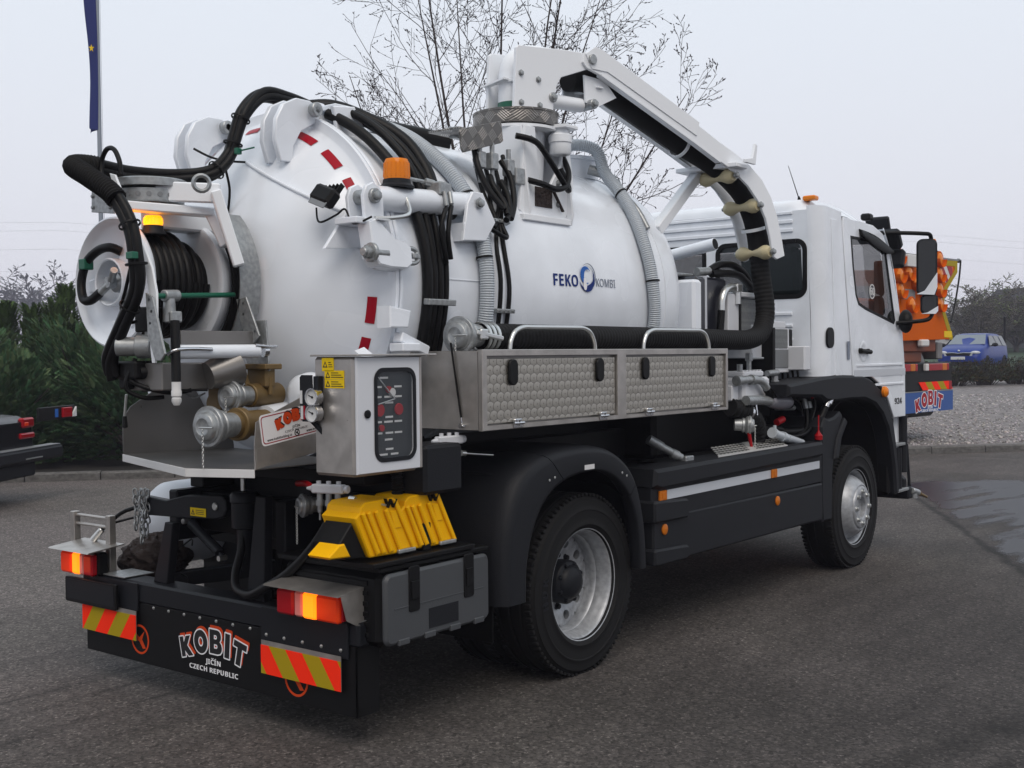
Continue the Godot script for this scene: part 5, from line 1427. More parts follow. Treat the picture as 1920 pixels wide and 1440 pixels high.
	for k in 2:
		var c := V(-1.8, 1.533 - 0.067 * k, 1.045)
		m = MB.new(); m.lathe([[0.0, -0.02], [0.036, -0.02], [0.037, 0.0], [0.0385, 0.012], [0.037, 0.018], [0.034, 0.018], [0.033, 0.008]], c, V(-1, 0, 0), 28)
		var gg := part("pressure_gauge", m, M.chrome, g)
		m = MB.new(); m.rod(c + V(0.0, 0, 0), c + V(-0.009, 0, 0), 0.0335, -1, 28)
		part("gauge_dial", m, M.label_white, gg)
		m = MB.new(); m.box(c + V(-0.0105, 0.003, -0.008), V(0.001, 0.004, 0.03), 0.0, Basis(V(1, 0, 0), 0.35)); m.rod(c + V(-0.009, 0, 0), c + V(-0.012, 0, 0), 0.005, -1, 10)
		part("gauge_needle", m, M.print_black, gg)
	m = MB.new(); m.slab(V(-1.7995, 1.505, 0.958), V(-1.7985, 1.56, 0.973), 0.0); m.slab(V(-1.7995, 1.44, 0.962), V(-1.7985, 1.495, 0.977), 0.0)
	part("gauge_label", m, M.label_white, g)
	m = MB.new(); m.slab(V(-1.7995, 1.44, 0.979), V(-1.7985, 1.497, 0.99), 0.0)
	part("red_label", m, M.reflector_red, g)

func locker():
	var g := hold("side_locker")
	var m := MB.new()
	var z := 1.25
	m.slab(V(-0.945, 1.35, 0.6), V(1.475, 1.722, 1.222), 0.004)
	part("locker_body", m, M.steel_dark, g)
	m = MB.new(); m.slab(V(-0.949, 1.352, 0.62), V(-0.9465, 1.72, 1.22), 0.001)
	part("locker_end", m, M.steel, g)
	m = MB.new()
	m.prism([[-0.947, 1.348], [1.478, 1.345], [1.478, 1.727], [-0.947, 1.727]], V(0, 0, 1.223), V(1, 0, 0), V(0, 1, 0), 0.027, 0.003, [[[-0.913, 1.372], [0.202, 1.370], [0.202, 1.698], [-0.913, 1.698]], [[0.288, 1.368], [1.448, 1.362], [1.448, 1.696], [0.288, 1.696]]])
	part("locker_frame", m, M.steel, g)
	for q in [[-0.905, 0.194, 1.379, 1.684], [0.296, 1.44, 1.374, 1.684]]:
		m = MB.new()
		m.slab(V(q[0], q[2], 1.2235), V(q[1], q[3], 1.238), 0.002)
		var a := V(q[0] + 0.002, q[2] + 0.002, 1.2385); var w: float = q[1] - q[0] - 0.004; var h: float = q[3] - q[2] - 0.004
		var uu := Vector2(w / 0.21, h / 0.17)
		m.tri(a, a + V(w, 0, 0), a + V(w, h, 0), V(0, 0, 1), V(0, 0, 1), V(0, 0, 1), Vector2(0, uu.y), Vector2(uu.x, uu.y), Vector2(uu.x, 0))
		m.tri(a, a + V(w, h, 0), a + V(0, h, 0), V(0, 0, 1), V(0, 0, 1), V(0, 0, 1), Vector2(0, uu.y), Vector2(uu.x, 0), Vector2(0, 0))
		var d := part("locker_door", m, M.swirl, g, "jewelled stainless door")
		for k in [0.175, 0.855]:
			var hx: float = lerp(q[0], q[1], k)
			m = MB.new(); m.prism(rr(0.07, 0.125, 0.03, hx, 1.618, 5), V(0, 0, 1.239), V(1, 0, 0), V(0, 1, 0), 0.016, 0.005)
			part("hinge", m, M.black, d)
		for k in [0.2, 0.875]:
			var hx: float = lerp(q[0], q[1], k)
			m = MB.new(); m.slab(V(hx - 0.035, 1.352, 1.251), V(hx + 0.035, 1.368, 1.256), 0.002); m.slab(V(hx - 0.028, 1.378, 1.239), V(hx + 0.028, 1.394, 1.258), 0.003); m.rod(V(hx - 0.04, 1.374, 1.259), V(hx + 0.04, 1.374, 1.259), 0.007, -1, 10); m.rod(V(hx, 1.36, 1.257), V(hx, 1.39, 1.262), 0.006, -1, 8)
			part("door_latch", m, M.chrome, d)
	for q in [[-0.625, 0.12], [0.615, 1.395]]:
		m = MB.new()
		m.tube(cr([V(q[0], 1.728, 1.16), V(q[0] + 0.01, 1.77, 1.16), V(q[0] + 0.045, 1.815, 1.16), V(q[0] + 0.11, 1.836, 1.16), V(q[0] + 0.2, 1.838, 1.16), V(q[1] - 0.2, 1.84, 1.16), V(q[1] - 0.11, 1.838, 1.16), V(q[1] - 0.045, 1.816, 1.16), V(q[1] - 0.01, 1.77, 1.16), V(q[1], 1.728, 1.16)], 5), 0.012, 10)
		part("hose_rail", m, M.bright, g)
	coupling("suction_coupling", V(-0.9, 1.795, 1.065), V(-1, 0, 0.08), 0.07)
	m = MB.new()
	for k in 3: m.lathe([[0.068, -0.01], [0.074, -0.008], [0.074, 0.008], [0.068, 0.01]], V(-0.73 + k * 0.035, 1.79, 1.06), V(1, 0, 0), 24)
	part("hose_band", m, M.bright)
	m = MB.new(); m.bar(V(-0.85, 1.81, 1.13), V(-0.67, 1.78, 1.15), 0.03, 0.022, 0.006); m.box(V(-0.8, 1.8, 1.135), V(0.06, 0.05, 0.03), 0.006)
	part("cam_lever", m, M.bright)
	m = MB.new(); m.bar(V(-0.96, 1.76, 1.07), V(-0.955, 1.41, 1.125), 0.014, 0.003, 0.001)
	part("tie_strap", m, M.black)
	m = MB.new(); m.rod(V(-0.955, 1.41, 1.125), V(-0.953, 1.38, 1.13), 0.003, -1, 6); m.rod(V(-0.952, 1.372, 1.13), V(-0.97, 1.372, 1.13), 0.012, -1, 10); m.rod(V(-0.96, 1.372, 1.13), V(-0.965, 1.372, 1.16), 0.005, -1, 8)
	part("strap_hook", m, M.chrome)

func side_trim():
	for s in [1.0, -1.0]:
		var zz := func(z: float) -> float: return z * s
		# rear mudguard in three pieces
		var oo := [V(-0.80, 0.5, 0), V(-0.80, 0.7, 0), V(-0.775, 0.9, 0), V(-0.70, 1.07, 0), V(-0.58, 1.165, 0), V(-0.40, 1.215, 0), V(-0.196, 1.228, 0), V(0.0, 1.222, 0), V(0.17, 1.185, 0), V(0.31, 1.105, 0), V(0.40, 1.0, 0), V(0.46, 0.85, 0), V(0.492, 0.68, 0), V(0.503, 0.5, 0)]
		var ii := [V(-0.62, 0.5, 0), V(-0.612, 0.66, 0), V(-0.565, 0.82, 0), V(-0.49, 0.94, 0), V(-0.39, 1.02, 0), V(-0.27, 1.065, 0), V(-0.14, 1.085, 0), V(0.0, 1.085, 0), V(0.12, 1.06, 0), V(0.23, 1.0, 0), V(0.32, 0.92, 0), V(0.385, 0.8, 0), V(0.42, 0.66, 0), V(0.432, 0.5, 0)]
		var o2 := cr(oo, 4); var i2 := cr(ii, 4)
		var cuts := [[0, 19, "mudguard_rear"], [19, 40, "mudguard_top"], [40, o2.size() - 1, "mudguard_front"]]
		for q in cuts:
			var m := MB.new()
			var rings := []
			for i in range(q[0], q[1] + 1):
				var o: Vector3 = o2[i]; var n: Vector3 = i2[i]; var d := n - o
				if i == q[0] and i > 0: o = o.lerp(o2[i + 1], 0.12); n = n.lerp(i2[i + 1], 0.12)
				var row := []
				for e in [[0.02, 0.62], [0.0, 0.66], [0.0, 1.13], [0.015, 1.17], [0.06, 1.212], [0.16, 1.24], [0.32, 1.25], [0.9, 1.25], [1.0, 1.24], [1.0, 1.2], [0.85, 1.17], [0.35, 1.14], [0.22, 1.05], [0.22, 0.62]]:
					var p: Vector3 = o + d * e[0]
					row.append(V(p.x, p.y, e[1] * s))
				rings.append(row)
			m.loft(rings, true, true)
			var mg := part(q[2], m, M.grey_plastic)
			if q[2] == "mudguard_top":
				for e in [[-0.43, 1.075], [-0.385, 1.085], [0.24, 1.055], [0.285, 1.035]]:
					m = MB.new(); m.rod(V(e[0], e[1], 1.2505 * s), V(e[0], e[1], 1.254 * s), 0.007, -1, 10, 0.002)
					part("rivet", m, M.bright, mg)
				m = MB.new(); m.slab(V(-0.12, 1.085 + 0.015, 1.2505 * s), V(-0.03, 1.125, 1.252 * s), 0.0)
				part("size_label", m, M.label_white, mg)
		var m := MB.new()   # ribs across the rear top of the guard
		for k in 6: m.box(V(-0.66 + k * 0.07, 1.115 + k * 0.02 - max(0, k - 3) * 0.012, 0.86 * s), V(0.016, 0.016, 0.42), 0.004, Basis(V(0, 0, 1), 0.5 - k * 0.07))
		part("mudguard_rib", m, M.grey_plastic)
		# side skirt
		m = MB.new(); m.prism([[0.585, 0.94], [0.6, 1.04], [2.96, 1.048], [2.96, 0.942], [0.66, 0.918]], V(0, 0, zz.call(1.0)), V(1, 0, 0), V(0, 1, 0), 0.252 * s, 0.02)
		part("skirt_rail", m, M.grey_plastic)
		m = MB.new(); m.slab(V(0.59, 0.75, zz.call(1.02)), V(2.99, 0.94, zz.call(1.221)), 0.004)
		part("skirt_panel", m, M.grey_plastic)
		m = MB.new(); m.prism([[0.6, 0.488], [2.98, 0.47], [2.99, 0.5], [2.99, 0.742], [0.6, 0.762]], V(0, 0, zz.call(1.02)), V(1, 0, 0), V(0, 1, 0), 0.209 * s, 0.012)
		part("skirt_panel", m, M.grey_plastic)
		for q in [[0.732, 0.86], [0.488, 0.585]]:
			m = MB.new(); m.prism([[0.572, q[0] + 0.01], [0.6, q[0]], [0.955, q[0] - 0.004], [0.968, q[0] + 0.01], [0.968, q[1] - 0.03], [0.95, q[1] - 0.018], [0.585, q[1]], [0.572, q[1] - 0.012]], V(0, 0, zz.call(1.1)), V(1, 0, 0), V(0, 1, 0), 0.158 * s, 0.012)
			part("skirt_step", m, M.grey_plastic)
		for q in [[0.765, 2.14], [2.22, 2.945]]:
			m = MB.new(); m.slab(V(q[0], 0.853, zz.call(1.2215)), V(q[1], 0.908, zz.call(1.2235)), 0.0)
			part("reflective_strip", m, M.strip_silver)
		for q in [0.71, 2.18]:
			m = MB.new(); m.slab(V(q - 0.045, 0.853, zz.call(1.2215)), V(q + 0.035, 0.91, zz.call(1.236)), 0.005); m.slab(V(q - 0.02, 0.865, zz.call(1.236)), V(q + 0.012, 0.898, zz.call(1.239)), 0.003)
			part("side_marker", m, M.amber_dull)
		for q in [[0.72, 0.685, 1.2295], [2.222, 0.692, 1.2295]]:
			m = MB.new(); m.lathe([[0, 0], [0.032, 0], [0.032, 0.006], [0.024, 0.011], [0, 0.012]], V(q[0], q[1], zz.call(q[2])), V(0, 0, s), 20)
			part("round_reflector", m, M.amber_dull)
		# rubber flap behind the wheel
		m = MB.new(); m.slab(V(-0.73, 0.3, zz.call(0.62)), V(-0.72, 1.02, zz.call(1.12)), 0.002)
		part("wheel_flap", m, M.flap_rubber)
	var t := hold("tool_chest")
	var m := MB.new(); m.slab(V(-1.555, 0.445, 0.55), V(-0.845, 0.775, 1.17), 0.03); m.slab(V(-1.57, 0.776, 0.53), V(-0.835, 0.80, 1.19), 0.01)
	for k in 6: m.slab(V(-1.562, 0.49 + k * 0.045, 0.62), V(-1.553, 0.51 + k * 0.045, 1.1), 0.004)
	part("chest_body", m, M.black, t)
	m = MB.new(); m.prism(rr(0.7, 0.31, 0.035, -1.2, 0.612, 5), V(0, 0, 1.168), V(1, 0, 0), V(0, 1, 0), 0.034, 0.012)
	m.slab(V(-1.5, 0.612, 1.2015), V(-0.9, 0.616, 1.205), 0.001)
	var lid := part("chest_lid", m, M.lid_plastic, t)
	for x in [-1.375, -1.005]:
		m = MB.new(); m.prism(rr(0.07, 0.2, 0.012, x, 0.685), V(0, 0, 1.2), V(1, 0, 0), V(0, 1, 0), 0.008, 0.003); m.slab(V(x - 0.025, 0.64, 1.208), V(x + 0.025, 0.72, 1.215), 0.004)
		part("chest_latch", m, M.black, lid)
	m = MB.new(); m.slab(V(-1.28, 0.49, 1.2025), V(-1.08, 0.58, 1.204), 0.0)
	part("chest_panel", m, M.grey_plastic, lid)
	for k in 4:
		m = MB.new(); m.slab(V(-1.48 + k * 0.17, 0.452, 1.195), V(-1.41 + k * 0.17, 0.478, 1.21), 0.003)
		part("lid_hinge", m, M.lid_plastic, lid)
	m = MB.new(); m.slab(V(-1.62, 0.803, 0.86), V(-0.95, 0.825, 1.2), 0.004); m.slab(V(-1.25, 0.826, 0.9), V(-1.2, 0.95, 1.15), 0.004)
	part("chock_holder", m, M.black)

# ------------------------------------------------------------------ the cab
func lean(m: MB):   # the cab's sides lean in above the belt line
	for i in m.v.size():
		var q := m.v[i]
		var k: float = clamp((q.y - 1.9) / 0.95, 0.0, 1.0)
		m.v[i].z = q.z * (1.0 - 0.035 * k)

func cab():
	var g := hold("cab")
	var X := V(1, 0, 0); var Y := V(0, 1, 0); var Z := V(0, 0, 1)
	var win1 := rr(0.71, 0.4, 0.06, 0.685, 2.325, 5); var win0 := rr(0.71, 0.4, 0.06, -0.155, 2.325, 5)
	var m := MB.new()
	m.prism([[-1.1, 1.5], [1.1, 1.5], [1.1, 2.76], [-1.1, 2.76]], V(3.13, 0, 0), Z, Y, 0.03, 0.0, [win1, win0])
	lean(m)
	var rear := part("rear_wall", m, M.white_paint, g)
	m = MB.new()   # pressed ribs
	for q in [[1.70, -1.0, 0.95, 0.012], [1.80, -1.0, 0.95, 0.012], [1.90, -1.0, 0.95, 0.012], [1.99, -1.0, 0.95, 0.012], [2.68, -0.9, 0.98, 0.014], [2.615, -0.9, 0.98, 0.014], [2.745, -0.9, 0.98, 0.012]]:
		m.slab(V(3.088, q[0] - q[3], q[1]), V(3.104, q[0] + q[3], q[2]), 0.008)
	m.prism(rr(0.36, 0.17, 0.02, 0.8, 1.62), V(3.1, 0, 0), Z, Y, 0.006, 0.002)
	m.slab(V(3.097, 1.545, -1.05), V(3.101, 1.55, 1.1), 0.0)
	lean(m)
	part("wall_rib", m, M.white_paint, rear)
	for q in [0.685, -0.155]:
		m = MB.new(); m.prism(rr(0.76, 0.45, 0.085, q, 2.325, 6), V(3.106, 0, 0), Z, Y, 0.012, 0.004, [rr(0.69, 0.38, 0.055, q, 2.325, 6)])
		part("window_seal", m, M.black, g)
		m = MB.new(); m.prism(rr(0.71, 0.4, 0.06, q, 2.325, 6), V(3.112, 0, 0), Z, Y, 0.0)
		part("rear_window", m, M.glass_tint, g)
	for s in [1.0, -1.0]:
		# rounded rear corner and the side behind the door
		m = MB.new()
		var rings := []
		for i in 9:
			var y: float = lerp(1.5, 2.79, i / 8.0)
			var row := []
			for k in 8:
				var a := PI / 2 * k / 7.0
				row.append(V(3.22 - 0.12 * cos(a), y, (1.095 + 0.105 * sin(a)) * s))
			rings.append(row)
		m.loft(rings, false)
		m.prism([[3.22, 1.5], [3.62, 1.5], [3.615, 1.58], [3.53, 2.2], [3.505, 2.7], [3.515, 2.77], [3.22, 2.79]], V(0, 0, 1.18 * s), X, Y, 0.02 * s)
		m.slab(V(3.3, 1.52, 1.195 * s), V(3.42, 2.7, 1.206 * s), 0.005)
		lean(m)
		part("side_panel", m, M.white_paint, g)
		m = MB.new(); m.prism(rr(0.13, 0.155, 0.05, 3.21, 1.805, 5), V(0, 0, 1.188 * s), X, Y, 0.016 * s, 0.005)
		part("air_intake", m, M.black, g)
		# door
		var glass := [[3.66, 2.60], [3.675, 2.36], [3.71, 2.14], [3.76, 2.065], [3.9, 2.03], [4.52, 1.925], [4.555, 1.955], [4.42, 2.5], [4.36, 2.6]]
		var dp := [[3.53, 1.505], [3.64, 1.51], [4.2, 1.45], [4.5, 1.22], [4.58, 1.145], [4.80, 1.145], [4.79, 1.55], [4.72, 1.88], [4.52, 2.52], [4.36, 2.68], [4.16, 2.72], [3.54, 2.74], [3.53, 2.7], [3.55, 2.2], [3.635, 1.58]]
		dp = [[3.637, 1.51], [4.0, 1.505], [4.2, 1.44], [4.38, 1.32], [4.5, 1.18], [4.53, 1.145], [4.80, 1.145], [4.79, 1.55], [4.72, 1.9], [4.5, 2.52], [4.36, 2.67], [4.16, 2.72], [3.545, 2.735], [3.52, 2.69], [3.548, 2.2], [3.632, 1.58]]
		m = MB.new(); m.prism(dp, V(0, 0, 1.172 * s), X, Y, 0.034 * s, 0.005, [glass])
		lean(m)
		var d := part("door", m, M.white_paint, g)
		m = MB.new(); m.prism(MB.inset_poly(MB.clean(dp), -0.012), V(0, 0, 1.165 * s), X, Y, 0.025 * s, 0.0, [glass])
		lean(m)
		part("door_gap", m, M.black, d)
		m = MB.new(); m.prism(MB.inset_poly(MB.clean(glass), -0.022), V(0, 0, 1.2045 * s), X, Y, 0.005 * s, 0.002, [MB.inset_poly(MB.clean(glass), 0.022)])
		lean(m)
		part("window_seal", m, M.black, d)
		m = MB.new(); m.prism(glass, V(0, 0, 1.203 * s), X, Y, 0.0)
		lean(m)
		part("door_window", m, M.glass, d)
		m = MB.new(); m.rod(V(3.745, 1.706, 1.225 * s), V(3.955, 1.695, 1.225 * s), 0.018, -1, 12, 0.006); m.rod(V(3.77, 1.705, 1.2 * s), V(3.77, 1.705, 1.225 * s), 0.022, -1, 12); m.rod(V(3.92, 1.7, 1.2 * s), V(3.92, 1.7, 1.225 * s), 0.022, -1, 12)
		part("door_handle", m, M.black, d)
		m = MB.new(); m.lathe([[0.0, -0.006], [0.05, 0.0], [0.075, 0.004], [0.085, 0.001]], V(3.85, 1.70, 1.204 * s), V(0, 0, s), 22); m.slab(V(3.7, 1.58, 1.2 * s), V(4.72, 1.6, 1.212 * s), 0.006); m.slab(V(4.1, 1.42, 1.2 * s), V(4.75, 1.44, 1.212 * s), 0.006)
		part("door_pressing", m, M.white_paint, d)
		m = MB.new(); m.slab(V(3.65, 1.5, 1.2065 * s), V(4.79, 1.555, 1.2085 * s), 0.0)
		part("grey_stripe", m, M.strip_silver, d)
		m = MB.new(); m.slab(V(3.53, 1.64, 1.2005 * s), V(3.58, 1.78, 1.202 * s), 0.0)
		part("type_label", m, M.print_grey, g)
		if s > 0:
			m = MB.new(); m.lathe([[0.06, 0], [0.06, 0.002], [0.05, 0.002], [0.05, 0]], V(4.06, 2.18, 1.195), V(0, 0, 1), 24)
			part("speed_sticker", m, M.label_white, d)
			text("sticker_text", "60", 0.06, V(4.06, 2.18, 1.196), X, Y, M.label_white, d, true, 0.0, 0.001)
			text("type_number", "924", 0.05, V(4.62, 1.28, 1.2065), X, Y, M.print_black, d, true, 0.3, 0.002, "Droid Sans", true, 1.5)
		# mirrors
		var mr := hold("door_mirror", g)
		var z: float = 1.42 * s
		m = MB.new()
		m.tube(cr([V(4.5, 2.69, 1.1 * s), V(4.58, 2.685, 1.25 * s), V(4.66, 2.675, 1.4 * s), V(4.72, 2.665, 1.44 * s), V(4.75, 2.6, 1.44 * s)], 5), 0.017, 8)
		m.tube(cr([V(4.6, 1.935, 1.2 * s), V(4.66, 1.945, 1.32 * s), V(4.74, 1.965, 1.42 * s), V(4.8, 2.03, 1.44 * s)], 5), 0.017, 8)
		m.tube(cr([V(4.76, 2.6, 1.44 * s), V(4.8, 2.3, 1.44 * s), V(4.81, 2.05, 1.44 * s)], 4), 0.02, 8)
		part("mirror_arm", m, M.black, mr)
		var nx := V(-0.72, 0, 0.25 * s).normalized(); var nu: Vector3 = Y.cross(nx).normalized() * -s
		for q in [[2.40, 0.47, 0.165, 0.05, V(4.70, 2.40, 1.42 * s)], [2.085, 0.165, 0.14, 0.04, V(4.73, 2.09, 1.43 * s)]]:
			m = MB.new()
			var e1 := Y.cross(nx).normalized()
			m.prism(rr(q[2], q[1], q[3], 0, 0, 6), q[4] - nx * 0.07, e1, Y, 0.075, 0.02)
			part("mirror_housing", m, M.grey_plastic, mr)
			m = MB.new(); m.prism(rr(q[2] - 0.03, q[1] - 0.03, q[3] - 0.012, 0, 0, 6), q[4] + nx * 0.007, e1, Y, 0.0)
			part("mirror_glass", m, M.dark_mirror, mr)
			m = MB.new(); m.prism([[-q[2] * 0.5, -q[1] * 0.48], [q[2] * 0.36, -q[1] * 0.5], [q[2] * 0.5, -q[1] * 0.36], [q[2] * 0.5, -q[1] * 0.1], [-q[2] * 0.1, -q[1] * 0.42]], q[4] + nx * 0.0075, e1, Y, 0.004, 0.001)
			part("mirror_trim", m, M.white_paint, mr)
		m = MB.new(); m.ball(V(4.68, 1.95, 1.25 * s), V(0.055, 0.1, 0.06)); m.box(V(4.75, 2.0, 1.1 * s), V(0.05, 0.14, 0.12), 0.02)
		part("mirror_foot", m, M.black, mr)
		m = MB.new(); m.box(V(4.62, 2.64, 1.15 * s), V(0.08, 0.18, 0.16), 0.03, Basis(V(0, 0, 1), 0.6)); m.box(V(4.68, 2.48, 1.18 * s), V(0.07, 0.16, 0.12), 0.03, Basis(V(0, 0, 1), -0.3)); m.box(V(4.72, 2.78, 1.0 * s), V(0.05, 0.14, 0.2), 0.02, Basis(V(0, 0, 1), 0.4))
		part("kerb_mirror", m, M.grey_plastic, mr)
		# wind deflector over the door
		m = MB.new()
		rings = []
		for i in 9:
			var t := i / 8.0
			var c := V(lerp(3.84, 4.55, t), lerp(2.64, 2.53, t) - 0.02 * sin(t * PI), (1.185 + 0.03 * sin(t * PI)) * s)
			var hh: float = 0.045 * sin(PI * clamp(t * 0.85 + 0.12, 0, 1)) + 0.012
			rings.append([c + V(0, hh, -0.015 * s), c + V(0, hh * 0.4, 0.015 * s), c + V(0, -hh, 0.02 * s), c + V(0, -hh, 0.0)])
		m.loft(rings, true, true)
		part("wind_deflector", m, M.black, g)
		# front corner and lower flank
		m = MB.new()
		rings = []
		for q in [[1.145, 4.80], [1.5, 4.80], [1.9, 4.74], [2.3, 4.64], [2.55, 4.55], [2.72, 4.42]]:
			var row := []
			for k in 7:
				var a := PI / 2 * k / 6.0
				row.append(V(q[1] - 0.02 + 0.12 * sin(a) - 0.0, q[0], (1.08 + 0.115 * cos(a)) * s))
			rings.append(row)
		m.loft(rings, false)
		lean(m)
		part("corner_pillar", m, M.white_paint, g)
		m = MB.new(); m.slab(V(4.05, 2.755, 1.1 * s), V(4.14, 2.81, 1.18 * s), 0.015)
		part("roof_marker", m, M.black, g)
	# roof
	m = MB.new()
	var rings2 := []
	for q in [[3.10, 2.75, 0.97], [3.105, 2.79, 1.0], [3.13, 2.825, 1.04], [3.18, 2.845, 1.08], [3.24, 2.85, 1.12], [3.6, 2.85, 1.12], [4.0, 2.825, 1.115], [4.25, 2.775, 1.11], [4.42, 2.70, 1.105], [4.52, 2.6, 1.1]]:
		var row := []
		for k in 17:
			var t := k / 16.0 * 2.0 - 1.0
			var at: float = abs(t)
			var drop: float = 0.0 if at < 0.86 else 0.11 * (1.0 - sqrt(max(0.0, 1.0 - pow((at - 0.86) / 0.14, 2))))
			row.append(V(q[0], q[1] - drop + 0.012 * (1 - t * t), q[2] * 1.035 * clamp(t * 1.0, -1, 1)))
		rings2.append(row)
	m.loft(rings2, false)
	part("roof", m, M.white_paint, g)
	m = MB.new(); m.prism([[4.5, 2.6], [4.86, 1.9], [4.88, 1.88], [4.52, 2.6]], V(0, 0, -1.08), X, Y, 2.16)
	part("windscreen", m, M.glass, g)
	m = MB.new(); m.slab(V(4.72, 0.55, -1.15), V(4.92, 1.9, 1.14), 0.05)
	part("front_panel", m, M.white_paint, g)
	m = MB.new(); m.slab(V(3.14, 1.42, -1.12), V(4.7, 1.5, 1.12), 0.01)
	part("cab_floor", m, M.black, g)
	for z in [0.6, -0.6]:
		m = MB.new(); m.box(V(3.75, 1.85, z), V(0.5, 0.15, 0.5), 0.05); m.box(V(3.5, 2.2, z), V(0.14, 0.65, 0.48), 0.05, Basis(V(0, 0, 1), 0.15)); m.box(V(3.44, 2.6, z), V(0.1, 0.2, 0.26), 0.04)
		part("seat", m, M.seat, g)
	m = MB.new(); m.slab(V(4.4, 1.5, -1.08), V(4.7, 2.0, 1.08), 0.06)
	part("dashboard", m, M.grey_plastic, g)
	m = MB.new(); m.lathe([[0.21, -0.012], [0.222, 0], [0.21, 0.012], [0.198, 0], [0.21, -0.012]], V(4.25, 2.02, -0.6), V(-0.6, 0.8, 0), 24); m.rod(V(4.25, 2.02, -0.6), V(4.45, 1.75, -0.6), 0.03)
	part("steering_wheel", m, M.black, g)
	m = MB.new(); m.slab(V(3.16, 2.835, 1.0), V(3.24, 2.872, 1.1), 0.012)
	part("roof_lamp", m, M.amber, g)
	m = MB.new(); m.rod(V(3.2, 2.85, 0.96), V(3.05, 3.09, 0.94), 0.004, 0.002, 6); m.rod(V(3.2, 2.85, 0.96), V(3.19, 2.875, 0.96), 0.014, 0.006, 8)
	part("antenna", m, M.black, g)

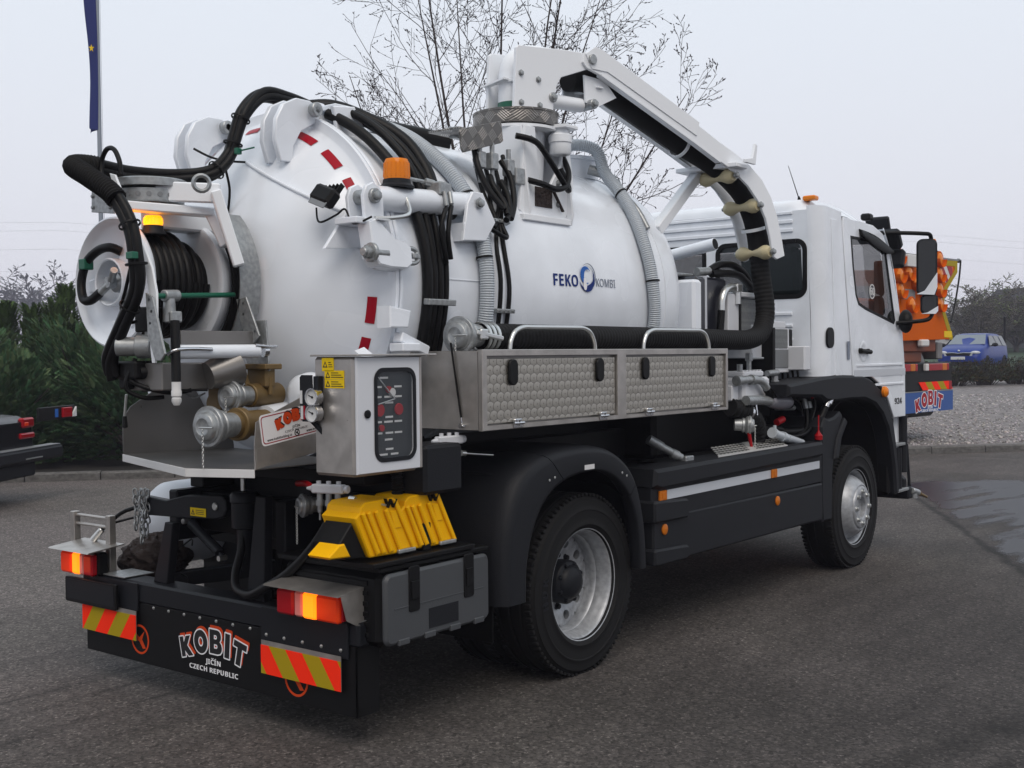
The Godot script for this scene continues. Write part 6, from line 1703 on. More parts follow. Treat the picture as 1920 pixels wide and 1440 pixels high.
func front_end():
	# front mudguard and wheel arch
	for s in [1.0, -1.0]:
		var outer := [[2.44, 1.475], [3.05, 1.515], [3.3, 1.525], [3.82, 1.512], [4.02, 1.47], [4.22, 1.385], [4.38, 1.26], [4.49, 1.1], [4.55, 0.93], [4.6, 0.7], [4.62, 0.5]]
		var innr := [[4.54, 0.5], [4.5, 0.75], [4.44, 0.92], [4.36, 1.07], [4.24, 1.19], [4.08, 1.275], [3.85, 1.325], [3.55, 1.33], [3.28, 1.325], [3.1, 1.335], [3.0, 1.37], [2.44, 1.39]]
		var m := MB.new(); m.prism(outer + innr, V(0, 0, 0.95 * s), V(1, 0, 0), V(0, 1, 0), 0.27 * s, 0.02)
		m.prism([[2.3, 1.40], [3.28, 1.46], [3.28, 1.50], [2.3, 1.45]], V(0, 0, 0.5 * s), V(1, 0, 0), V(0, 1, 0), 0.44 * s, 0.01)
		part("wheel_arch", m, M.grey_plastic)
		m = MB.new()
		m.prism([[3.02, 0.45], [3.19, 0.45], [3.2, 0.8], [3.25, 1.0], [3.33, 1.13], [3.4, 1.21], [3.36, 1.25], [3.24, 1.21], [3.14, 1.2], [3.06, 1.22], [3.0, 1.15], [3.0, 0.6]], V(0, 0, 0.75 * s), V(1, 0, 0), V(0, 1, 0), 0.47 * s, 0.015)
		m.prism([[3.19, 0.9], [3.25, 1.06], [3.4, 1.2], [3.45, 1.17], [3.33, 1.05], [3.27, 0.9]], V(0, 0, 1.0 * s), V(1, 0, 0), V(0, 1, 0), 0.24 * s, 0.012)
		part("mudguard_rear", m, M.grey_plastic)
		m = MB.new()
		var oo := cr([V(3.2, 0.5, 0), V(3.22, 0.85, 0), V(3.35, 1.13, 0), V(3.6, 1.29, 0), V(3.9, 1.3, 0), V(4.2, 1.18, 0), V(4.38, 0.95, 0), V(4.45, 0.6, 0)], 4)
		var rings := []
		for p in oo: rings.append([V(p.x, p.y, 0.55 * s), V(p.x, p.y, 1.1 * s), V(p.x, p.y + 0.02, 1.1 * s), V(p.x, p.y + 0.02, 0.55 * s)])
		m.loft(rings, true)
		part("wheel_housing", m, M.black)
		m = MB.new(); m.lathe([[0, 0], [0.045, 0], [0.045, 0.02], [0.03, 0.035], [0, 0.04]], V(4.24, 1.37, 1.221 * s), V(0, 0, s), 18)
		part("side_indicator", m, M.amber)
		# steps and grab rail by the front corner
		m = MB.new(); m.slab(V(4.5, 0.5, 0.8 * s), V(4.62, 1.14, 1.17 * s), 0.02); m.slab(V(4.62, 0.9, 0.9 * s), V(4.86, 1.14, 1.12 * s), 0.02)
		part("step_housing", m, M.black)
		m = MB.new(); m.slab(V(4.6, 0.895, 1.08 * s), V(4.82, 0.92, 1.2 * s), 0.004); m.slab(V(4.6, 0.5, 1.0 * s), V(4.9, 0.525, 1.2 * s), 0.004)
		part("step_tread", m, M.galvanised)
		m = MB.new(); m.rod(V(4.84, 1.15, 1.17 * s), V(4.84, 0.66, 1.17 * s), 0.035, -1, 14); m.rod(V(4.66, 0.88, 1.18 * s), V(4.66, 0.53, 1.18 * s), 0.02, -1, 12); m.rod(V(4.72, 0.88, 1.18 * s), V(4.72, 0.53, 1.18 * s), 0.02, -1, 12); m.rod(V(4.87, 0.9, 1.19 * s), V(4.94, 0.53, 1.19 * s), 0.013, -1, 10)
		part("step_tube", m, M.grey_plastic)
		m = MB.new()
		m.tube(cr([V(4.93, 1.22, 1.1 * s), V(4.96, 1.3, 1.1 * s), V(4.955, 1.55, 1.1 * s), V(4.94, 1.75, 1.1 * s), V(4.9, 1.8, 1.1 * s)], 5), 0.016, 8)
		for y in [1.3, 1.5, 1.68]: m.rod(V(4.88, y, 1.1 * s), V(4.955, y, 1.1 * s), 0.01, -1, 8)
		m.tube([V(4.87, 1.25, 1.1 * s), V(4.88, 1.7, 1.1 * s), V(4.9, 1.78, 1.1 * s)], 0.012, 8)
		part("grab_rail", m, M.white_boom)
	var m := MB.new(); m.slab(V(4.9, 0.42, -1.2), V(5.0, 0.52, 1.2), 0.015)
	part("wash_bar", m, M.grey_plastic)
	for z in [1.2, 0.6, 0.0, -0.6, -1.2]:
		var nz := hold("wash_nozzle")
		m = MB.new(); m.rod(V(4.97, 0.49, z), V(5.1, 0.46, z + 0.01), 0.028, -1, 14, 0.004); m.rod(V(5.02, 0.46, z), V(5.02, 0.42, z), 0.03, -1, 12)
		part("nozzle_body", m, M.galvanised, nz)
		m = MB.new(); m.rod(V(5.1, 0.46, z + 0.01), V(5.27, 0.405, z + 0.03), 0.016, 0.012, 12, 0.003); m.rod(V(5.12, 0.453, z + 0.012), V(5.14, 0.447, z + 0.014), 0.022, -1, 6)
		part("nozzle_tip", m, M.brass, nz)
	m = MB.new(); m.slab(V(4.86, 0.5, -1.2), V(4.98, 0.62, 1.16), 0.03)
	part("front_bumper", m, M.grey_plastic)

# ------------------------------------------------------------------ pump, coolers and pipework between tank and cab
func pump_bay():
	var m := MB.new(); m.slab(V(1.79, 1.84, 0.3), V(2.22, 2.215, 0.86), 0.02)
	var ot := part("oil_tank", m, M.oil_black)
	m = MB.new(); m.slab(V(1.9, 1.835, 0.29), V(1.925, 2.22, 0.865), 0.003)
	part("tank_strap", m, M.strip_silver, ot)
	m = MB.new(); m.rod(V(1.78, 2.24, 0.6), V(1.78, 2.3, 0.6), 0.07, -1, 20, 0.006); m.slab(V(1.66, 2.22, 0.5), V(1.95, 2.24, 0.75), 0.006); m.ball(V(1.8, 2.33, 0.62), 0.045); m.rod(V(1.9, 2.25, 0.8), V(2.03, 2.26, 0.82), 0.028)
	part("filler_head", m, M.galvanised)
	for q in [[V(2.03, 2.26, 0.82), V(2.15, 2.31, 0.84), V(2.35, 2.31, 0.85), V(2.52, 2.24, 0.86), V(2.6, 2.12, 0.86)], [V(2.03, 2.24, 0.84), V(2.2, 2.25, 0.86), V(2.4, 2.24, 0.87), V(2.58, 2.16, 0.87)]]:
		m = MB.new(); m.tube(cr(q, 6), 0.026, 10)
		part("return_hose", m, M.hose)
	m = MB.new(); m.slab(V(1.72, 1.8, 0.55), V(1.83, 2.19, 0.88), 0.02); m.slab(V(1.7, 1.6, 0.3), V(1.9, 1.84, 0.8), 0.02)
	part("side_cover", m, M.white_paint)
	m = MB.new(); m.slab(V(2.16, 1.84, 0.6), V(2.32, 2.11, 0.9), 0.006); m.slab(V(2.3, 2.09, 0.58), V(2.66, 2.125, 0.92), 0.006)
	part("cooler_body", m, M.unit_white)
	var fins := []
	m = MB.new(); m.slab(V(2.36, 1.82, 0.6), V(2.65, 2.08, 0.885), 0.004)
	var cf := part("cooler_core", m, M.unit_grey)
	m = MB.new()
	for k in 24: m.box(V(2.375 + k * 0.0115, 1.95, 0.888), V(0.004, 0.25, 0.012), 0.0)
	part("cooler_fins", m, M.galvanised, cf)
	m = MB.new(); m.slab(V(2.33, 1.82, 0.6), V(2.36, 2.085, 0.9), 0.004)
	part("cooler_side", m, M.black)
	m = MB.new(); m.tube(cr([V(2.06, 1.99, 0.9), V(2.07, 2.07, 0.9), V(2.12, 2.13, 0.9), V(2.2, 2.155, 0.9), V(2.26, 2.15, 0.9)], 5), 0.026, 12); m.box(V(2.28, 2.15, 0.9), V(0.07, 0.06, 0.06), 0.006); m.rod(V(2.29, 2.04, 0.9), V(2.29, 2.13, 0.9), 0.03, -1, 14)
	part("elbow_pipe", m, M.bright)
	m = MB.new(); m.rod(V(2.06, 1.99, 0.9), V(2.03, 1.78, 0.9), 0.026, -1, 12); m.rod(V(2.0, 1.98, 0.7), V(2.0, 1.6, 0.7), 0.03)
	part("return_hose", m, M.hose)
	m = MB.new(); m.rod(V(2.7, 2.44, 0.1), V(2.7, 2.512, 0.515), 0.046, -1, 24)
	part("exhaust_stack", m, M.white_paint)
	m = MB.new(); m.rod(V(2.7, 2.5, 0.45), V(2.7, 2.5125, 0.517), 0.041, -1, 24)
	part("exhaust_mouth", m, M.black)
	m = MB.new(); m.rod(V(2.7, 2.44, 0.1), V(2.7, 1.5, 0.1), 0.05)
	part("exhaust_pipe", m, M.unit_grey)
	# second cooler with its junction box, on the cab side
	m = MB.new(); m.slab(V(2.70, 1.55, 0.62), V(2.99, 1.875, 0.97), 0.005); m.slab(V(2.69, 1.875, 0.62), V(2.93, 1.925, 0.97), 0.005); m.slab(V(2.52, 1.66, 0.6), V(2.68, 1.9, 0.9), 0.006)
	var c2 := part("cooler_body", m, M.unit_white)
	m = MB.new()
	for k in 20: m.box(V(2.745 + k * 0.0105, 1.80, 0.973), V(0.004, 0.14, 0.01), 0.0)
	part("cooler_fins", m, M.galvanised, c2)
	m = MB.new(); m.slab(V(2.74, 1.585, 0.965), V(2.965, 1.72, 0.976), 0.003)
	part("cooler_core", m, M.unit_grey, c2)
	m = MB.new(); m.slab(V(2.685, 1.49, 0.62), V(2.725, 1.88, 0.985), 0.004); m.slab(V(2.99, 1.6, 0.6), V(3.05, 1.87, 0.97), 0.006)
	part("cooler_side", m, M.black, c2)
	m = MB.new(); m.slab(V(2.98, 1.565, 0.82), V(3.08, 1.745, 1.10), 0.008); m.slab(V(2.968, 1.57, 0.825), V(2.981, 1.74, 1.095), 0.01)
	part("terminal_box", m, M.unit_white)
	m = MB.new()
	for k in 4: m.tube(cr([V(3.02, 1.565, 0.9 + k * 0.04), V(3.02, 1.49, 0.9 + k * 0.04), V(2.96, 1.45, 0.9 + k * 0.02), V(2.8, 1.45, 0.9)], 4), 0.009, 6)
	part("cable_loom", m, M.hose)
	# high-pressure pump
	m = MB.new(); m.slab(V(2.12, 1.36, 0.78), V(2.52, 1.53, 1.04), 0.02); m.slab(V(2.15, 1.535, 0.8), V(2.46, 1.57, 1.02), 0.008); m.slab(V(2.02, 1.37, 0.8), V(2.115, 1.48, 1.0), 0.01)
	for k in 6: m.rod(V(2.17 + k * 0.052, 1.57, 1.0), V(2.17 + k * 0.052, 1.58, 1.0), 0.014, -1, 8)
	part("pump_body", m, M.unit_white)
	m = MB.new(); m.tube(cr([V(2.02, 1.51, 1.03), V(2.2, 1.515, 1.06), V(2.3, 1.5, 1.08), V(2.36, 1.45, 1.09)], 5), 0.027, 12); m.rod(V(2.02, 1.51, 1.03), V(2.06, 1.511, 1.035), 0.036, -1, 14); m.rod(V(2.18, 1.515, 1.057), V(2.22, 1.513, 1.062), 0.036, -1, 14)
	m.tube(cr([V(2.1, 1.375, 1.06), V(2.3, 1.37, 1.07), V(2.42, 1.36, 1.08)], 5), 0.034, 12)
	part("suction_pipe", m, M.galvanised)
	m = MB.new(); m.tube(cr([V(2.36, 1.45, 1.09), V(2.46, 1.38, 1.09), V(2.62, 1.33, 1.08), V(2.8, 1.32, 1.06)], 5), 0.03, 12)
	part("pressure_hose", m, M.hose)
	m = MB.new(); m.lathe([[0.0, 0], [0.04, 0], [0.052, 0.06], [0.056, 0.2], [0.045, 0.3], [0.03, 0.34], [0, 0.345]], V(2.42, 1.36, 1.08), V(1, -0.06, 0.0), 20)
	part("silencer", m, M.pvc_dark)
	m = MB.new(); m.rod(V(2.6, 1.53, 0.96), V(2.6, 1.56, 0.96), 0.05, -1, 18); m.rod(V(2.6, 1.37, 0.96), V(2.6, 1.53, 0.96), 0.036, -1, 16)
	part("black_filter", m, M.hose)
	m = MB.new(); m.rod(V(2.68, 1.39, 1.0), V(2.68, 1.53, 1.0), 0.024, -1, 14); m.rod(V(2.68, 1.46, 1.0), V(2.68, 1.5, 1.0), 0.03, -1, 14); m.rod(V(2.55, 1.55, 1.0), V(2.72, 1.555, 1.0), 0.022, -1, 12)
	m.rod(V(2.31, 1.57, 0.98), V(2.31, 1.69, 0.98), 0.016, -1, 10); m.box(V(2.31, 1.67, 0.98), V(0.05, 0.06, 0.04), 0.006); m.rod(V(2.31, 1.66, 0.99), V(2.43, 1.66, 1.03), 0.008); m.rod(V(2.23, 1.57, 0.95), V(2.23, 1.62, 0.95), 0.02)
	part("ball_valve", m, M.galvanised)
	m = MB.new(); m.tube(even(cr([V(2.02, 1.33, 0.98), V(2.12, 1.31, 1.0), V(2.22, 1.28, 1.02), V(2.32, 1.22, 1.02), V(2.4, 1.14, 1.0), V(2.42, 1.04, 0.96)], 12), 0.005), 0.062, 16, true, 0.003, 0.04)
	part("rubber_elbow", m, M.rubber)
	m = MB.new(); m.lathe([[0.062, -0.012], [0.068, -0.01], [0.068, 0.01], [0.062, 0.012]], V(2.2, 1.285, 1.015), V(0.8, -0.35, 0.2), 24); m.box(V(2.23, 1.35, 1.03), V(0.05, 0.035, 0.03), 0.004); m.rod(V(2.23, 1.27, 1.08), V(2.23, 1.36, 1.07), 0.006)
	part("hose_band", m, M.chrome)
	coupling("filling_coupling", V(2.13, 1.205, 1.08), V(0.55, -0.05, 0.85), 0.05)
	m = MB.new(); m.rod(V(2.1, 1.16, 1.08), V(2.12, 1.06, 1.09), 0.014, 0.01, 8)
	part("red_handle", m, M.red_plastic)
	m = MB.new(); m.rod(V(2.42, 1.14, 1.1), V(2.62, 1.09, 1.12), 0.03, 0.027, 14); m.rod(V(2.62, 1.09, 1.12), V(2.86, 1.045, 1.13), 0.03, 0.02, 12); m.rod(V(2.42, 1.14, 1.1), V(2.45, 1.132, 1.1), 0.038, -1, 14); m.rod(V(2.44, 1.14, 1.11), V(2.44, 1.19, 1.11), 0.012); m.rod(V(2.55, 1.107, 1.112), V(2.58, 1.1, 1.114), 0.036, -1, 14)
	part("grey_outlet", m, M.pvc)
	m = MB.new(); m.rod(V(1.02, 1.15, 1.0), V(1.15, 1.06, 1.1), 0.024, -1, 12); m.box(V(1.19, 1.045, 1.12), V(0.1, 0.05, 0.04), 0.006); m.rod(V(1.1, 1.09, 1.06), V(1.13, 1.07, 1.085), 0.032, -1, 12); m.rod(V(0.98, 1.18, 0.97), V(1.05, 1.13, 1.02), 0.03, -1, 12)
	part("drain_cock", m, M.galvanised)
	# perforated step plate, with real holes
	m = MB.new()
	var O := V(1.46, 1.052, 1.185); var ex := V(1, 0, 0.0); var ez := V(0.0, 0.025, -0.235)
	var nx := 20; var nz := 5
	for i in nx:
		for k in nz:
			var x0 := i * 0.051; var z0 := float(k) / nz
			var off := 0.0
			var c := Vector2(x0 + 0.0255, z0 + 0.5 / nz)
			var hr := 0.0135
			if (i > 8 and i < 11): hr = 0.0
			var sk := 0.33
			var pos := func(u: float, w: float) -> Vector3: return O + ex * (u + w * sk) + ez * w
			if hr == 0.0:
				m.quad(pos.call(x0, z0), pos.call(x0 + 0.051, z0), pos.call(x0 + 0.051, z0 + 1.0 / nz), pos.call(x0, z0 + 1.0 / nz), V(0, 1, 0))
				continue
			var sq := [[0, 0], [0.5, 0], [1, 0], [1, 0.5], [1, 1], [0.5, 1], [0, 1], [0, 0.5]]
			for e in 8:
				var a0 := TAU * (e + 5) / 8.0; var a1 := TAU * (e + 6) / 8.0
				var p0: Vector3 = pos.call(x0 + sq[e][0] * 0.051, z0 + sq[e][1] / nz); var p1: Vector3 = pos.call(x0 + sq[(e + 1) % 8][0] * 0.051, z0 + sq[(e + 1) % 8][1] / nz)
				var h0: Vector3 = pos.call(c.x + hr * cos(a0), c.y + hr / 0.236 * sin(a0)); var h1: Vector3 = pos.call(c.x + hr * cos(a1), c.y + hr / 0.236 * sin(a1))
				m.quad(p0, p1, h1, h0, V(0, 1, 0))
	m.bar(O + V(0, -0.008, 0.002), O + V(1.02, -0.008, 0.002), 0.004, 0.02, 0.001)
	part("perforated_step", m, M.step_metal)
	m = MB.new(); m.slab(V(1.2, 1.0, 0.75), V(2.7, 1.02, 1.17), 0.004)
	part("walkway_base", m, M.black)
	# valve bank and hoses in front of the arch
	m = MB.new(); m.slab(V(2.65, 1.38, 0.98), V(3.4, 1.42, 1.05), 0.008)
	for k in 5: m.rod(V(2.72 + k * 0.14, 1.4, 1.05), V(2.72 + k * 0.14, 1.4, 1.09), 0.02, -1, 10)
	for x in [3.06, 3.13]: m.rod(V(x, 1.38, 1.05), V(x, 1.28, 1.07), 0.02, -1, 10)
	m.rod(V(2.7, 1.3, 1.0), V(2.95, 1.29, 1.02), 0.02)
	part("valve_bank", m, M.galvanised)
	m = MB.new(); m.tube(cr([V(3.38, 1.405, 1.08), V(3.3, 1.39, 1.16), V(3.22, 1.35, 1.18), V(3.18, 1.29, 1.17)], 5), 0.03, 12); m.rod(V(3.24, 1.36, 1.18), V(3.2, 1.31, 1.175), 0.037, -1, 14)
	part("elbow_fitting", m, M.chrome)
	for q in [[V(3.18, 1.29, 1.17), V(3.12, 1.2, 1.15), V(3, 1.13, 1.1), V(2.8, 1.12, 1.05), V(2.75, 1.14, 1.0), V(2.5, 1.17, 0.95)], [V(3.13, 1.28, 1.07), V(3.05, 1.17, 1.12), V(2.9, 1.1, 1.12), V(2.65, 1.09, 1.08), V(2.6, 1.12, 1.0)], [V(3.06, 1.28, 1.07), V(3, 1.15, 1.1), V(2.8, 1.08, 1.1), V(2.7, 1.08, 1.05)]]:
		m = MB.new(); m.tube(cr(q, 6), 0.026 if q.size() == 6 else 0.016, 10)
		part("pressure_hose", m, M.hose)
	m = MB.new(); m.tube(cr([V(2.85, 1.42, 1.07), V(2.92, 1.46, 1.1), V(3, 1.4, 1.14), V(3.04, 1.3, 1.15), V(3, 1.2, 1.14)], 5), 0.008, 6); m.tube(cr([V(2.75, 1.4, 1.05), V(2.7, 1.39, 1.1), V(2.82, 1.34, 1.12), V(2.9, 1.24, 1.12)], 5), 0.007, 6)
	part("control_cable", m, M.hose)
	m = MB.new(); m.rod(V(3, 1.42, 1.13), V(3.02, 1.36, 1.14), 0.012, -1, 8); m.rod(V(2.9, 1.45, 1.09), V(2.92, 1.47, 1.1), 0.01); m.lathe([[0, 0], [0.028, 0.0], [0.03, 0.03], [0.014, 0.05], [0.005, 0.07], [0.005, 0.18], [0, 0.18]], V(2.96, 1.06, 1.21), V(0, 1, 0), 16); m.rod(V(2.6, 1.2, 1.05), V(2.68, 1.22, 1.06), 0.025)
	part("red_cap", m, M.red_plastic)
	m = MB.new(); m.slab(V(1.5, 1.0, -0.9), V(3.05, 1.35, 0.7), 0.03); m.slab(V(2.6, 1.2, 0.4), V(3.08, 1.55, 0.78), 0.02)
	part("engine_cover", m, M.black)

func loose_things():
	# two wheel chocks on the tool chest
	var c := thing("wheel_chock", "yellow wheel chock nearer the rear lamp, on the grey tool chest", "wheel chock", V(-1.44, 0.829, 0), 0, "wheel chocks in the tool chest holder")
	var X := V(1, 0, 0); var Y := V(0, 1, 0)
	var m := MB.new(); m.prism([[-0.225, 0.19], [-0.195, 0.21], [-0.19, 0.232], [-0.165, 0.25], [0.01, 0.256], [0.02, 0.25], [0.145, 0.014], [0.135, 0.006], [-0.135, 0.012], [-0.145, 0.02]], V(0, 0, 0.93), X, Y, 0.21, 0.006)
	part("chock_body", m, M.chock_yellow, c)
	m = MB.new()
	for q in [[-0.2, 0.0], [-0.165, 0.0], [-0.12, 0.012], [-0.06, 0.01]]:
		m.prism([[q[0] + 0.0, 0.205 - 0.0], [q[0] + 0.02, 0.215], [q[0] + 0.118, 0.025], [q[0] + 0.09, 0.02]], V(0, 0, 1.1395), X, Y, 0.016, 0.006)
	m.prism([[-0.01, 0.25], [0.018, 0.25], [0.142, 0.02], [0.118, 0.02]], V(0, 0, 1.1395), X, Y, 0.014, 0.004)
	m.prism([[-0.02, 0.2], [0.02, 0.2], [0.055, 0.12], [0.01, 0.12]], V(0, 0, 1.1395), X, Y, 0.006, 0.003)
	part("chock_rib", m, M.chock_yellow, c)
	m = MB.new(); m.prism([[-0.37, 0.045], [-0.305, 0.09], [-0.275, 0.09], [-0.24, 0.03], [-0.36, 0.035]], V(0, 0, 1.0), X, Y, 0.13, 0.006)
	part("chock_toe", m, M.chock_yellow, c)
	m = MB.new(); m.prism([[-0.30, 0.09], [-0.226, 0.17], [-0.14, 0.012], [-0.26, 0.02]], V(0, 0, 0.96), X, Y, 0.16, 0.004)
	part("chock_flank", m, M.black, c)
	m = MB.new(); m.slab(V(0.02, 0.008, 1.142), V(0.13, 0.026, 1.16), 0.004)
	part("chock_latch", m, M.galvanised, c)
	m = MB.new(); m.prism([[-0.05, 0.258], [-0.035, 0.225], [-0.02, 0.254], [-0.005, 0.222], [0.01, 0.25], [0.016, 0.25], [-0.004, 0.214], [-0.02, 0.246], [-0.036, 0.216], [-0.056, 0.258]], V(0, 0, 1.1405), X, Y, 0.016)
	part("retaining_spring", m, M.black, c)
	var d: Node3D = c.duplicate()
	put(d, "wheel_chock", self)
	for e in d.get_children():
		if str(e.name).begins_with("chock_toe") or str(e.name).begins_with("chock_flank"):
			d.remove_child(e); e.free()
	d.position = V(-1.165, 0.829, 0.0)
	tag(d, "yellow wheel chock nearer the rear wheel, on the grey tool chest", "wheel chock", "wheel chocks in the tool chest holder")
	# steel chain hung over the tow arm
	c = thing("chain", "galvanised steel chain hung over the dark swing arm at the tail", "chain", V(-1.44, 0.93, -0.66))
	var rg := RandomNumberGenerator.new(); rg.seed = 4
	var link := MB.new()
	var lp := []
	for k in 13:
		var a := TAU * k / 12.0
		lp.append(V(0.013 * cos(a), 0.024 * sin(a), 0))
	link.tube(lp, 0.0052, 6, false)
	var lm := link.mesh()
	for st in 5:
		var z := -0.02 + st * 0.02; var x := -0.05 + 0.018 * (st % 3)
		var cnt: int = [6, 8, 7, 5, 4][st]
		for k in cnt:
			var b := Basis(V(0, 1, 0), (PI / 2 if k % 2 == 0 else 0.0) + rg.randf() * 0.5) * Basis(V(0, 0, 1), rg.randf_range(-0.35, 0.35))
			share("chain_link", lm, M.galvanised, c, Transform3D(b, V(x + rg.randf_range(-0.006, 0.006), 0.06 - k * 0.035, z + rg.randf_range(-0.008, 0.008))))
	# long handled hook leaning through the rack
	c = thing("hand_lance", "thin black lance with a bright tip leaning on the left rack", "lance", V(-1.5, 0.8, -0.8))
	m = MB.new(); m.tube(cr([V(0.1, 0.14, 0.25), V(0.02, 0.09, 0.02), V(0.0, 0.0, -0.13), V(-0.01, -0.025, -0.17)], 5), 0.011, 8); m.tube(cr([V(0.1, 0.11, 0.32), V(0.02, 0.06, 0.1), V(0, 0.0, -0.14)], 4), 0.007, 6)
	part("lance_tube", m, M.black, c)
	m = MB.new(); m.rod(V(-0.01, -0.02, -0.16), V(-0.03, -0.085, -0.22), 0.017, 0.02, 12, 0.004)
	part("lance_tip", m, M.bright, c)
	# brown bag on the left support rail
	c = thing("cloth_bag", "crumpled dark brown cloth bag on the left rail behind the upright", "bag", V(-1.2, 0.485, -0.93))
	m = MB.new()
	var nz := FastNoiseLite.new(); nz.seed = 3; nz.frequency = 3.2; nz.fractal_octaves = 3
	var rings := []
	for i in 25:
		var t := i / 24.0; var row := []
		for k in 40:
			var a := TAU * k / 40.0
			var dir := V(sin(t * PI) * cos(a), -cos(t * PI), sin(t * PI) * sin(a))
			var r := 1.0 + 0.28 * nz.get_noise_3dv(dir * 1.3) + 0.1 * nz.get_noise_3dv(dir * 4.0)
			var p := dir * r * V(0.2, 0.13, 0.15)
			p.y = max(p.y + 0.1, 0.0)
			row.append(p)
		rings.append(row)
	m.loft(rings)
	part("bag_body", m, M.cloth_brown, c)
	m = MB.new(); m.tube(cr([V(0.05, 0.02, 0.12), V(0.06, 0.0, 0.2), V(0.05, -0.05, 0.21), V(0.06, -0.1, 0.19)], 4), 0.005, 5); m.tube(cr([V(0.1, 0.15, 0.1), V(0.12, 0.2, 0.17), V(0.1, 0.17, 0.2)], 4), 0.005, 5)
	part("bag_cord", m, M.black, c)
	# round steel vessel beyond the tail
	m = MB.new(); m.lathe([[0, -0.6], [0.12, -0.59], [0.2, -0.54], [0.235, -0.48], [0.24, -0.4], [0.24, 0.4], [0.2, 0.5], [0, 0.55]], V(-0.55, 0.75, -1.03), V(1, 0, 0), 40)
	part("air_tank", m, M.strip_silver)

# ------------------------------------------------------------------ ground, kerb, planting and everything round the truck
const KO := Vector3(4.19, 0, -9.89)      # a point on the kerb line
const KE := Vector3(0.7732, 0, 0.6342)   # along the kerb
const KW := Vector3(0.6342, 0, -0.7732)  # away from the yard
func land(t: float) -> float:
	if t < 0.0: return 0.0
	if t < 30.0: return 0.11 + 0.033 * t
	if t < 110.0: return 1.1 + (t - 30.0) * 0.03
	return 3.5 + (t - 110.0) * 0.004
func K(s: float, t: float, up := 0.0) -> Vector3: return KO + KE * s + KW * t + V(0, land(t) + up, 0)

func sheet(called: String, pts: Array, fine: float, material: Material, lo: Vector2, span: float) -> MeshInstance3D:   # flat ground with a fine and a coarse map
	var a := []; a.resize(Mesh.ARRAY_MAX)
	var v := PackedVector3Array(); var n := PackedVector3Array(); var u := PackedVector2Array(); var u2 := PackedVector2Array(); var tg := PackedFloat32Array()
	for q in pts:
		v.append(q); n.append(V(0, 1, 0)); u.append(Vector2(q.x, q.z) / fine); u2.append((Vector2(q.x, q.z) - lo) / span); tg.append_array([1.0, 0.0, 0.0, 1.0])
	a[Mesh.ARRAY_VERTEX] = v; a[Mesh.ARRAY_NORMAL] = n; a[Mesh.ARRAY_TEX_UV] = u; a[Mesh.ARRAY_TEX_UV2] = u2; a[Mesh.ARRAY_TANGENT] = tg
	var am := ArrayMesh.new(); am.add_surface_from_arrays(Mesh.PRIMITIVE_TRIANGLES, a)
	var o := MeshInstance3D.new(); o.mesh = am; o.material_override = material
	put(o, called, self)
	o.set_meta("kind", "structure")
	return o

func wet_amount(x: float, z: float, nz: FastNoiseLite) -> float:   # where water lies, right of the joint in the asphalt
	var a := Vector2(7.87, 0.36); var d := Vector2(-3.32, 1.79).normalized()
	var q := Vector2(x, z) - a
	var side := q.x * -d.y + q.y * d.x   # distance from the joint
	var along := q.dot(d)
	var w: float = smoothstep(-0.1, 0.25, -side) * smoothstep(4.4, 2.6, -side) * smoothstep(-3.6, -1.6, along) * smoothstep(4.8, 3.4, along)
	var p: float = smoothstep(0.75, 0.3, (Vector2(x, z) - Vector2(5.0, 1.35)).length() * (1.0 + 0.4 * nz.get_noise_2d(x * 3, z * 3)))
	return clamp(w * (0.8 + 0.9 * nz.get_noise_2d(x * 0.22 + z * 0.1, (z - x * 0.18) * 1.1)) + p * 0.35, 0, 1)

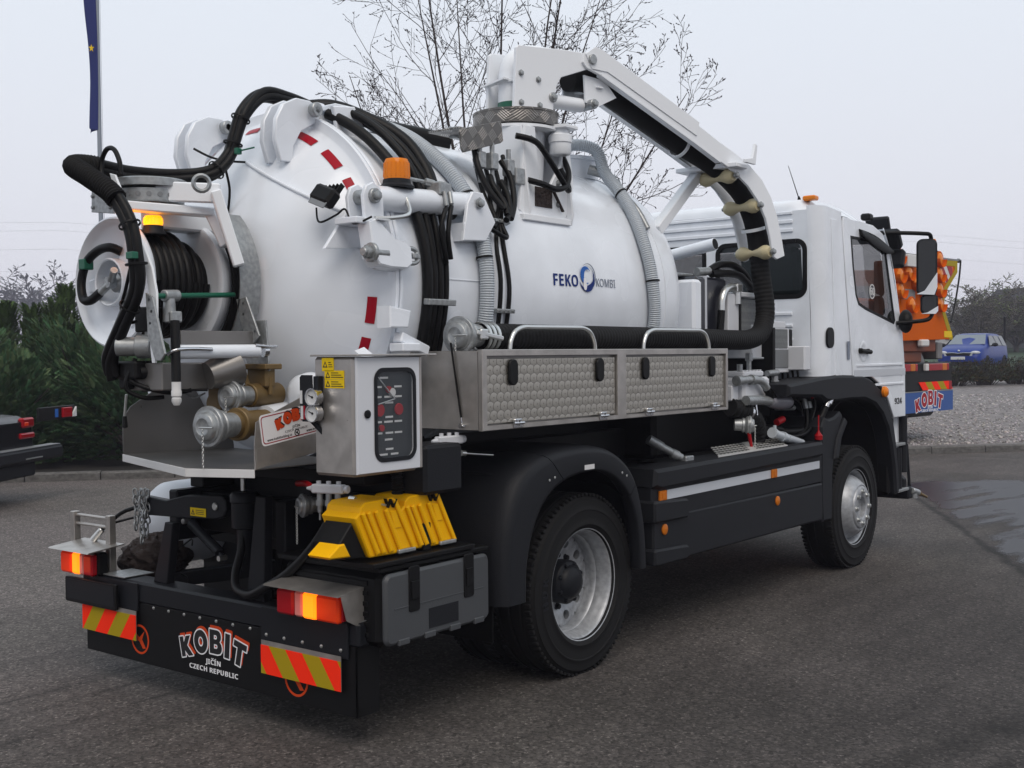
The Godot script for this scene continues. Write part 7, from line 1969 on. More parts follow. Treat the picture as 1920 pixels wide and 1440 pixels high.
func ground():
	var N := 768; var lo := Vector2(-10, -12); var span := 24.0
	var n1 := FastNoiseLite.new(); n1.seed = 7; n1.frequency = 0.35; n1.fractal_octaves = 5
	var n2 := FastNoiseLite.new(); n2.seed = 8; n2.frequency = 1.6; n2.fractal_octaves = 4
	var mac := PackedByteArray(); mac.resize(N * N * 3)
	var wet := PackedByteArray(); wet.resize(N * N * 4)
	for j in N:
		var z: float = lo.y + span * (j + 0.5) / N
		for i in N:
			var x: float = lo.x + span * (i + 0.5) / N
			var k: float = 0.80 + 0.14 * n1.get_noise_2d(x, z) + 0.09 * n2.get_noise_2d(x * 0.6, z * 2.0) + 0.17 * smoothstep(0.5, -4.0, z + 0.5 * n1.get_noise_2d(z, x)) - 0.1 * smoothstep(1.0, 3.0, z)  # tone gradient in the colour: lighter beyond the truck, darker nearer
			# old tyre marks and a joint between two layings
			for q in [[-0.62, 0.055, 0.022], [-0.3, 0.06, 0.02], [-0.86, 0.05, 0.018], [2.5, -0.28, 0.10], [2.78, -0.28, 0.06]]:
				var dz: float = z - (q[0] - q[1] * (x + 2.0) + 0.012 * (x + 2.0) * (x + 2.0))
				if abs(dz) < q[2] * 2.5 and x < (0.5 if q[1] > 0 else 5.0): k *= 1.0 - 0.34 * exp(-dz * dz / (q[2] * q[2])) * clamp(0.6 + n2.get_noise_2d(x * 2.0, z), 0, 1)
			var jd := Vector2(x, z) - Vector2(7.87, 0.36)
			var d := Vector2(-3.32, 1.79).normalized()
			var dist: float = jd.x * -d.y + jd.y * d.x + 0.05 * n2.get_noise_2d(x * 2, z * 2)
			var al := jd.dot(d)
			if al > -2.0 and al < 4.2: k *= 1.0 - 0.5 * exp(-dist * dist / 0.0012)
			var w := wet_amount(x, z, n2)
			k *= 1.0 - 0.3 * w
			var c: float = clamp(k, 0, 1) * 255.0
			var e := (j * N + i) * 3
			mac[e] = int(c); mac[e + 1] = int(c * (0.985 + 0.012 * n1.get_noise_2d(z, x))); mac[e + 2] = int(c * (0.985 + 0.02 * w))
			e = (j * N + i) * 4
			wet[e + 3] = int(255.0 * smoothstep(0.42, 0.7, w) * 0.62)
			wet[e] = 60; wet[e + 1] = 62; wet[e + 2] = 68
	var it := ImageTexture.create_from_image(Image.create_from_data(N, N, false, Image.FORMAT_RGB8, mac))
	var wt := ImageTexture.create_from_image(Image.create_from_data(N, N, false, Image.FORMAT_RGBA8, wet))
	# the fine grain of the asphalt: chips of stone in bitumen
	var F := 512
	var cell := FastNoiseLite.new(); cell.seed = 3; cell.noise_type = FastNoiseLite.TYPE_CELLULAR; cell.frequency = 0.085; cell.cellular_return_type = FastNoiseLite.RETURN_CELL_VALUE
	var ci := cell.get_seamless_image(F, F)
	var fb := PackedByteArray(); fb.resize(F * F * 3)
	var rg := RandomNumberGenerator.new(); rg.seed = 77
	for y in F:
		for x in F:
			var v: float = ci.get_pixel(x, y).r
			var k: float = 0.20 + 0.42 * v + 0.22 * rg.randf()
			if v > 0.84: k += 0.22
			if v < 0.12: k -= 0.16
			var e := (y * F + x) * 3
			fb[e] = int(clamp(k, 0, 1) * 255); fb[e + 1] = int(clamp(k * 0.975, 0, 1) * 255); fb[e + 2] = int(clamp(k * 0.95, 0, 1) * 255)
	var fi := Image.create_from_data(F, F, false, Image.FORMAT_RGB8, fb)
	var m := mat("asphalt", 0.46, 0.45, 0.45, 0.78)
	m.metallic_specular = 0.35
	m.albedo_texture = ImageTexture.create_from_image(fi)
	var bi: Image = fi.duplicate(); bi.bump_map_to_normal_map(2.2)
	m.normal_enabled = true; m.normal_texture = ImageTexture.create_from_image(bi); m.normal_scale = 0.9
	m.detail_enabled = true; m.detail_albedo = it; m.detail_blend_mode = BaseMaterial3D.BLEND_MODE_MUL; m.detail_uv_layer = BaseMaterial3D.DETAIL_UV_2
	var a := KO - KE * 90 - KW * 0.0; var b := KO + KE * 120
	var c := b - KW * 90; var d2 := a - KW * 90
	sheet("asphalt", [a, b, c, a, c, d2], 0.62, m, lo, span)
	var wm := StandardMaterial3D.new(); wm.resource_name = "wet"; wm.transparency = BaseMaterial3D.TRANSPARENCY_ALPHA; wm.albedo_texture = wt; wm.roughness = 0.3; wm.metallic_specular = 0.3; wm.albedo_color = Color(0.75, 0.75, 0.8)
	var p0 := V(3.0, 0.004, -1.2); var p1 := V(11.5, 0.004, -1.2); var p2 := V(11.5, 0.004, 4.0); var p3 := V(3.0, 0.004, 4.0)
	var ws := sheet("wet_asphalt", [p0, p1, p2, p0, p2, p3], 24.0, wm, lo, span)
	# the wet film reads its map over the same square of ground
	var ar: Array = ws.mesh.surface_get_arrays(0)
	var uu := PackedVector2Array()
	for q in ar[Mesh.ARRAY_VERTEX]: uu.append((Vector2(q.x, q.z) - lo) / span)
	ar[Mesh.ARRAY_TEX_UV] = uu
	var am := ArrayMesh.new(); am.add_surface_from_arrays(Mesh.PRIMITIVE_TRIANGLES, ar); ws.mesh = am
	# kerb stones
	var cm := mat("concrete", 0.17, 0.165, 0.16, 0.85)
	cm.albedo_texture = noise_tex(41, 0.03, 512, 0.55, 1.0); tri_map(cm, 0.8)
	var kb := hold("kerb", self); kb.set_meta("kind", "structure")
	var st := MB.new(); st.prism([[0, -0.1], [0, 0.095], [0.02, 0.115], [0.14, 0.12], [0.14, -0.1]], V(0, 0, 0), V(0, 0, -1), V(0, 1, 0), 0.988, 0.005)
	var stm := st.mesh()
	for k in 44:
		share("kerb_stone", stm, cm, kb, Transform3D(Basis(KE, V(0, 1, 0), -KW), KO + KE * (-10.0 + k) + V(0, rg.randf_range(-0.006, 0.004), 0) - KW * 0.001))
	# land behind the kerb
	var grass := mat("lawn", 0.035, 0.085, 0.03, 0.9); grass.albedo_texture = noise_tex(43, 0.02, 512, 0.5, 1.0); tri_map(grass, 0.15)
	var soil := mat("soil", 0.018, 0.014, 0.011, 0.95); soil.albedo_texture = noise_tex(44, 0.05, 256, 0.4, 1.0); tri_map(soil, 0.7)
	var gv := mat("gravel", 0.36, 0.335, 0.335, 0.9)
	var gcell := FastNoiseLite.new(); gcell.seed = 13; gcell.noise_type = FastNoiseLite.TYPE_CELLULAR; gcell.frequency = 0.05; gcell.cellular_return_type = FastNoiseLite.RETURN_CELL_VALUE
	var gi := gcell.get_seamless_image(512, 512)
	for y in 512:
		for x in 512:
			var v: float = gi.get_pixel(x, y).r
			var kk: float = 0.45 + 0.5 * v + 0.1 * (rg.randf() - 0.5)
			gi.set_pixel(x, y, Color(kk, kk * (0.93 + 0.07 * fmod(v * 37.0, 1.0)), kk * (0.92 + 0.1 * fmod(v * 17.0, 1.0))))
	gi.convert(Image.FORMAT_RGB8)
	gv.albedo_texture = ImageTexture.create_from_image(gi)
	tri_map(gv, 0.55)
	var gn: Image = gi.duplicate(); gn.bump_map_to_normal_map(4.0)
	gv.normal_enabled = true; gv.normal_texture = ImageTexture.create_from_image(gn)
	var road := mat("road", 0.24, 0.24, 0.25, 0.85)
	land_strip("gravel_yard", 5.2, 75.0, 0.14, 17.2, gv)
	land_strip("planting_bed", -60.0, 5.2, 0.14, 17.2, soil)
	land_strip("field", -320.0, 360.0, 17.2, 82.0, grass)
	land_strip("road", -320.0, 360.0, 82.0, 92.0, road)
	land_strip("meadow", -320.0, 360.0, 92.0, 520.0, grass)
	# loose stones on the gravel
	var pm := MB.new(); pm.ball(V(0, 0, 0), V(1, 0.6, 0.8), 4, 6)
	var pebs := []
	for k in 9000:
		var s := rg.randf_range(8.0, 24.0); var t: float = 0.3 + 11.0 * pow(rg.randf(), 1.6)
		var z := rg.randf_range(0.012, 0.032) * (1.6 if rg.randf() < 0.04 else 1.0)
		var g := rg.randf_range(0.1, 0.5)
		pebs.append([Transform3D(Basis.from_euler(V(rg.randf() * 0.5, rg.randf() * TAU, rg.randf() * 0.5)).scaled(V(z, z, z)), K(s, t, 0.004)), Color(g, g * rg.randf_range(0.88, 1.0), g * rg.randf_range(0.86, 1.02))])
	var pmat := mat("pebble", 1, 1, 1, 0.85); pmat.vertex_color_use_as_albedo = true
	var po := scatter("gravel_stones", pm.mesh(), pebs, pmat, self)
	po.set_meta("kind", "stuff"); po.set_meta("label", "loose pinkish grey stones strewn over the gravel yard"); po.set_meta("category", "gravel")

func land_strip(called: String, s0: float, s1: float, t0: float, t1: float, material: Material):
	var m := MB.new()
	var steps := 12
	for i in steps:
		var ta: float = lerp(t0, t1, float(i) / steps); var tb: float = lerp(t0, t1, float(i + 1) / steps)
		m.quad(K(s0, ta), K(s1, ta), K(s1, tb), K(s0, tb), V(0, 1, 0))
	struct(called, m, material)

func scatter(called: String, mesh: Mesh, list: Array, material: Material, parent: Node) -> MultiMeshInstance3D:
	var mm := MultiMesh.new(); mm.transform_format = MultiMesh.TRANSFORM_3D; mm.use_colors = true; mm.mesh = mesh; mm.instance_count = list.size()
	for i in list.size():
		mm.set_instance_transform(i, list[i][0]); mm.set_instance_color(i, list[i][1])
	var o := MultiMeshInstance3D.new(); o.multimesh = mm; o.material_override = material
	put(o, called, parent)
	o.set_meta("kind", "stuff")
	return o

# ------------------------------------------------------------------ plants
func frond() -> ArrayMesh:   # a feathery conifer spray about one metre long, pointing along +x
	var m := MB.new()
	for k in 9:
		var x := 0.08 + k * 0.105
		var L: float = 0.42 * (1.0 - 0.75 * k / 9.0)
		for s in [-1.0, 1.0]:
			var a := V(x, 0.05 * sin(x * 3.0), 0); var tip := a + V(L * 0.75, 0.05 * (k % 3 - 1) + 0.02, s * L * 0.7)
			var w := V(0.045, 0.0, -s * 0.035)
			m.flat3(a - w, a + w, tip, V(0, 1, 0))
			var mid := a.lerp(tip, 0.5)
			m.flat3(mid - w * 0.7, mid + w * 0.7, mid + V(L * 0.5, 0.09, s * 0.02), V(0, 1, 0))
	m.flat3(V(0, 0, -0.02), V(0, 0, 0.02), V(1.05, 0.05, 0), V(0, 1, 0))
	return m.mesh()

func juniper(at: Vector3, r: float, h: float, sd: int, fm: Mesh, label: String):
	var o := thing("juniper", label, "shrub", at, 0.0, "spreading junipers along the kerb")
	var rg := RandomNumberGenerator.new(); rg.seed = sd
	var m := MB.new()
	for k in 9:
		var a := TAU * k / 9.0 + rg.randf()
		var e := V(cos(a) * r * 0.75, h * rg.randf_range(0.35, 0.85), sin(a) * r * 0.75)
		m.tube(cr([V(0, 0, 0), e * 0.45 + V(0, 0.1, 0), e], 4), [0.035, 0.033, 0.03, 0.027, 0.024, 0.02, 0.016, 0.013, 0.01], 5)
	part("stem", m, M.bark, o)
	var nz := FastNoiseLite.new(); nz.seed = sd; nz.frequency = 0.9
	var list := []
	for k in int(4600 * r * r / 2.0):
		var u := rg.randf(); var a := rg.randf() * TAU
		var el: float = asin(pow(u, 0.8))
		var dir := V(cos(el) * cos(a), sin(el), cos(el) * sin(a))
		var lump: float = 1.0 + 0.42 * nz.get_noise_3dv(dir * 2.6 + at) + 0.16 * nz.get_noise_3dv(dir * 7.0)
		var deep: float = 1.0 - 0.35 * pow(rg.randf(), 2.0)
		var p := V(dir.x * r, dir.y * h, dir.z * r) * lump * deep
		p.y = max(p.y, 0.05)
		var out := V(dir.x, dir.y * 0.55 + 0.05 + rg.randf_range(-0.25, 0.25), dir.z).normalized()
		out = (out + V(rg.randf_range(-0.35, 0.35), 0, rg.randf_range(-0.35, 0.35))).normalized()
		var side := out.cross(V(0, 1, 0)).normalized()
		var L := rg.randf_range(0.10, 0.22)
		var b := Basis(out, side.cross(out) * -1.0, side).rotated(out, rg.randf_range(-0.6, 0.6))
		if b.determinant() < 0: b.y = -b.y
		var g := rg.randf_range(0.7, 1.2) * (1.0 + 0.35 * nz.get_noise_3dv(dir * 4.0 + V(9, 2, 5)))
		var warm := rg.randf_range(0.75, 1.25)
		list.append([Transform3D(b.scaled_local(V(L, L, L)), p - out * L * 0.4), Color(0.072 * g * warm, 0.125 * g, 0.06 * g)])
	scatter("crown", fm, list, M.leaf, o)

func upright_conifer(at: Vector3, r: float, h: float, sd: int, fm: Mesh, label: String):
	var o := thing("upright_conifer", label, "shrub", at, 0.0, "upright conifers behind the junipers")
	var rg := RandomNumberGenerator.new(); rg.seed = sd
	var m := MB.new(); m.rod(V(0, 0, 0), V(0, h * 0.9, 0), 0.04, 0.01, 6)
	part("trunk", m, M.bark, o)
	var list := []
	for k in 420:
		var y: float = h * pow(rg.randf(), 0.8); var a := rg.randf() * TAU
		var rad: float = r * (0.35 + 0.65 * sqrt(max(0.0, 1.0 - pow(y / h, 3.0)))) * rg.randf_range(0.55, 1.05)
		var dir := V(cos(a), 0, sin(a))
		var out := (dir * 0.35 + V(0, 1, 0) + V(rg.randf_range(-0.2, 0.2), 0, rg.randf_range(-0.2, 0.2))).normalized()
		var side := out.cross(dir).normalized()
		var L := rg.randf_range(0.16, 0.3)
		var b := Basis(out, side.cross(out) * -1.0, side)
		if b.determinant() < 0: b.y = -b.y
		var g := rg.randf_range(0.6, 1.5)
		list.append([Transform3D(b.scaled_local(V(L, L, L)), dir * rad + V(0, y - L * 0.5, 0)), Color(0.052 * g, 0.088 * g, 0.026 * g)])
	scatter("crown", fm, list, M.leaf, o)

func grow(m: MB, tips: Array, p: Vector3, dir: Vector3, L: float, r: float, level: int, rg: RandomNumberGenerator, o: Dictionary):
	var seg: int = o.seg[level]
	var pts := [p]; var rads := [r]
	var d := dir
	var rend: float = max(o.thin, r * o.taper[level])
	for i in seg:
		d = (d + V(rg.randf_range(-1, 1), rg.randf_range(-1, 1), rg.randf_range(-1, 1)) * o.wander[level] + V(0, o.lift[level], 0)).normalized()
		pts.append(pts[-1] + d * L / seg); rads.append(lerp(r, rend, float(i + 1) / seg))
	m.tube(pts, rads, o.sides[level], false)
	if level == o.levels - 1:
		for i in range(1, pts.size()): tips.append([pts[i], d])
		return
	var cnt: int = o.kids[level]
	for k in cnt:
		var t: float = lerp(o.start[level], 1.0, (k + rg.randf() * 0.8) / cnt)
		var f := t * seg; var i := int(min(f, seg - 1))
		var q: Vector3 = (pts[i] as Vector3).lerp(pts[i + 1], f - i)
		var ax := ((pts[i + 1] - pts[i]) as Vector3).normalized()
		var side := ax.cross(V(rg.randf_range(-1, 1), rg.randf_range(-1, 1), rg.randf_range(-1, 1))).normalized()
		var nd := (ax * cos(o.angle[level]) + side * sin(o.angle[level])).normalized()
		var nl: float = L * o.ratio[level] * (1.0 - 0.55 * t) * rg.randf_range(0.7, 1.25)
		grow(m, tips, q, nd, nl, max(o.thin, lerp(r, rend, t) * o.width[level]), level + 1, rg, o)

func bare_tree(at: Vector3, stems: Array, sd: int, o: Dictionary, label: String, group := "", bud := Color(0.03, 0.02, 0.022), bud_size := 0.018, bud_chance := 0.8, wood := "bark") -> Node3D:
	var tr := thing("bare_tree", label, "tree", at, 0.0, group)
	var rg := RandomNumberGenerator.new(); rg.seed = sd
	var m := MB.new(); m.tube(cr([V(0, -0.2, 0), V(0.02, o.trunk * 0.5, 0.01), V(0, o.trunk, 0)], 4), o.trunk_r, 10)
	part("trunk", m, M[wood], tr)
	m = MB.new()
	var tips := []
	for q in stems: grow(m, tips, V(0, o.trunk * 0.9, 0), (q[0] as Vector3).normalized(), q[1], o.stem_r, 0, rg, o)
	part("branches", m, M[wood], tr)
	var bm := MB.new(); bm.ball(V(0.5, 0, 0), V(0.9, 0.34, 0.34), 3, 4)
	var list := []
	for t in tips:
		if rg.randf() > bud_chance: continue
		var dd: Vector3 = (t[1] + V(rg.randf_range(-0.7, 0.7), rg.randf_range(-0.5, 0.8), rg.randf_range(-0.7, 0.7))).normalized()
		var sd2 := dd.cross(V(0.3, 0.2, 0.9)).normalized()
		var z := bud_size * rg.randf_range(0.6, 1.5)
		var g := rg.randf_range(0.6, 1.5)
		list.append([Transform3D(Basis(dd, sd2.cross(dd), sd2).scaled_local(V(z, z, z)), t[0]), Color(bud.r * g, bud.g * g, bud.b * g)])
	scatter("buds", bm.mesh(), list, M.leaf, tr)
	return tr

func low_shrub(at: Vector3, r: float, h: float, sd: int, fm: Mesh, label: String):
	var o := thing("low_shrub", label, "shrub", at, 0.0, "low shrubs at the edge of the gravel")
	var rg := RandomNumberGenerator.new(); rg.seed = sd
	var m := MB.new()
	for k in 60:
		var a := rg.randf() * TAU; var e := V(cos(a) * r * rg.randf_range(0.2, 0.9), h * rg.randf_range(0.6, 1.05), sin(a) * r * rg.randf_range(0.2, 0.9))
		m.tube([V(e.x * 0.4, 0, e.z * 0.4), e * V(0.8, 0.6, 0.8), e], [0.014, 0.01, 0.006], 3, false)
	part("twigs", m, M.bark, o)
	var list := []
	for k in 900:
		var a := rg.randf() * TAU; var u := sqrt(rg.randf())
		var p := V(cos(a) * r * u, h * (0.12 + 0.85 * rg.randf() * sqrt(1.05 - u * u)), sin(a) * r * u)
		var out := V(rg.randf_range(-1, 1), rg.randf_range(0.0, 1.2), rg.randf_range(-1, 1)).normalized()
		var side := out.cross(V(0.2, 0.3, 0.9)).normalized()
		var L := rg.randf_range(0.07, 0.15); var g := rg.randf_range(0.5, 1.4); var red := rg.randf_range(0.6, 1.6)
		list.append([Transform3D(Basis(out, side.cross(out), side).scaled_local(V(L, L, L)), p), Color(0.042 * g * red, 0.044 * g, 0.022 * g)])
	scatter("leaves", fm, list, M.leaf, o)

func surroundings():
	var bk := mat("bark", 0.035, 0.026, 0.024, 0.9)
	mat("bark_far", 0.085, 0.075, 0.07, 0.9)  # bark paled so that the distant haze is put into its colour
	var lf := mat("leaf", 1, 1, 1, 0.75); lf.vertex_color_use_as_albedo = true; lf.roughness = 0.9; lf.metallic_specular = 0.2; lf.backlight_enabled = true; lf.backlight = Color(0.25, 0.25, 0.25)
	var fm := frond()
	var jl := ["low spreading juniper at the kerb behind the dark car", "wide spreading juniper between the dark car and the tanker tail", "spreading juniper directly left of the hose reel", "spreading juniper behind the steel tray of the tanker", "spreading juniper behind the tanker's rear wheel", "small juniper behind the tanker's middle",
		"taller juniper at the back, far left of the bed", "taller juniper at the back, below the flagpole", "taller juniper at the back, behind the hose reel", "tall juniper at the back, behind the tank"]
	var i := 0
	for q in [[-3.6, 2.0, 1.5, 1.5], [-1.7, 1.7, 1.45, 1.5], [0.3, 1.9, 1.5, 1.62], [2.3, 1.9, 1.4, 1.5], [4.2, 1.8, 1.3, 1.35], [5.9, 2.0, 1.2, 1.2], [-3.0, 4.0, 1.7, 1.95], [-0.6, 4.2, 1.7, 1.95], [1.7, 4.1, 1.7, 2.05], [4.2, 4.2, 1.6, 1.9]]:
		juniper(K(q[0], q[1]), q[2], q[3], 20 + i, fm, jl[i]); i += 1
	var ul := ["leftmost of the small upright conifers above the hedge", "second upright conifer from the left above the hedge", "third upright conifer from the left above the hedge", "fourth upright conifer from the left above the hedge", "fifth upright conifer from the left, one of a tall pair", "sixth upright conifer from the left, tallest of all", "seventh upright conifer from the left, just left of the reel", "eighth upright conifer, partly behind the reel flange", "ninth upright conifer, behind the reel", "tenth upright conifer, behind the reel frame"]
	i = 0
	for q in [[-3.6, 5.6, 2.15], [-3.2, 5.9, 2.55], [-2.8, 5.6, 2.2], [-2.35, 6.0, 2.4], [-1.85, 5.8, 2.35], [-1.45, 5.7, 2.45], [-1.3, 6.2, 2.75], [-0.8, 5.8, 2.3], [-0.3, 5.9, 2.2], [0.3, 5.8, 2.25]]:
		upright_conifer(K(q[0], q[1]), 0.19, q[2], 60 + i, fm, ul[i]); i += 1
	# the bare tree that rises behind the tank
	var o := {"levels": 4, "seg": [9, 6, 4, 3], "wander": [0.06, 0.13, 0.18, 0.25], "lift": [0.045, 0.06, 0.05, 0.03], "taper": [0.14, 0.25, 0.4, 0.6], "kids": [12, 7, 4, 0], "start": [0.16, 0.15, 0.2, 0], "angle": [0.72, 0.75, 0.8, 0.8], "ratio": [0.42, 0.42, 0.5, 0.5], "width": [0.42, 0.55, 0.6, 0.6], "sides": [7, 4, 3, 3], "thin": 0.0042, "trunk": 0.9, "trunk_r": 0.11, "stem_r": 0.05}
	var stems := [[V(0.02, 1, 0.03), 9.6], [V(-0.2, 1, -0.16), 7.8], [V(0.24, 1, 0.22), 8.2], [V(-0.3, 1.0, -0.36), 6.6], [V(0.45, 1, 0.5), 6.6], [V(0.15, 1, -0.3), 8.8], [V(-0.15, 1, 0.32), 8.4], [V(-0.12, 1, -0.1), 9.2], [V(0.2, 1, 0.16), 9.2], [V(0.42, 1, 0.4), 6.4]]
	bare_tree(K(6.6, 4.8), stems, 11, o, "bare budding tree rising behind the tank and the boom", "", Color(0.022, 0.014, 0.016), 0.024, 0.8)
	# hazy bare trees far left
	var of := {"levels": 3, "seg": [6, 4, 3], "wander": [0.1, 0.16, 0.22], "lift": [0.05, 0.05, 0.03], "taper": [0.2, 0.4, 0.6], "kids": [12, 7, 0], "start": [0.15, 0.15, 0], "angle": [0.7, 0.75, 0.8], "ratio": [0.45, 0.5, 0.5], "width": [0.5, 0.6, 0.6], "sides": [4, 3, 3], "thin": 0.02, "trunk": 0.8, "trunk_r": 0.16, "stem_r": 0.09}
	var fs := [[V(0, 1, 0), 6.5], [V(0.4, 1, 0.1), 5.8], [V(-0.4, 1, -0.1), 5.8], [V(0.7, 0.8, 0.4), 4.8], [V(-0.7, 0.8, 0.3), 4.8], [V(0.1, 0.9, -0.6), 5.2], [V(-0.2, 0.9, 0.6), 5.2]]
	var fl := ["hazy bare tree far left, low and broad", "hazy bare tree far left, second from the edge", "largest hazy bare tree left of the hose reel", "hazy bare tree just left of the reel flange", "hazy bare tree partly behind the reel flange", "hazy bare thicket at the left edge"]
	i = 0
	for q in [[-62.0, 220.0, 0.9], [-53.0, 215.0, 1.3], [-47.0, 210.0, 1.75], [-41.0, 215.0, 1.9], [-33.0, 218.0, 2.0], [-70.0, 225.0, 0.8]]:
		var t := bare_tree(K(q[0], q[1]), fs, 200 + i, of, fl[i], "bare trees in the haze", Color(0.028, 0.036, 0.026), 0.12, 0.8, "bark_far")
		t.scale = V(3.4, q[2], 3.4); i += 1
	# trees on the right
	var rl := ["greening tree right behind the arrow board", "greening tree behind the blue car's left side", "greening tree behind the blue car's roof", "bare tree left of the dark roofed house", "bare tree beside the dark roofed house", "bare tree behind the dark roof", "low greening tree close to the orange truck", "bare tree at the far right edge", "slim greening tree before the office block", "bushy tree in front of the dark roofed house"]
	i = 0
	for q in [[46.0, 46.0, 0.72], [48.2, 46.0, 0.66], [50.2, 47.0, 0.62], [52.5, 52.0, 0.8], [56.0, 58.0, 0.85], [61.0, 66.0, 0.95], [44.2, 44.0, 0.6], [63.0, 60.0, 0.85], [47.5, 50.0, 0.75], [52.0, 46.0, 0.5]]:
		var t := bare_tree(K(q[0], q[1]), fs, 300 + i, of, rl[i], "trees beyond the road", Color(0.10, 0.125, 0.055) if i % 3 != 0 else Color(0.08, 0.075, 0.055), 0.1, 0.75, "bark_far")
		t.scale = V(1.05, q[2] * 0.72, 1.05); i += 1
	var sl := ["low shrub next to the orange truck's mudflap", "low shrub below the blue car's left headlight", "low shrub below the blue car's grille", "low shrub below the blue car's right headlight", "low shrub right of the blue car", "low shrub by the fence post", "low shrub at the right edge of the picture", "low shrub just past the right edge"]
	i = 0
	for q in [[22.2, 15.2, 0.95], [23.3, 15.0, 0.95], [24.5, 15.2, 1.0], [25.8, 15.3, 1.05], [27.1, 15.5, 1.05], [28.4, 15.8, 1.0], [29.7, 16.2, 1.05], [31.0, 16.4, 1.0]]:
		low_shrub(K(q[0], q[1]), 1.0, q[2] * 0.82, 400 + i, fm, sl[i]); i += 1
	low_shrub(K(33.6, 18.5), 1.0, 1.9, 450, fm, "dark rounded bush at the right edge behind the car")
	flag(); buildings(); blue_car(); orange_truck(); dark_car(); posts_and_wires()

func flag():
	var at := K(-0.4, 4.0)
	var p := thing("flagpole", "slim grey flagpole behind the hose reel", "flagpole", at)
	var m := MB.new(); m.rod(V(0, -0.2, 0), V(0, 9.2, 0), 0.045, 0.032, 12)
	part("pole", m, mat("pole_grey", 0.25, 0.28, 0.32, 0.4, 0.5), p)
	m = MB.new(); m.ball(V(0, 9.25, 0), 0.06)
	part("finial", m, M.pole_grey, p)
	m = MB.new(); m.rod(V(0.06, 0.8, 0.02), V(0.04, 9.0, 0.02), 0.004, -1, 4)
	part("halyard", m, M.pole_grey, p)
	var f := thing("flag", "blue flag with yellow stars hanging limp from the flagpole", "flag", at)
	var cols := 22; var rows := 40
	var rings := []
	for r in rows + 1:
		var t := float(r) / rows; var row := []
		for c in cols + 1:
			var u := float(c) / cols
			var wfold: float = lerp(0.16, 0.09, t) + 0.04 * sin(t * 7.0)
			var x: float = -0.03 - wfold * 0.5 + (0.5 * wfold) * cos(u * PI * 3.0) * (1.0 - 0.25 * u) - 0.02
			var z: float = 0.06 * sin(u * 9.0 + t * 3.0) + 0.05 * u
			var y: float = 8.75 - t * 3.2 - u * 0.28 - 0.05 * sin(u * 5.0)
			row.append(V(x * 0.55, y, x * 0.9 + z))
		rings.append(row)
	m = MB.new(); m.loft(rings, false)
	part("cloth", m, mat("flag_blue", 0.012, 0.022, 0.14, 0.8), f)
	var n := V(-0.62, 0, 0.78)
	for q in [[6.75, 0.03], [7.9, 0.03]]:
		var st := []
		for k in 10: st.append([(0.05 if k % 2 == 0 else 0.02) * sin(TAU * k / 10), (0.07 if k % 2 == 0 else 0.028) * cos(TAU * k / 10)])
		var b := MB.new(); b.prism(st, V(-0.09 + q[1] * 0.5, q[0], -0.09 + q[1]) + n * 0.085, V(0.78, 0, 0.62), V(0, 1, 0), 0.004)
		part("star", b, M.warn_yellow, f)

func buildings():
	var b := thing("office_block", "distant office block with an orange top storey behind the trees", "building", K(92.0, 150.0), 0.6)
	var m := MB.new(); m.slab(V(-12, -1, -8), V(12, 7.6, 8), 0.05)
	part("wall", m, mat("far_grey", 0.3, 0.3, 0.33, 0.8), b)
	m = MB.new(); m.slab(V(-12.1, 7.6, -8.1), V(12.1, 9.9, 8.1), 0.05)
	part("top_storey", m, mat("far_orange", 0.42, 0.16, 0.09, 0.8), b)
	for f in 3:
		for k in 11:
			m = MB.new(); m.slab(V(-11.3 + k * 2.1, 0.8 + f * 2.3, 8.01), V(-9.9 + k * 2.1, 2.1 + f * 2.3, 8.06), 0.01); m.slab(V(-12.06, 0.8 + f * 2.3, -7.6 + k * 1.4), V(-12.01, 2.1 + f * 2.3, -6.8 + k * 1.4), 0.01)
			part("window", m, mat("far_glass", 0.05, 0.06, 0.08, 0.2), b)
	b = thing("white_hall", "long low white building behind the trees on the right", "building", K(60.0, 72.0), -0.35)
	m = MB.new(); m.slab(V(-14, -1, -5), V(8, 1.9, 5), 0.05)
	part("wall", m, mat("far_white", 0.5, 0.5, 0.52, 0.7), b)
	m = MB.new(); m.slab(V(-14.3, 1.9, -5.3), V(8.3, 2.2, 5.3), 0.03)
	part("roof", m, M.far_grey, b)
	for k in 9:
		m = MB.new(); m.slab(V(-13 + k * 2.3, 0.2, 5.01), V(-11.4 + k * 2.3, 1.3, 5.06), 0.01)
		part("window", m, M.far_glass, b)
	b = thing("house", "house with a steep dark roof at the right edge", "house", K(58.5, 55.0), -0.45)
	m = MB.new(); m.slab(V(-4.5, -1, -4), V(6, 1.6, 4), 0.03)
	part("wall", m, mat("house_wall", 0.16, 0.16, 0.15, 0.8), b)
	m = MB.new(); m.prism([[-5.3, 1.5], [5.3, 1.5], [1.6, 4.3], [-1.6, 4.3]], V(-0.0, 0, -4.4), V(1, 0, 0), V(0, 1, 0), 8.8, 0.05)
	var rt := part("roof", m, mat("roof_dark", 0.03, 0.03, 0.035, 0.85), b)
	for k in 4:
		for j in 2:
			m = MB.new(); m.slab(V(-3.4 + k * 1.1, 0.0 + j * 0.75, 4.01), V(-2.6 + k * 1.1, 0.6 + j * 0.75, 4.06), 0.01)
			part("window", m, M.far_glass, b)

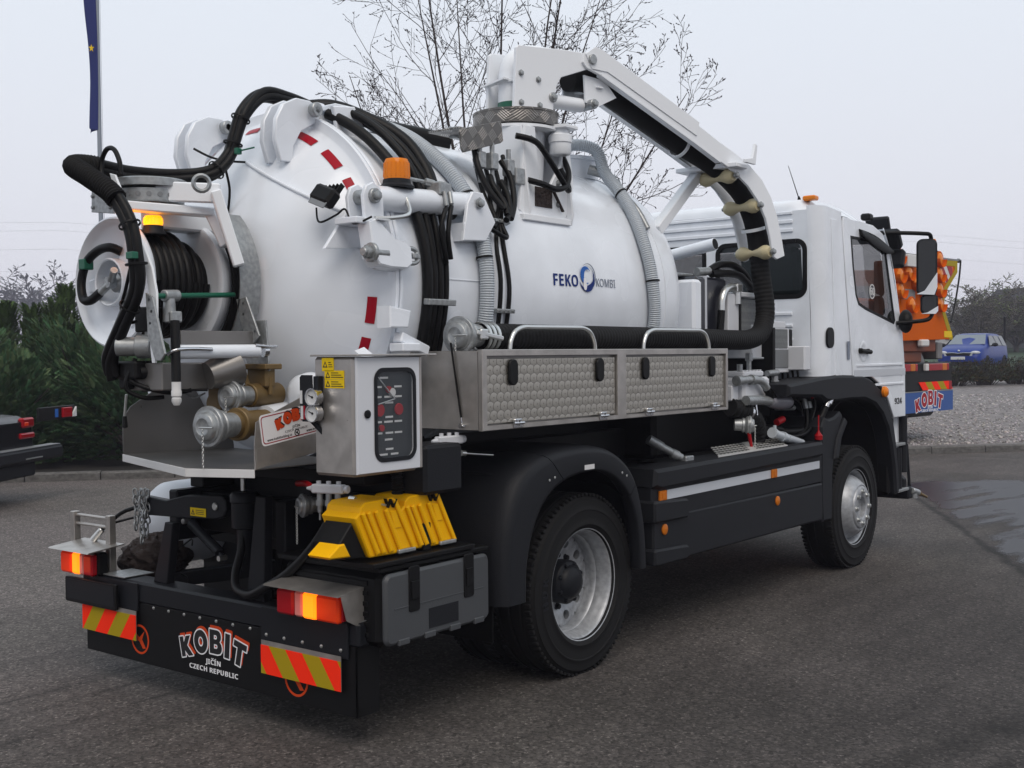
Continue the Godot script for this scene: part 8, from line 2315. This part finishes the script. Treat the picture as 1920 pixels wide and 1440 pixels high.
func blue_car():
	var c := thing("car", "small blue estate car parked facing the gravel yard", "car", K(29.9, 23.6), 0)
	var toward := V(-0.96, 0, 0.275); var left := V(-0.614, 0, -0.789)
	var f := (toward * 0.95 + left * 0.30).normalized()
	c.basis = Basis(f, V(0, 1, 0), f.cross(V(0, 1, 0)))   # x to the front, z to its right
	var blue := mat("car_blue", 0.006, 0.028, 0.2, 0.3, 0.0); blue.metallic_specular = 0.3
	var m := MB.new(); var rings := []
	# cross sections from the tail to the nose: [x, half width, sill, waist, roof half width, roof height]
	for q in [[-2.05, 0.62, 0.5, 0.9, 0.4, 1.0], [-2.0, 0.78, 0.32, 0.95, 0.52, 1.2], [-1.85, 0.84, 0.25, 0.98, 0.56, 1.40], [-1.2, 0.865, 0.22, 0.97, 0.6, 1.465], [-0.3, 0.87, 0.2, 0.95, 0.61, 1.475], [0.25, 0.87, 0.2, 0.94, 0.6, 1.43], [0.6, 0.87, 0.2, 0.94, 0.62, 1.25], [1.0, 0.87, 0.2, 0.95, 0.68, 1.02], [1.5, 0.86, 0.2, 0.86, 0.66, 0.94], [1.85, 0.82, 0.22, 0.74, 0.6, 0.82], [2.02, 0.74, 0.25, 0.62, 0.5, 0.70], [2.08, 0.62, 0.32, 0.55, 0.4, 0.6]]:
		rings.append([V(q[0], q[2], -q[1] * 0.9), V(q[0], q[2] + 0.1, -q[1] * 0.98), V(q[0], (q[2] + q[3]) / 2, -q[1]), V(q[0], q[3], -q[1] * 0.95), V(q[0], lerp(q[3], q[5], 0.55), -lerp(q[1] * 0.95, q[4], 0.6)), V(q[0], q[5] - 0.03, -q[4]), V(q[0], q[5], -q[4] * 0.8), V(q[0], q[5] + 0.01, 0), V(q[0], q[5], q[4] * 0.8), V(q[0], q[5] - 0.03, q[4]), V(q[0], lerp(q[3], q[5], 0.55), lerp(q[1] * 0.95, q[4], 0.6)), V(q[0], q[3], q[1] * 0.95), V(q[0], (q[2] + q[3]) / 2, q[1]), V(q[0], q[2] + 0.1, q[1] * 0.98), V(q[0], q[2], q[1] * 0.9)])
	m.loft(rings, true, true)
	part("body", m, blue, c)
	var gl := mat("car_glass", 0.16, 0.19, 0.22, 0.06)
	m = MB.new(); m.quad(V(0.30, 1.425, -0.56), V(0.30, 1.425, 0.56), V(0.97, 1.045, 0.70), V(0.97, 1.045, -0.70), V(1, 1, 0))
	part("windscreen", m, gl, c)
	for s in [-1.0, 1.0]:
		for q in [[-0.25, 0.42, 0.85], [-1.0, -0.3, -0.3], [-1.7, -1.1, -1.1]]:
			m = MB.new(); m.quad(V(q[0], 0.99, 0.838 * s), V(q[2], 0.99, 0.838 * s), V(q[1] - (0.1 if q[0] > -0.5 else 0.0), 1.38, 0.655 * s), V(q[0] + 0.05, 1.38, 0.655 * s), V(0, 0.4, s))
			part("side_window", m, mat("car_side_glass", 0.03, 0.035, 0.045, 0.08), c)
		m = MB.new(); m.ball(V(0.62, 1.02, 0.98 * s), V(0.07, 0.075, 0.12), 6, 10); m.rod(V(0.65, 0.98, 0.84 * s), V(0.63, 1.0, 0.95 * s), 0.02)
		part("door_mirror", m, M.black, c)
		m = MB.new(); m.ball(V(1.93, 0.72, 0.6 * s), V(0.12, 0.07, 0.19), 6, 12, Basis(V(0, 1, 0), -0.45 * s))
		part("headlight", m, mat("headlight", 0.5, 0.52, 0.56, 0.15), c)
		m = MB.new(); m.ball(V(2.02, 0.4, 0.58 * s), V(0.05, 0.05, 0.1), 6, 10)
		part("fog_lamp", m, M.headlight, c)
		m = MB.new(); m.rod(V(-1.2, 1.5, 0.56 * s), V(0.1, 1.5, 0.57 * s), 0.014, -1, 6)
		part("roof_rail", m, M.black, c)
		for x in [1.25, -1.25]:
			m = MB.new(); m.lathe([[0, -0.1], [0.2, -0.1], [0.3, -0.09], [0.31, -0.07], [0.31, 0.07], [0.3, 0.09], [0.21, 0.1], [0.2, 0.08], [0.05, 0.08], [0, 0.09]], V(x, 0.31, 0.79 * s), V(0, 0, s), 24)
			part("wheel", m, M.rubber, c)
	m = MB.new(); m.prism([[-0.42, 0.60], [0.42, 0.60], [0.47, 0.70], [0.2, 0.715], [0.0, 0.69], [-0.2, 0.715], [-0.47, 0.70]], V(2.05, 0, 0), V(0, 0, -1), V(0, 1, 0), 0.03, 0.004)
	part("grille", m, M.black, c)
	m = MB.new(); m.prism([[-0.5, 0.58], [0.5, 0.58], [0.55, 0.72], [0.22, 0.735], [0.0, 0.71], [-0.22, 0.735], [-0.55, 0.72]], V(2.045, 0, 0), V(0, 0, -1), V(0, 1, 0), 0.02, 0.004)
	part("grille_frame", m, M.bright, c)
	m = MB.new(); m.slab(V(2.08, 0.46, -0.26), V(2.10, 0.57, 0.26), 0.004)
	part("blank_plate", m, M.label_white, c)
	m = MB.new(); m.ball(V(1.97, 0.79, 0), V(0.02, 0.045, 0.045), 6, 12)
	part("bonnet_emblem", m, M.bright, c)
	m = MB.new(); m.slab(V(2.03, 0.26, -0.6), V(2.085, 0.38, 0.6), 0.01)
	part("lower_grille", m, M.black, c)

func orange_truck():
	# rear plane through the right end of its flap; x to its right, y up, z towards the viewer
	var ang := deg_to_rad(6.0)
	var t := thing("road_works_truck", "orange road works truck with a lamp arrow board and blue mudflap", "truck", V(15.85, land(1.14), -1.8))
	t.rotation.y = -ang
	var yo: float = -land(1.14)
	var org := mat("board_orange", 0.56, 0.10, 0.001, 0.6); org.metallic_specular = 0.15
	var X := V(1, 0, 0); var Y := V(0, 1, 0)
	var y := func(v: float) -> float: return v + yo
	var B := func(pts: Array) -> Array:
		var o := []
		for q in pts: o.append([q[0], q[1] + yo])
		return o
	var m := MB.new()
	var outl := [[-2.25, 3.27], [-0.43, 3.26], [0.18, 3.27], [0.18, 3.09], [-0.37, 2.69], [-0.37, 2.41], [-0.03, 1.95], [-0.05, 1.90], [-2.3, 1.86], [-2.0, 2.41], [-2.0, 2.69], [-2.5, 3.09], [-2.5, 3.27]]
	m.prism(B.call(outl), V(0, 0, -0.06), X, Y, 0.05, 0.004)
	part("arrow_board", m, org, t)
	m = MB.new()
	m.prism(B.call([[0.19, 3.28], [0.19, 3.08], [-0.35, 2.68], [-0.35, 2.42], [0.0, 1.95], [-0.02, 1.89], [-0.15, 1.89], [-0.16, 1.95], [-0.46, 2.38], [-0.46, 2.72], [0.08, 3.12], [0.08, 3.18], [-0.4, 3.18], [-0.4, 3.27]]), V(0, 0, -0.011), X, Y, 0.006)
	part("board_border", m, M.stripe_yellow, t)
	for q in [[[-0.6, 3.15], [-0.42, 3.17], [-0.2, 2.93], [-0.27, 2.88]], [[-0.05, 3.17], [-0.02, 3.05], [-0.1, 2.98], [-0.26, 3.17]]]:
		m = MB.new(); m.prism(B.call(q), V(0, 0, -0.009), X, Y, 0.008)
		part("red_stripe", m, M.reflector_red, t)
	m = MB.new(); m.prism(B.call([[-0.56, 3.16], [-0.03, 3.17], [-0.02, 3.06], [-0.28, 2.88], [-0.45, 2.94]]), V(0, 0, -0.01), X, Y, 0.005)
	part("white_field", m, M.label_white, t)
	for q in [[-0.62, 3.27], [-0.62, 3.01], [-0.61, 2.75], [-0.6, 2.5], [-1.8, 2.99], [-1.5, 2.83], [-2.13, 2.94], [-2.1, 2.69], [-1.69, 2.46], [-1.2, 2.68], [-2.15, 3.24]]:
		var lp := hold("warning_lamp", t)
		m = MB.new(); m.lathe([[0.135, -0.05], [0.14, 0.03], [0.13, 0.04], [0.115, 0.04], [0.11, 0.03]], V(q[0], y.call(q[1]), 0.0), V(0, 0, 1), 24)
		m.lathe([[0.14, 0.03], [0.142, 0.1], [0.138, 0.1], [0.136, 0.03]], V(q[0], y.call(q[1]), 0.0), V(0, 0, 1), 16, PI, TAU, V(1, 0, 0))
		part("lamp_hood", m, org, lp)
		m = MB.new(); m.lathe([[0.0, 0.065], [0.06, 0.06], [0.1, 0.045], [0.12, 0.03]], V(q[0], y.call(q[1]), 0.0), V(0, 0, 1), 24)
		part("lamp_lens", m, M.amber, lp)
	m = MB.new(); m.slab(V(-2.5, y.call(3.28), -0.1), V(0.37, y.call(3.32), -0.04), 0.006); m.rod(V(0.36, y.call(3.3), -0.07), V(0.40, y.call(3.3), -0.07), 0.04, -1, 10)
	part("top_rail", m, M.unit_grey, t)
	m = MB.new(); m.tube(cr([V(0.36, y.call(3.3), -0.02), V(0.3, y.call(3.0), -0.02), V(0.15, y.call(2.6), -0.02), V(-0.0, y.call(2.29), -0.02), V(-0.1, y.call(2.2), 0.0)], 5), 0.016, 6)
	part("hanging_cord", m, M.black, t)
	m = MB.new(); m.slab(V(-1.98, y.call(3.08), -0.005), V(-1.55, y.call(3.28), 0.1), 0.01)
	part("control_box", m, M.label_white, t)
	m = MB.new(); m.slab(V(-0.36, y.call(1.93), -0.009), V(-0.05, y.call(2.04), -0.003), 0.0)
	part("yellow_label", m, M.warn_yellow, t)
	m = MB.new(); m.slab(V(-1.95, y.call(2.55), -0.009), V(-1.5, y.call(2.72), -0.002), 0.0)
	part("plate", m, M.unit_grey, t)
	beacon("beacon", V(-0.82, y.call(3.41), -0.05), 0.1, 0.2, M.amber, t)
	m = MB.new(); m.rod(V(-0.82, y.call(3.3), -0.05), V(-0.82, y.call(3.4), -0.05), 0.03)
	part("beacon_stem", m, M.black, t)
	m = MB.new(); m.slab(V(-2.2, y.call(1.68), -0.6), V(-0.55, y.call(1.93), -0.07), 0.02); m.slab(V(-1.9, y.call(1.5), -0.5), V(-1.0, y.call(1.7), -0.12), 0.02); m.slab(V(-2.0, y.call(1.9), -0.5), V(-0.7, y.call(3.2), -0.1), 0.02)
	part("lifting_frame", m, mat("frame_rust", 0.16, 0.035, 0.008, 0.6), t)
	m = MB.new(); m.lathe([[0, -1.0], [0.42, -1.0], [0.46, -0.95], [0.46, 0.05], [0.42, 0.1], [0, 0.1]], V(-1.2, y.call(1.32), -0.25), V(0, 0, 1), 32)
	part("round_guard", m, M.unit_grey, t)
	m = MB.new(); m.box(V(-1.2, y.call(1.83), 0.0), V(0.28, 0.12, 0.1), 0.02)
	part("work_lamp", m, M.label_white, t)
	m = MB.new(); m.slab(V(-0.42, y.call(1.55), -0.4), V(-0.2, y.call(1.85), -0.1), 0.02)
	part("rear_box", m, M.steel_dark, t)
	m = MB.new(); m.slab(V(-2.4, y.call(1.02), -0.3), V(-0.02, y.call(1.5), -0.02), 0.02); m.slab(V(-2.3, y.call(0.55), -6.5), V(-0.1, y.call(1.3), -0.3), 0.05)
	part("rear_frame", m, M.black, t)
	for x in [-0.72, -1.95]:
		var g := hold("tail_lamp", t)
		m = MB.new(); m.slab(V(x - 0.45, y.call(1.36), -0.02), V(x - 0.34, y.call(1.48), 0.04), 0.01)
		part("clear_lens", m, M.label_white, g)
		m = MB.new(); m.slab(V(x - 0.338, y.call(1.36), -0.02), V(x + 0.2, y.call(1.48), 0.04), 0.01); m.slab(V(x + 0.38, y.call(1.36), -0.02), V(x + 0.46, y.call(1.48), 0.04), 0.01)
		part("red_lens", m, M.red_lens, g)
		m = MB.new(); m.slab(V(x + 0.202, y.call(1.36), -0.02), V(x + 0.378, y.call(1.48), 0.04), 0.01)
		part("amber_lens", m, M.amber_dull, g)
	for k in 5:
		var x0 := -1.36 + k * 0.24
		m = MB.new(); m.prism(B.call([[x0, 1.17], [x0 + 0.24, 1.17], [x0 + 0.24 + 0.16, 1.03], [x0 + 0.16, 1.03]]), V(0, 0, -0.015), X, Y, 0.008)
		part("red_stripe" if k % 2 == 0 else "yellow_stripe", m, M.fluor_red if k % 2 == 0 else M.stripe_yellow, t)
	m = MB.new(); m.slab(V(-0.16, y.call(1.02), -0.01), V(-0.06, y.call(1.17), 0.0), 0.004)
	part("end_lamp", m, M.red_lens, t)
	m = MB.new(); m.slab(V(-2.4, y.call(0.66), -0.02), V(0.0, y.call(1.0), -0.005), 0.003)
	var fl := part("mud_flap", m, mat("flap_blue", 0.012, 0.07, 0.28, 0.5), t)
	m = MB.new(); m.slab(V(-2.4, y.call(1.0), -0.02), V(0.0, y.call(1.02), -0.003), 0.003)
	part("flap_strip", m, M.unit_grey, t)
	kobit(fl, V(-0.93, y.call(0.83), -0.0045), X, Y, 2.1, M.reflector_red, M.print_white, null)
	text("logo_text", "JIČÍN", 0.04, V(-0.93, y.call(0.735), -0.004), X, Y, M.print_white, fl, true, 0.0, 0.002, "Droid Sans", true, 1.4)
	text("logo_text", "CZECH REPUBLIC", 0.04, V(-0.93, y.call(0.685), -0.004), X, Y, M.print_white, fl, true, 0.0, 0.002, "Droid Sans", true, 1.5)
	for s in [-0.35, -2.05]:
		for z in [-1.4, -5.2]:
			m = MB.new(); m.lathe([[0, -0.15], [0.3, -0.15], [0.5, -0.14], [0.52, -0.1], [0.52, 0.1], [0.5, 0.14], [0.3, 0.15], [0.28, 0.05], [0, 0.05]], V(s, 0.52, z), V(1 if s > -1 else -1, 0, 0), 32)
			part("wheel", m, M.rubber, t)
	m = MB.new(); m.slab(V(-2.35, y.call(1.4), -4.2), V(-0.05, y.call(2.6), -0.7), 0.05)
	part("load_body", m, org, t)
	m = MB.new(); m.slab(V(-2.35, y.call(1.0), -6.4), V(-0.05, y.call(3.0), -4.5), 0.15)
	part("cab", m, org, t)
	m = MB.new(); m.slab(V(-0.048, y.call(2.0), -5.9), V(-0.03, y.call(2.8), -4.9), 0.02)
	part("cab_window", m, M.car_glass, t)

func dark_car():
	# parked along the kerb, its tail corner showing at the left edge; x to its right, z backwards
	var L := V(0.84, 0, -0.545); var N := V(0.545, 0, 0.84)
	var c := thing("dark_car", "dark grey car with a step bumper parked at the left edge", "car", V(2.86, 0, -8.85) - N * 0.02)
	c.basis = Basis(L, V(0, 1, 0), N)
	var paint := mat("car_dark", 0.012, 0.012, 0.015, 0.25, 0.2); paint.metallic_specular = 0.3
	var m := MB.new(); var rings := []
	for q in [[0.0, 0.4, 0.9, 0.95, 0.02], [-0.12, 0.32, 0.95, 1.02, 0.06], [-0.8, 0.25, 0.98, 1.08, 0.1], [-1.5, 0.22, 0.98, 1.42, 0.2], [-2.2, 0.22, 0.96, 1.42, 0.2], [-3.3, 0.24, 0.92, 1.0, 0.06], [-4.1, 0.3, 0.8, 0.85, 0.05]]:
		rings.append([V(-0.5, q[1], q[0]), V(-0.47, (q[1] + q[2]) / 2, q[0]), V(-0.5, q[2], q[0]), V(-0.53 - q[4], q[3], q[0]), V(-1.87 + q[4], q[3], q[0]), V(-1.9, q[2], q[0]), V(-1.93, (q[1] + q[2]) / 2, q[0]), V(-1.9, q[1], q[0])])
	m.loft(rings, true, true)
	part("body", m, paint, c)
	m = MB.new(); m.slab(V(-2.1, 0.48, -0.02), V(0.0, 0.64, 0.16), 0.03); m.slab(V(-1.9, 0.3, -0.1), V(-0.5, 0.47, 0.05), 0.02)
	part("step_bumper", m, M.grey_plastic, c)
	m = MB.new(); m.slab(V(-2.05, 0.641, 0.0), V(-0.05, 0.652, 0.14), 0.003)
	part("bumper_tread", m, M.unit_grey, c)
	m = MB.new(); m.slab(V(-0.95, 0.52, 0.161), V(-0.55, 0.535, 0.166), 0.002)
	part("bumper_trim", m, M.bright, c)
	for s in [0.0, 1.0]:
		var x := -0.6 if s == 0.0 else -1.8
		var g := hold("tail_lamp", c)
		m = MB.new(); m.slab(V(x - 0.14, 0.88, -0.05), V(x + 0.13, 1.0, 0.03), 0.02); m.slab(V(x - 0.2, 0.75, -0.05), V(x + 0.14, 0.82, 0.03), 0.02)
		part("red_lens", m, M.red_lens, g)
		m = MB.new(); m.slab(V(x - 0.12, 0.9, 0.0), V(x - 0.02, 0.95, 0.036), 0.012)
		part("amber_lens", m, M.orange_lit, g)
	var r := hold("light_bar", c)
	m = MB.new(); m.slab(V(-0.95, 0.97, 0.3), V(-0.05, 1.13, 0.34), 0.006)
	part("bar_body", m, M.black, r)
	m = MB.new(); m.slab(V(-0.42, 0.99, 0.341), V(-0.18, 1.11, 0.37), 0.008)
	part("red_lens", m, M.red_lens, r)
	m = MB.new(); m.prism([[-0.18, 0.99], [-0.06, 0.99], [-0.06, 1.11]], V(0, 0, 0.345), V(1, 0, 0), V(0, 1, 0), 0.02)
	part("white_reflector", m, M.label_white, r)
	m = MB.new(); m.slab(V(-0.58, 1.0, 0.341), V(-0.5, 1.1, 0.345), 0.002)
	part("blue_field", m, M.print_blue_light, r)
	for z in [-0.75, -3.3]:
		for x in [-0.6, -1.8]:
			m = MB.new(); m.lathe([[0, -0.1], [0.2, -0.1], [0.31, -0.09], [0.33, -0.06], [0.33, 0.06], [0.31, 0.09], [0.2, 0.1], [0, 0.08]], V(x, 0.33, z), V(1, 0, 0), 24)
			part("wheel", m, M.rubber, c)

func posts_and_wires():
	var pl := ["thin dark fence post just right of the blue car", "thin fence post between the orange truck and the car", "thin fence post at the far right"]
	var i := 0
	for q in [[32.6, 25.4], [28.6, 27.0], [36.0, 25.0]]:
		var p := thing("fence_post", pl[i], "fence post", K(q[0], q[1]), 0.0, "fence posts behind the car")
		var m := MB.new(); m.rod(V(0, -0.2, 0), V(0, 2.1 if i == 0 else 1.9, 0), 0.05, -1, 8)
		part("post", m, M.black, p)
		m = MB.new(); m.ball(V(0, 2.1 if i == 0 else 1.9, 0), 0.055)
		part("post_cap", m, M.black, p)
		i += 1
	var wm := mat("wire", 0.3, 0.3, 0.33, 0.6)
	var wl := ["uppermost power line crossing the sky at right", "second power line crossing the sky at right", "third power line crossing the sky at right", "lowest power line crossing the sky at right"]
	i = 0
	for q in [[15.0, 15.4], [14.1, 14.6], [12.2, 12.6], [10.0, 10.2]]:
		var w := thing("power_line", wl[i], "power line", V(0, 0, 0), 0.0, "power lines in the far sky")
		var pts := []
		for k in 33:
			var t := k / 32.0
			pts.append(K(-120.0 + 300.0 * t, 112.0, 0.0) + V(0, lerp(q[0] - 3.5, q[1] - 3.5, t) - 2.0 * sin(fmod(t * 3.0, 1.0) * PI) + 1.0, 0))
		var m := MB.new(); m.tube(pts, 0.009, 4)
		part("conductor", m, wm, w)
		i += 1

func sky_and_camera():
	var cam := Camera3D.new()
	cam.name = "camera"
	cam.transform = Transform3D(Basis(V(0.6141, -0.00954, 0.78917), V(0.02581, 0.99963, -0.008), V(-0.78881, 0.02528, 0.61412)).orthonormalized(), V(-5.0983, 1.702, 4.6544))
	cam.fov = 36.534; cam.near = 0.05; cam.far = 1500.0
	add_child(cam)
	var we := WorldEnvironment.new(); we.name = "world"
	var env := Environment.new()
	env.background_mode = Environment.BG_SKY
	var ps := ProceduralSkyMaterial.new()
	ps.sky_top_color = Color(0.655, 0.735, 0.815).linear_to_srgb()
	ps.sky_horizon_color = Color(0.66, 0.65, 0.695).linear_to_srgb()
	ps.sky_curve = 0.22
	ps.ground_bottom_color = Color(0.10, 0.1, 0.1); ps.ground_horizon_color = Color(0.66, 0.65, 0.695).linear_to_srgb()
	ps.ground_curve = 0.02
	ps.sun_angle_max = 0.0
	var sk := Sky.new(); sk.sky_material = ps
	env.sky = sk
	env.tonemap_mode = Environment.TONE_MAPPER_LINEAR
	env.tonemap_exposure = 1.24
	env.sdfgi_enabled = true; env.ssao_enabled = true; env.ssil_enabled = true
	env.fog_enabled = true; env.fog_density = 0.0012; env.fog_light_color = Color(0.62, 0.62, 0.68)
	we.environment = env
	add_child(we)
	var sun := DirectionalLight3D.new(); sun.name = "sun"
	sun.light_energy = 0.45; sun.light_angular_distance = 40.0; sun.light_color = Color(1.0, 0.97, 0.94); sun.shadow_enabled = true
	add_child(sun)
	sun.look_at_from_position(V(-6, 12, 7), V(0, 0, 0))

func _ready():
	sky_and_camera()
	make_materials()
	ground()
	surroundings()
	truck = thing("vacuum_tanker_truck", "white vacuum tanker truck with hose boom and rear hose reel", "truck")
	chassis(); wheels(); tank(); boom(); locker(); cab(); front_end(); pump_bay(); side_trim(); control_box(); tail_tray(); reel(); rear_end()
	loose_things()
	strip_notes(self)
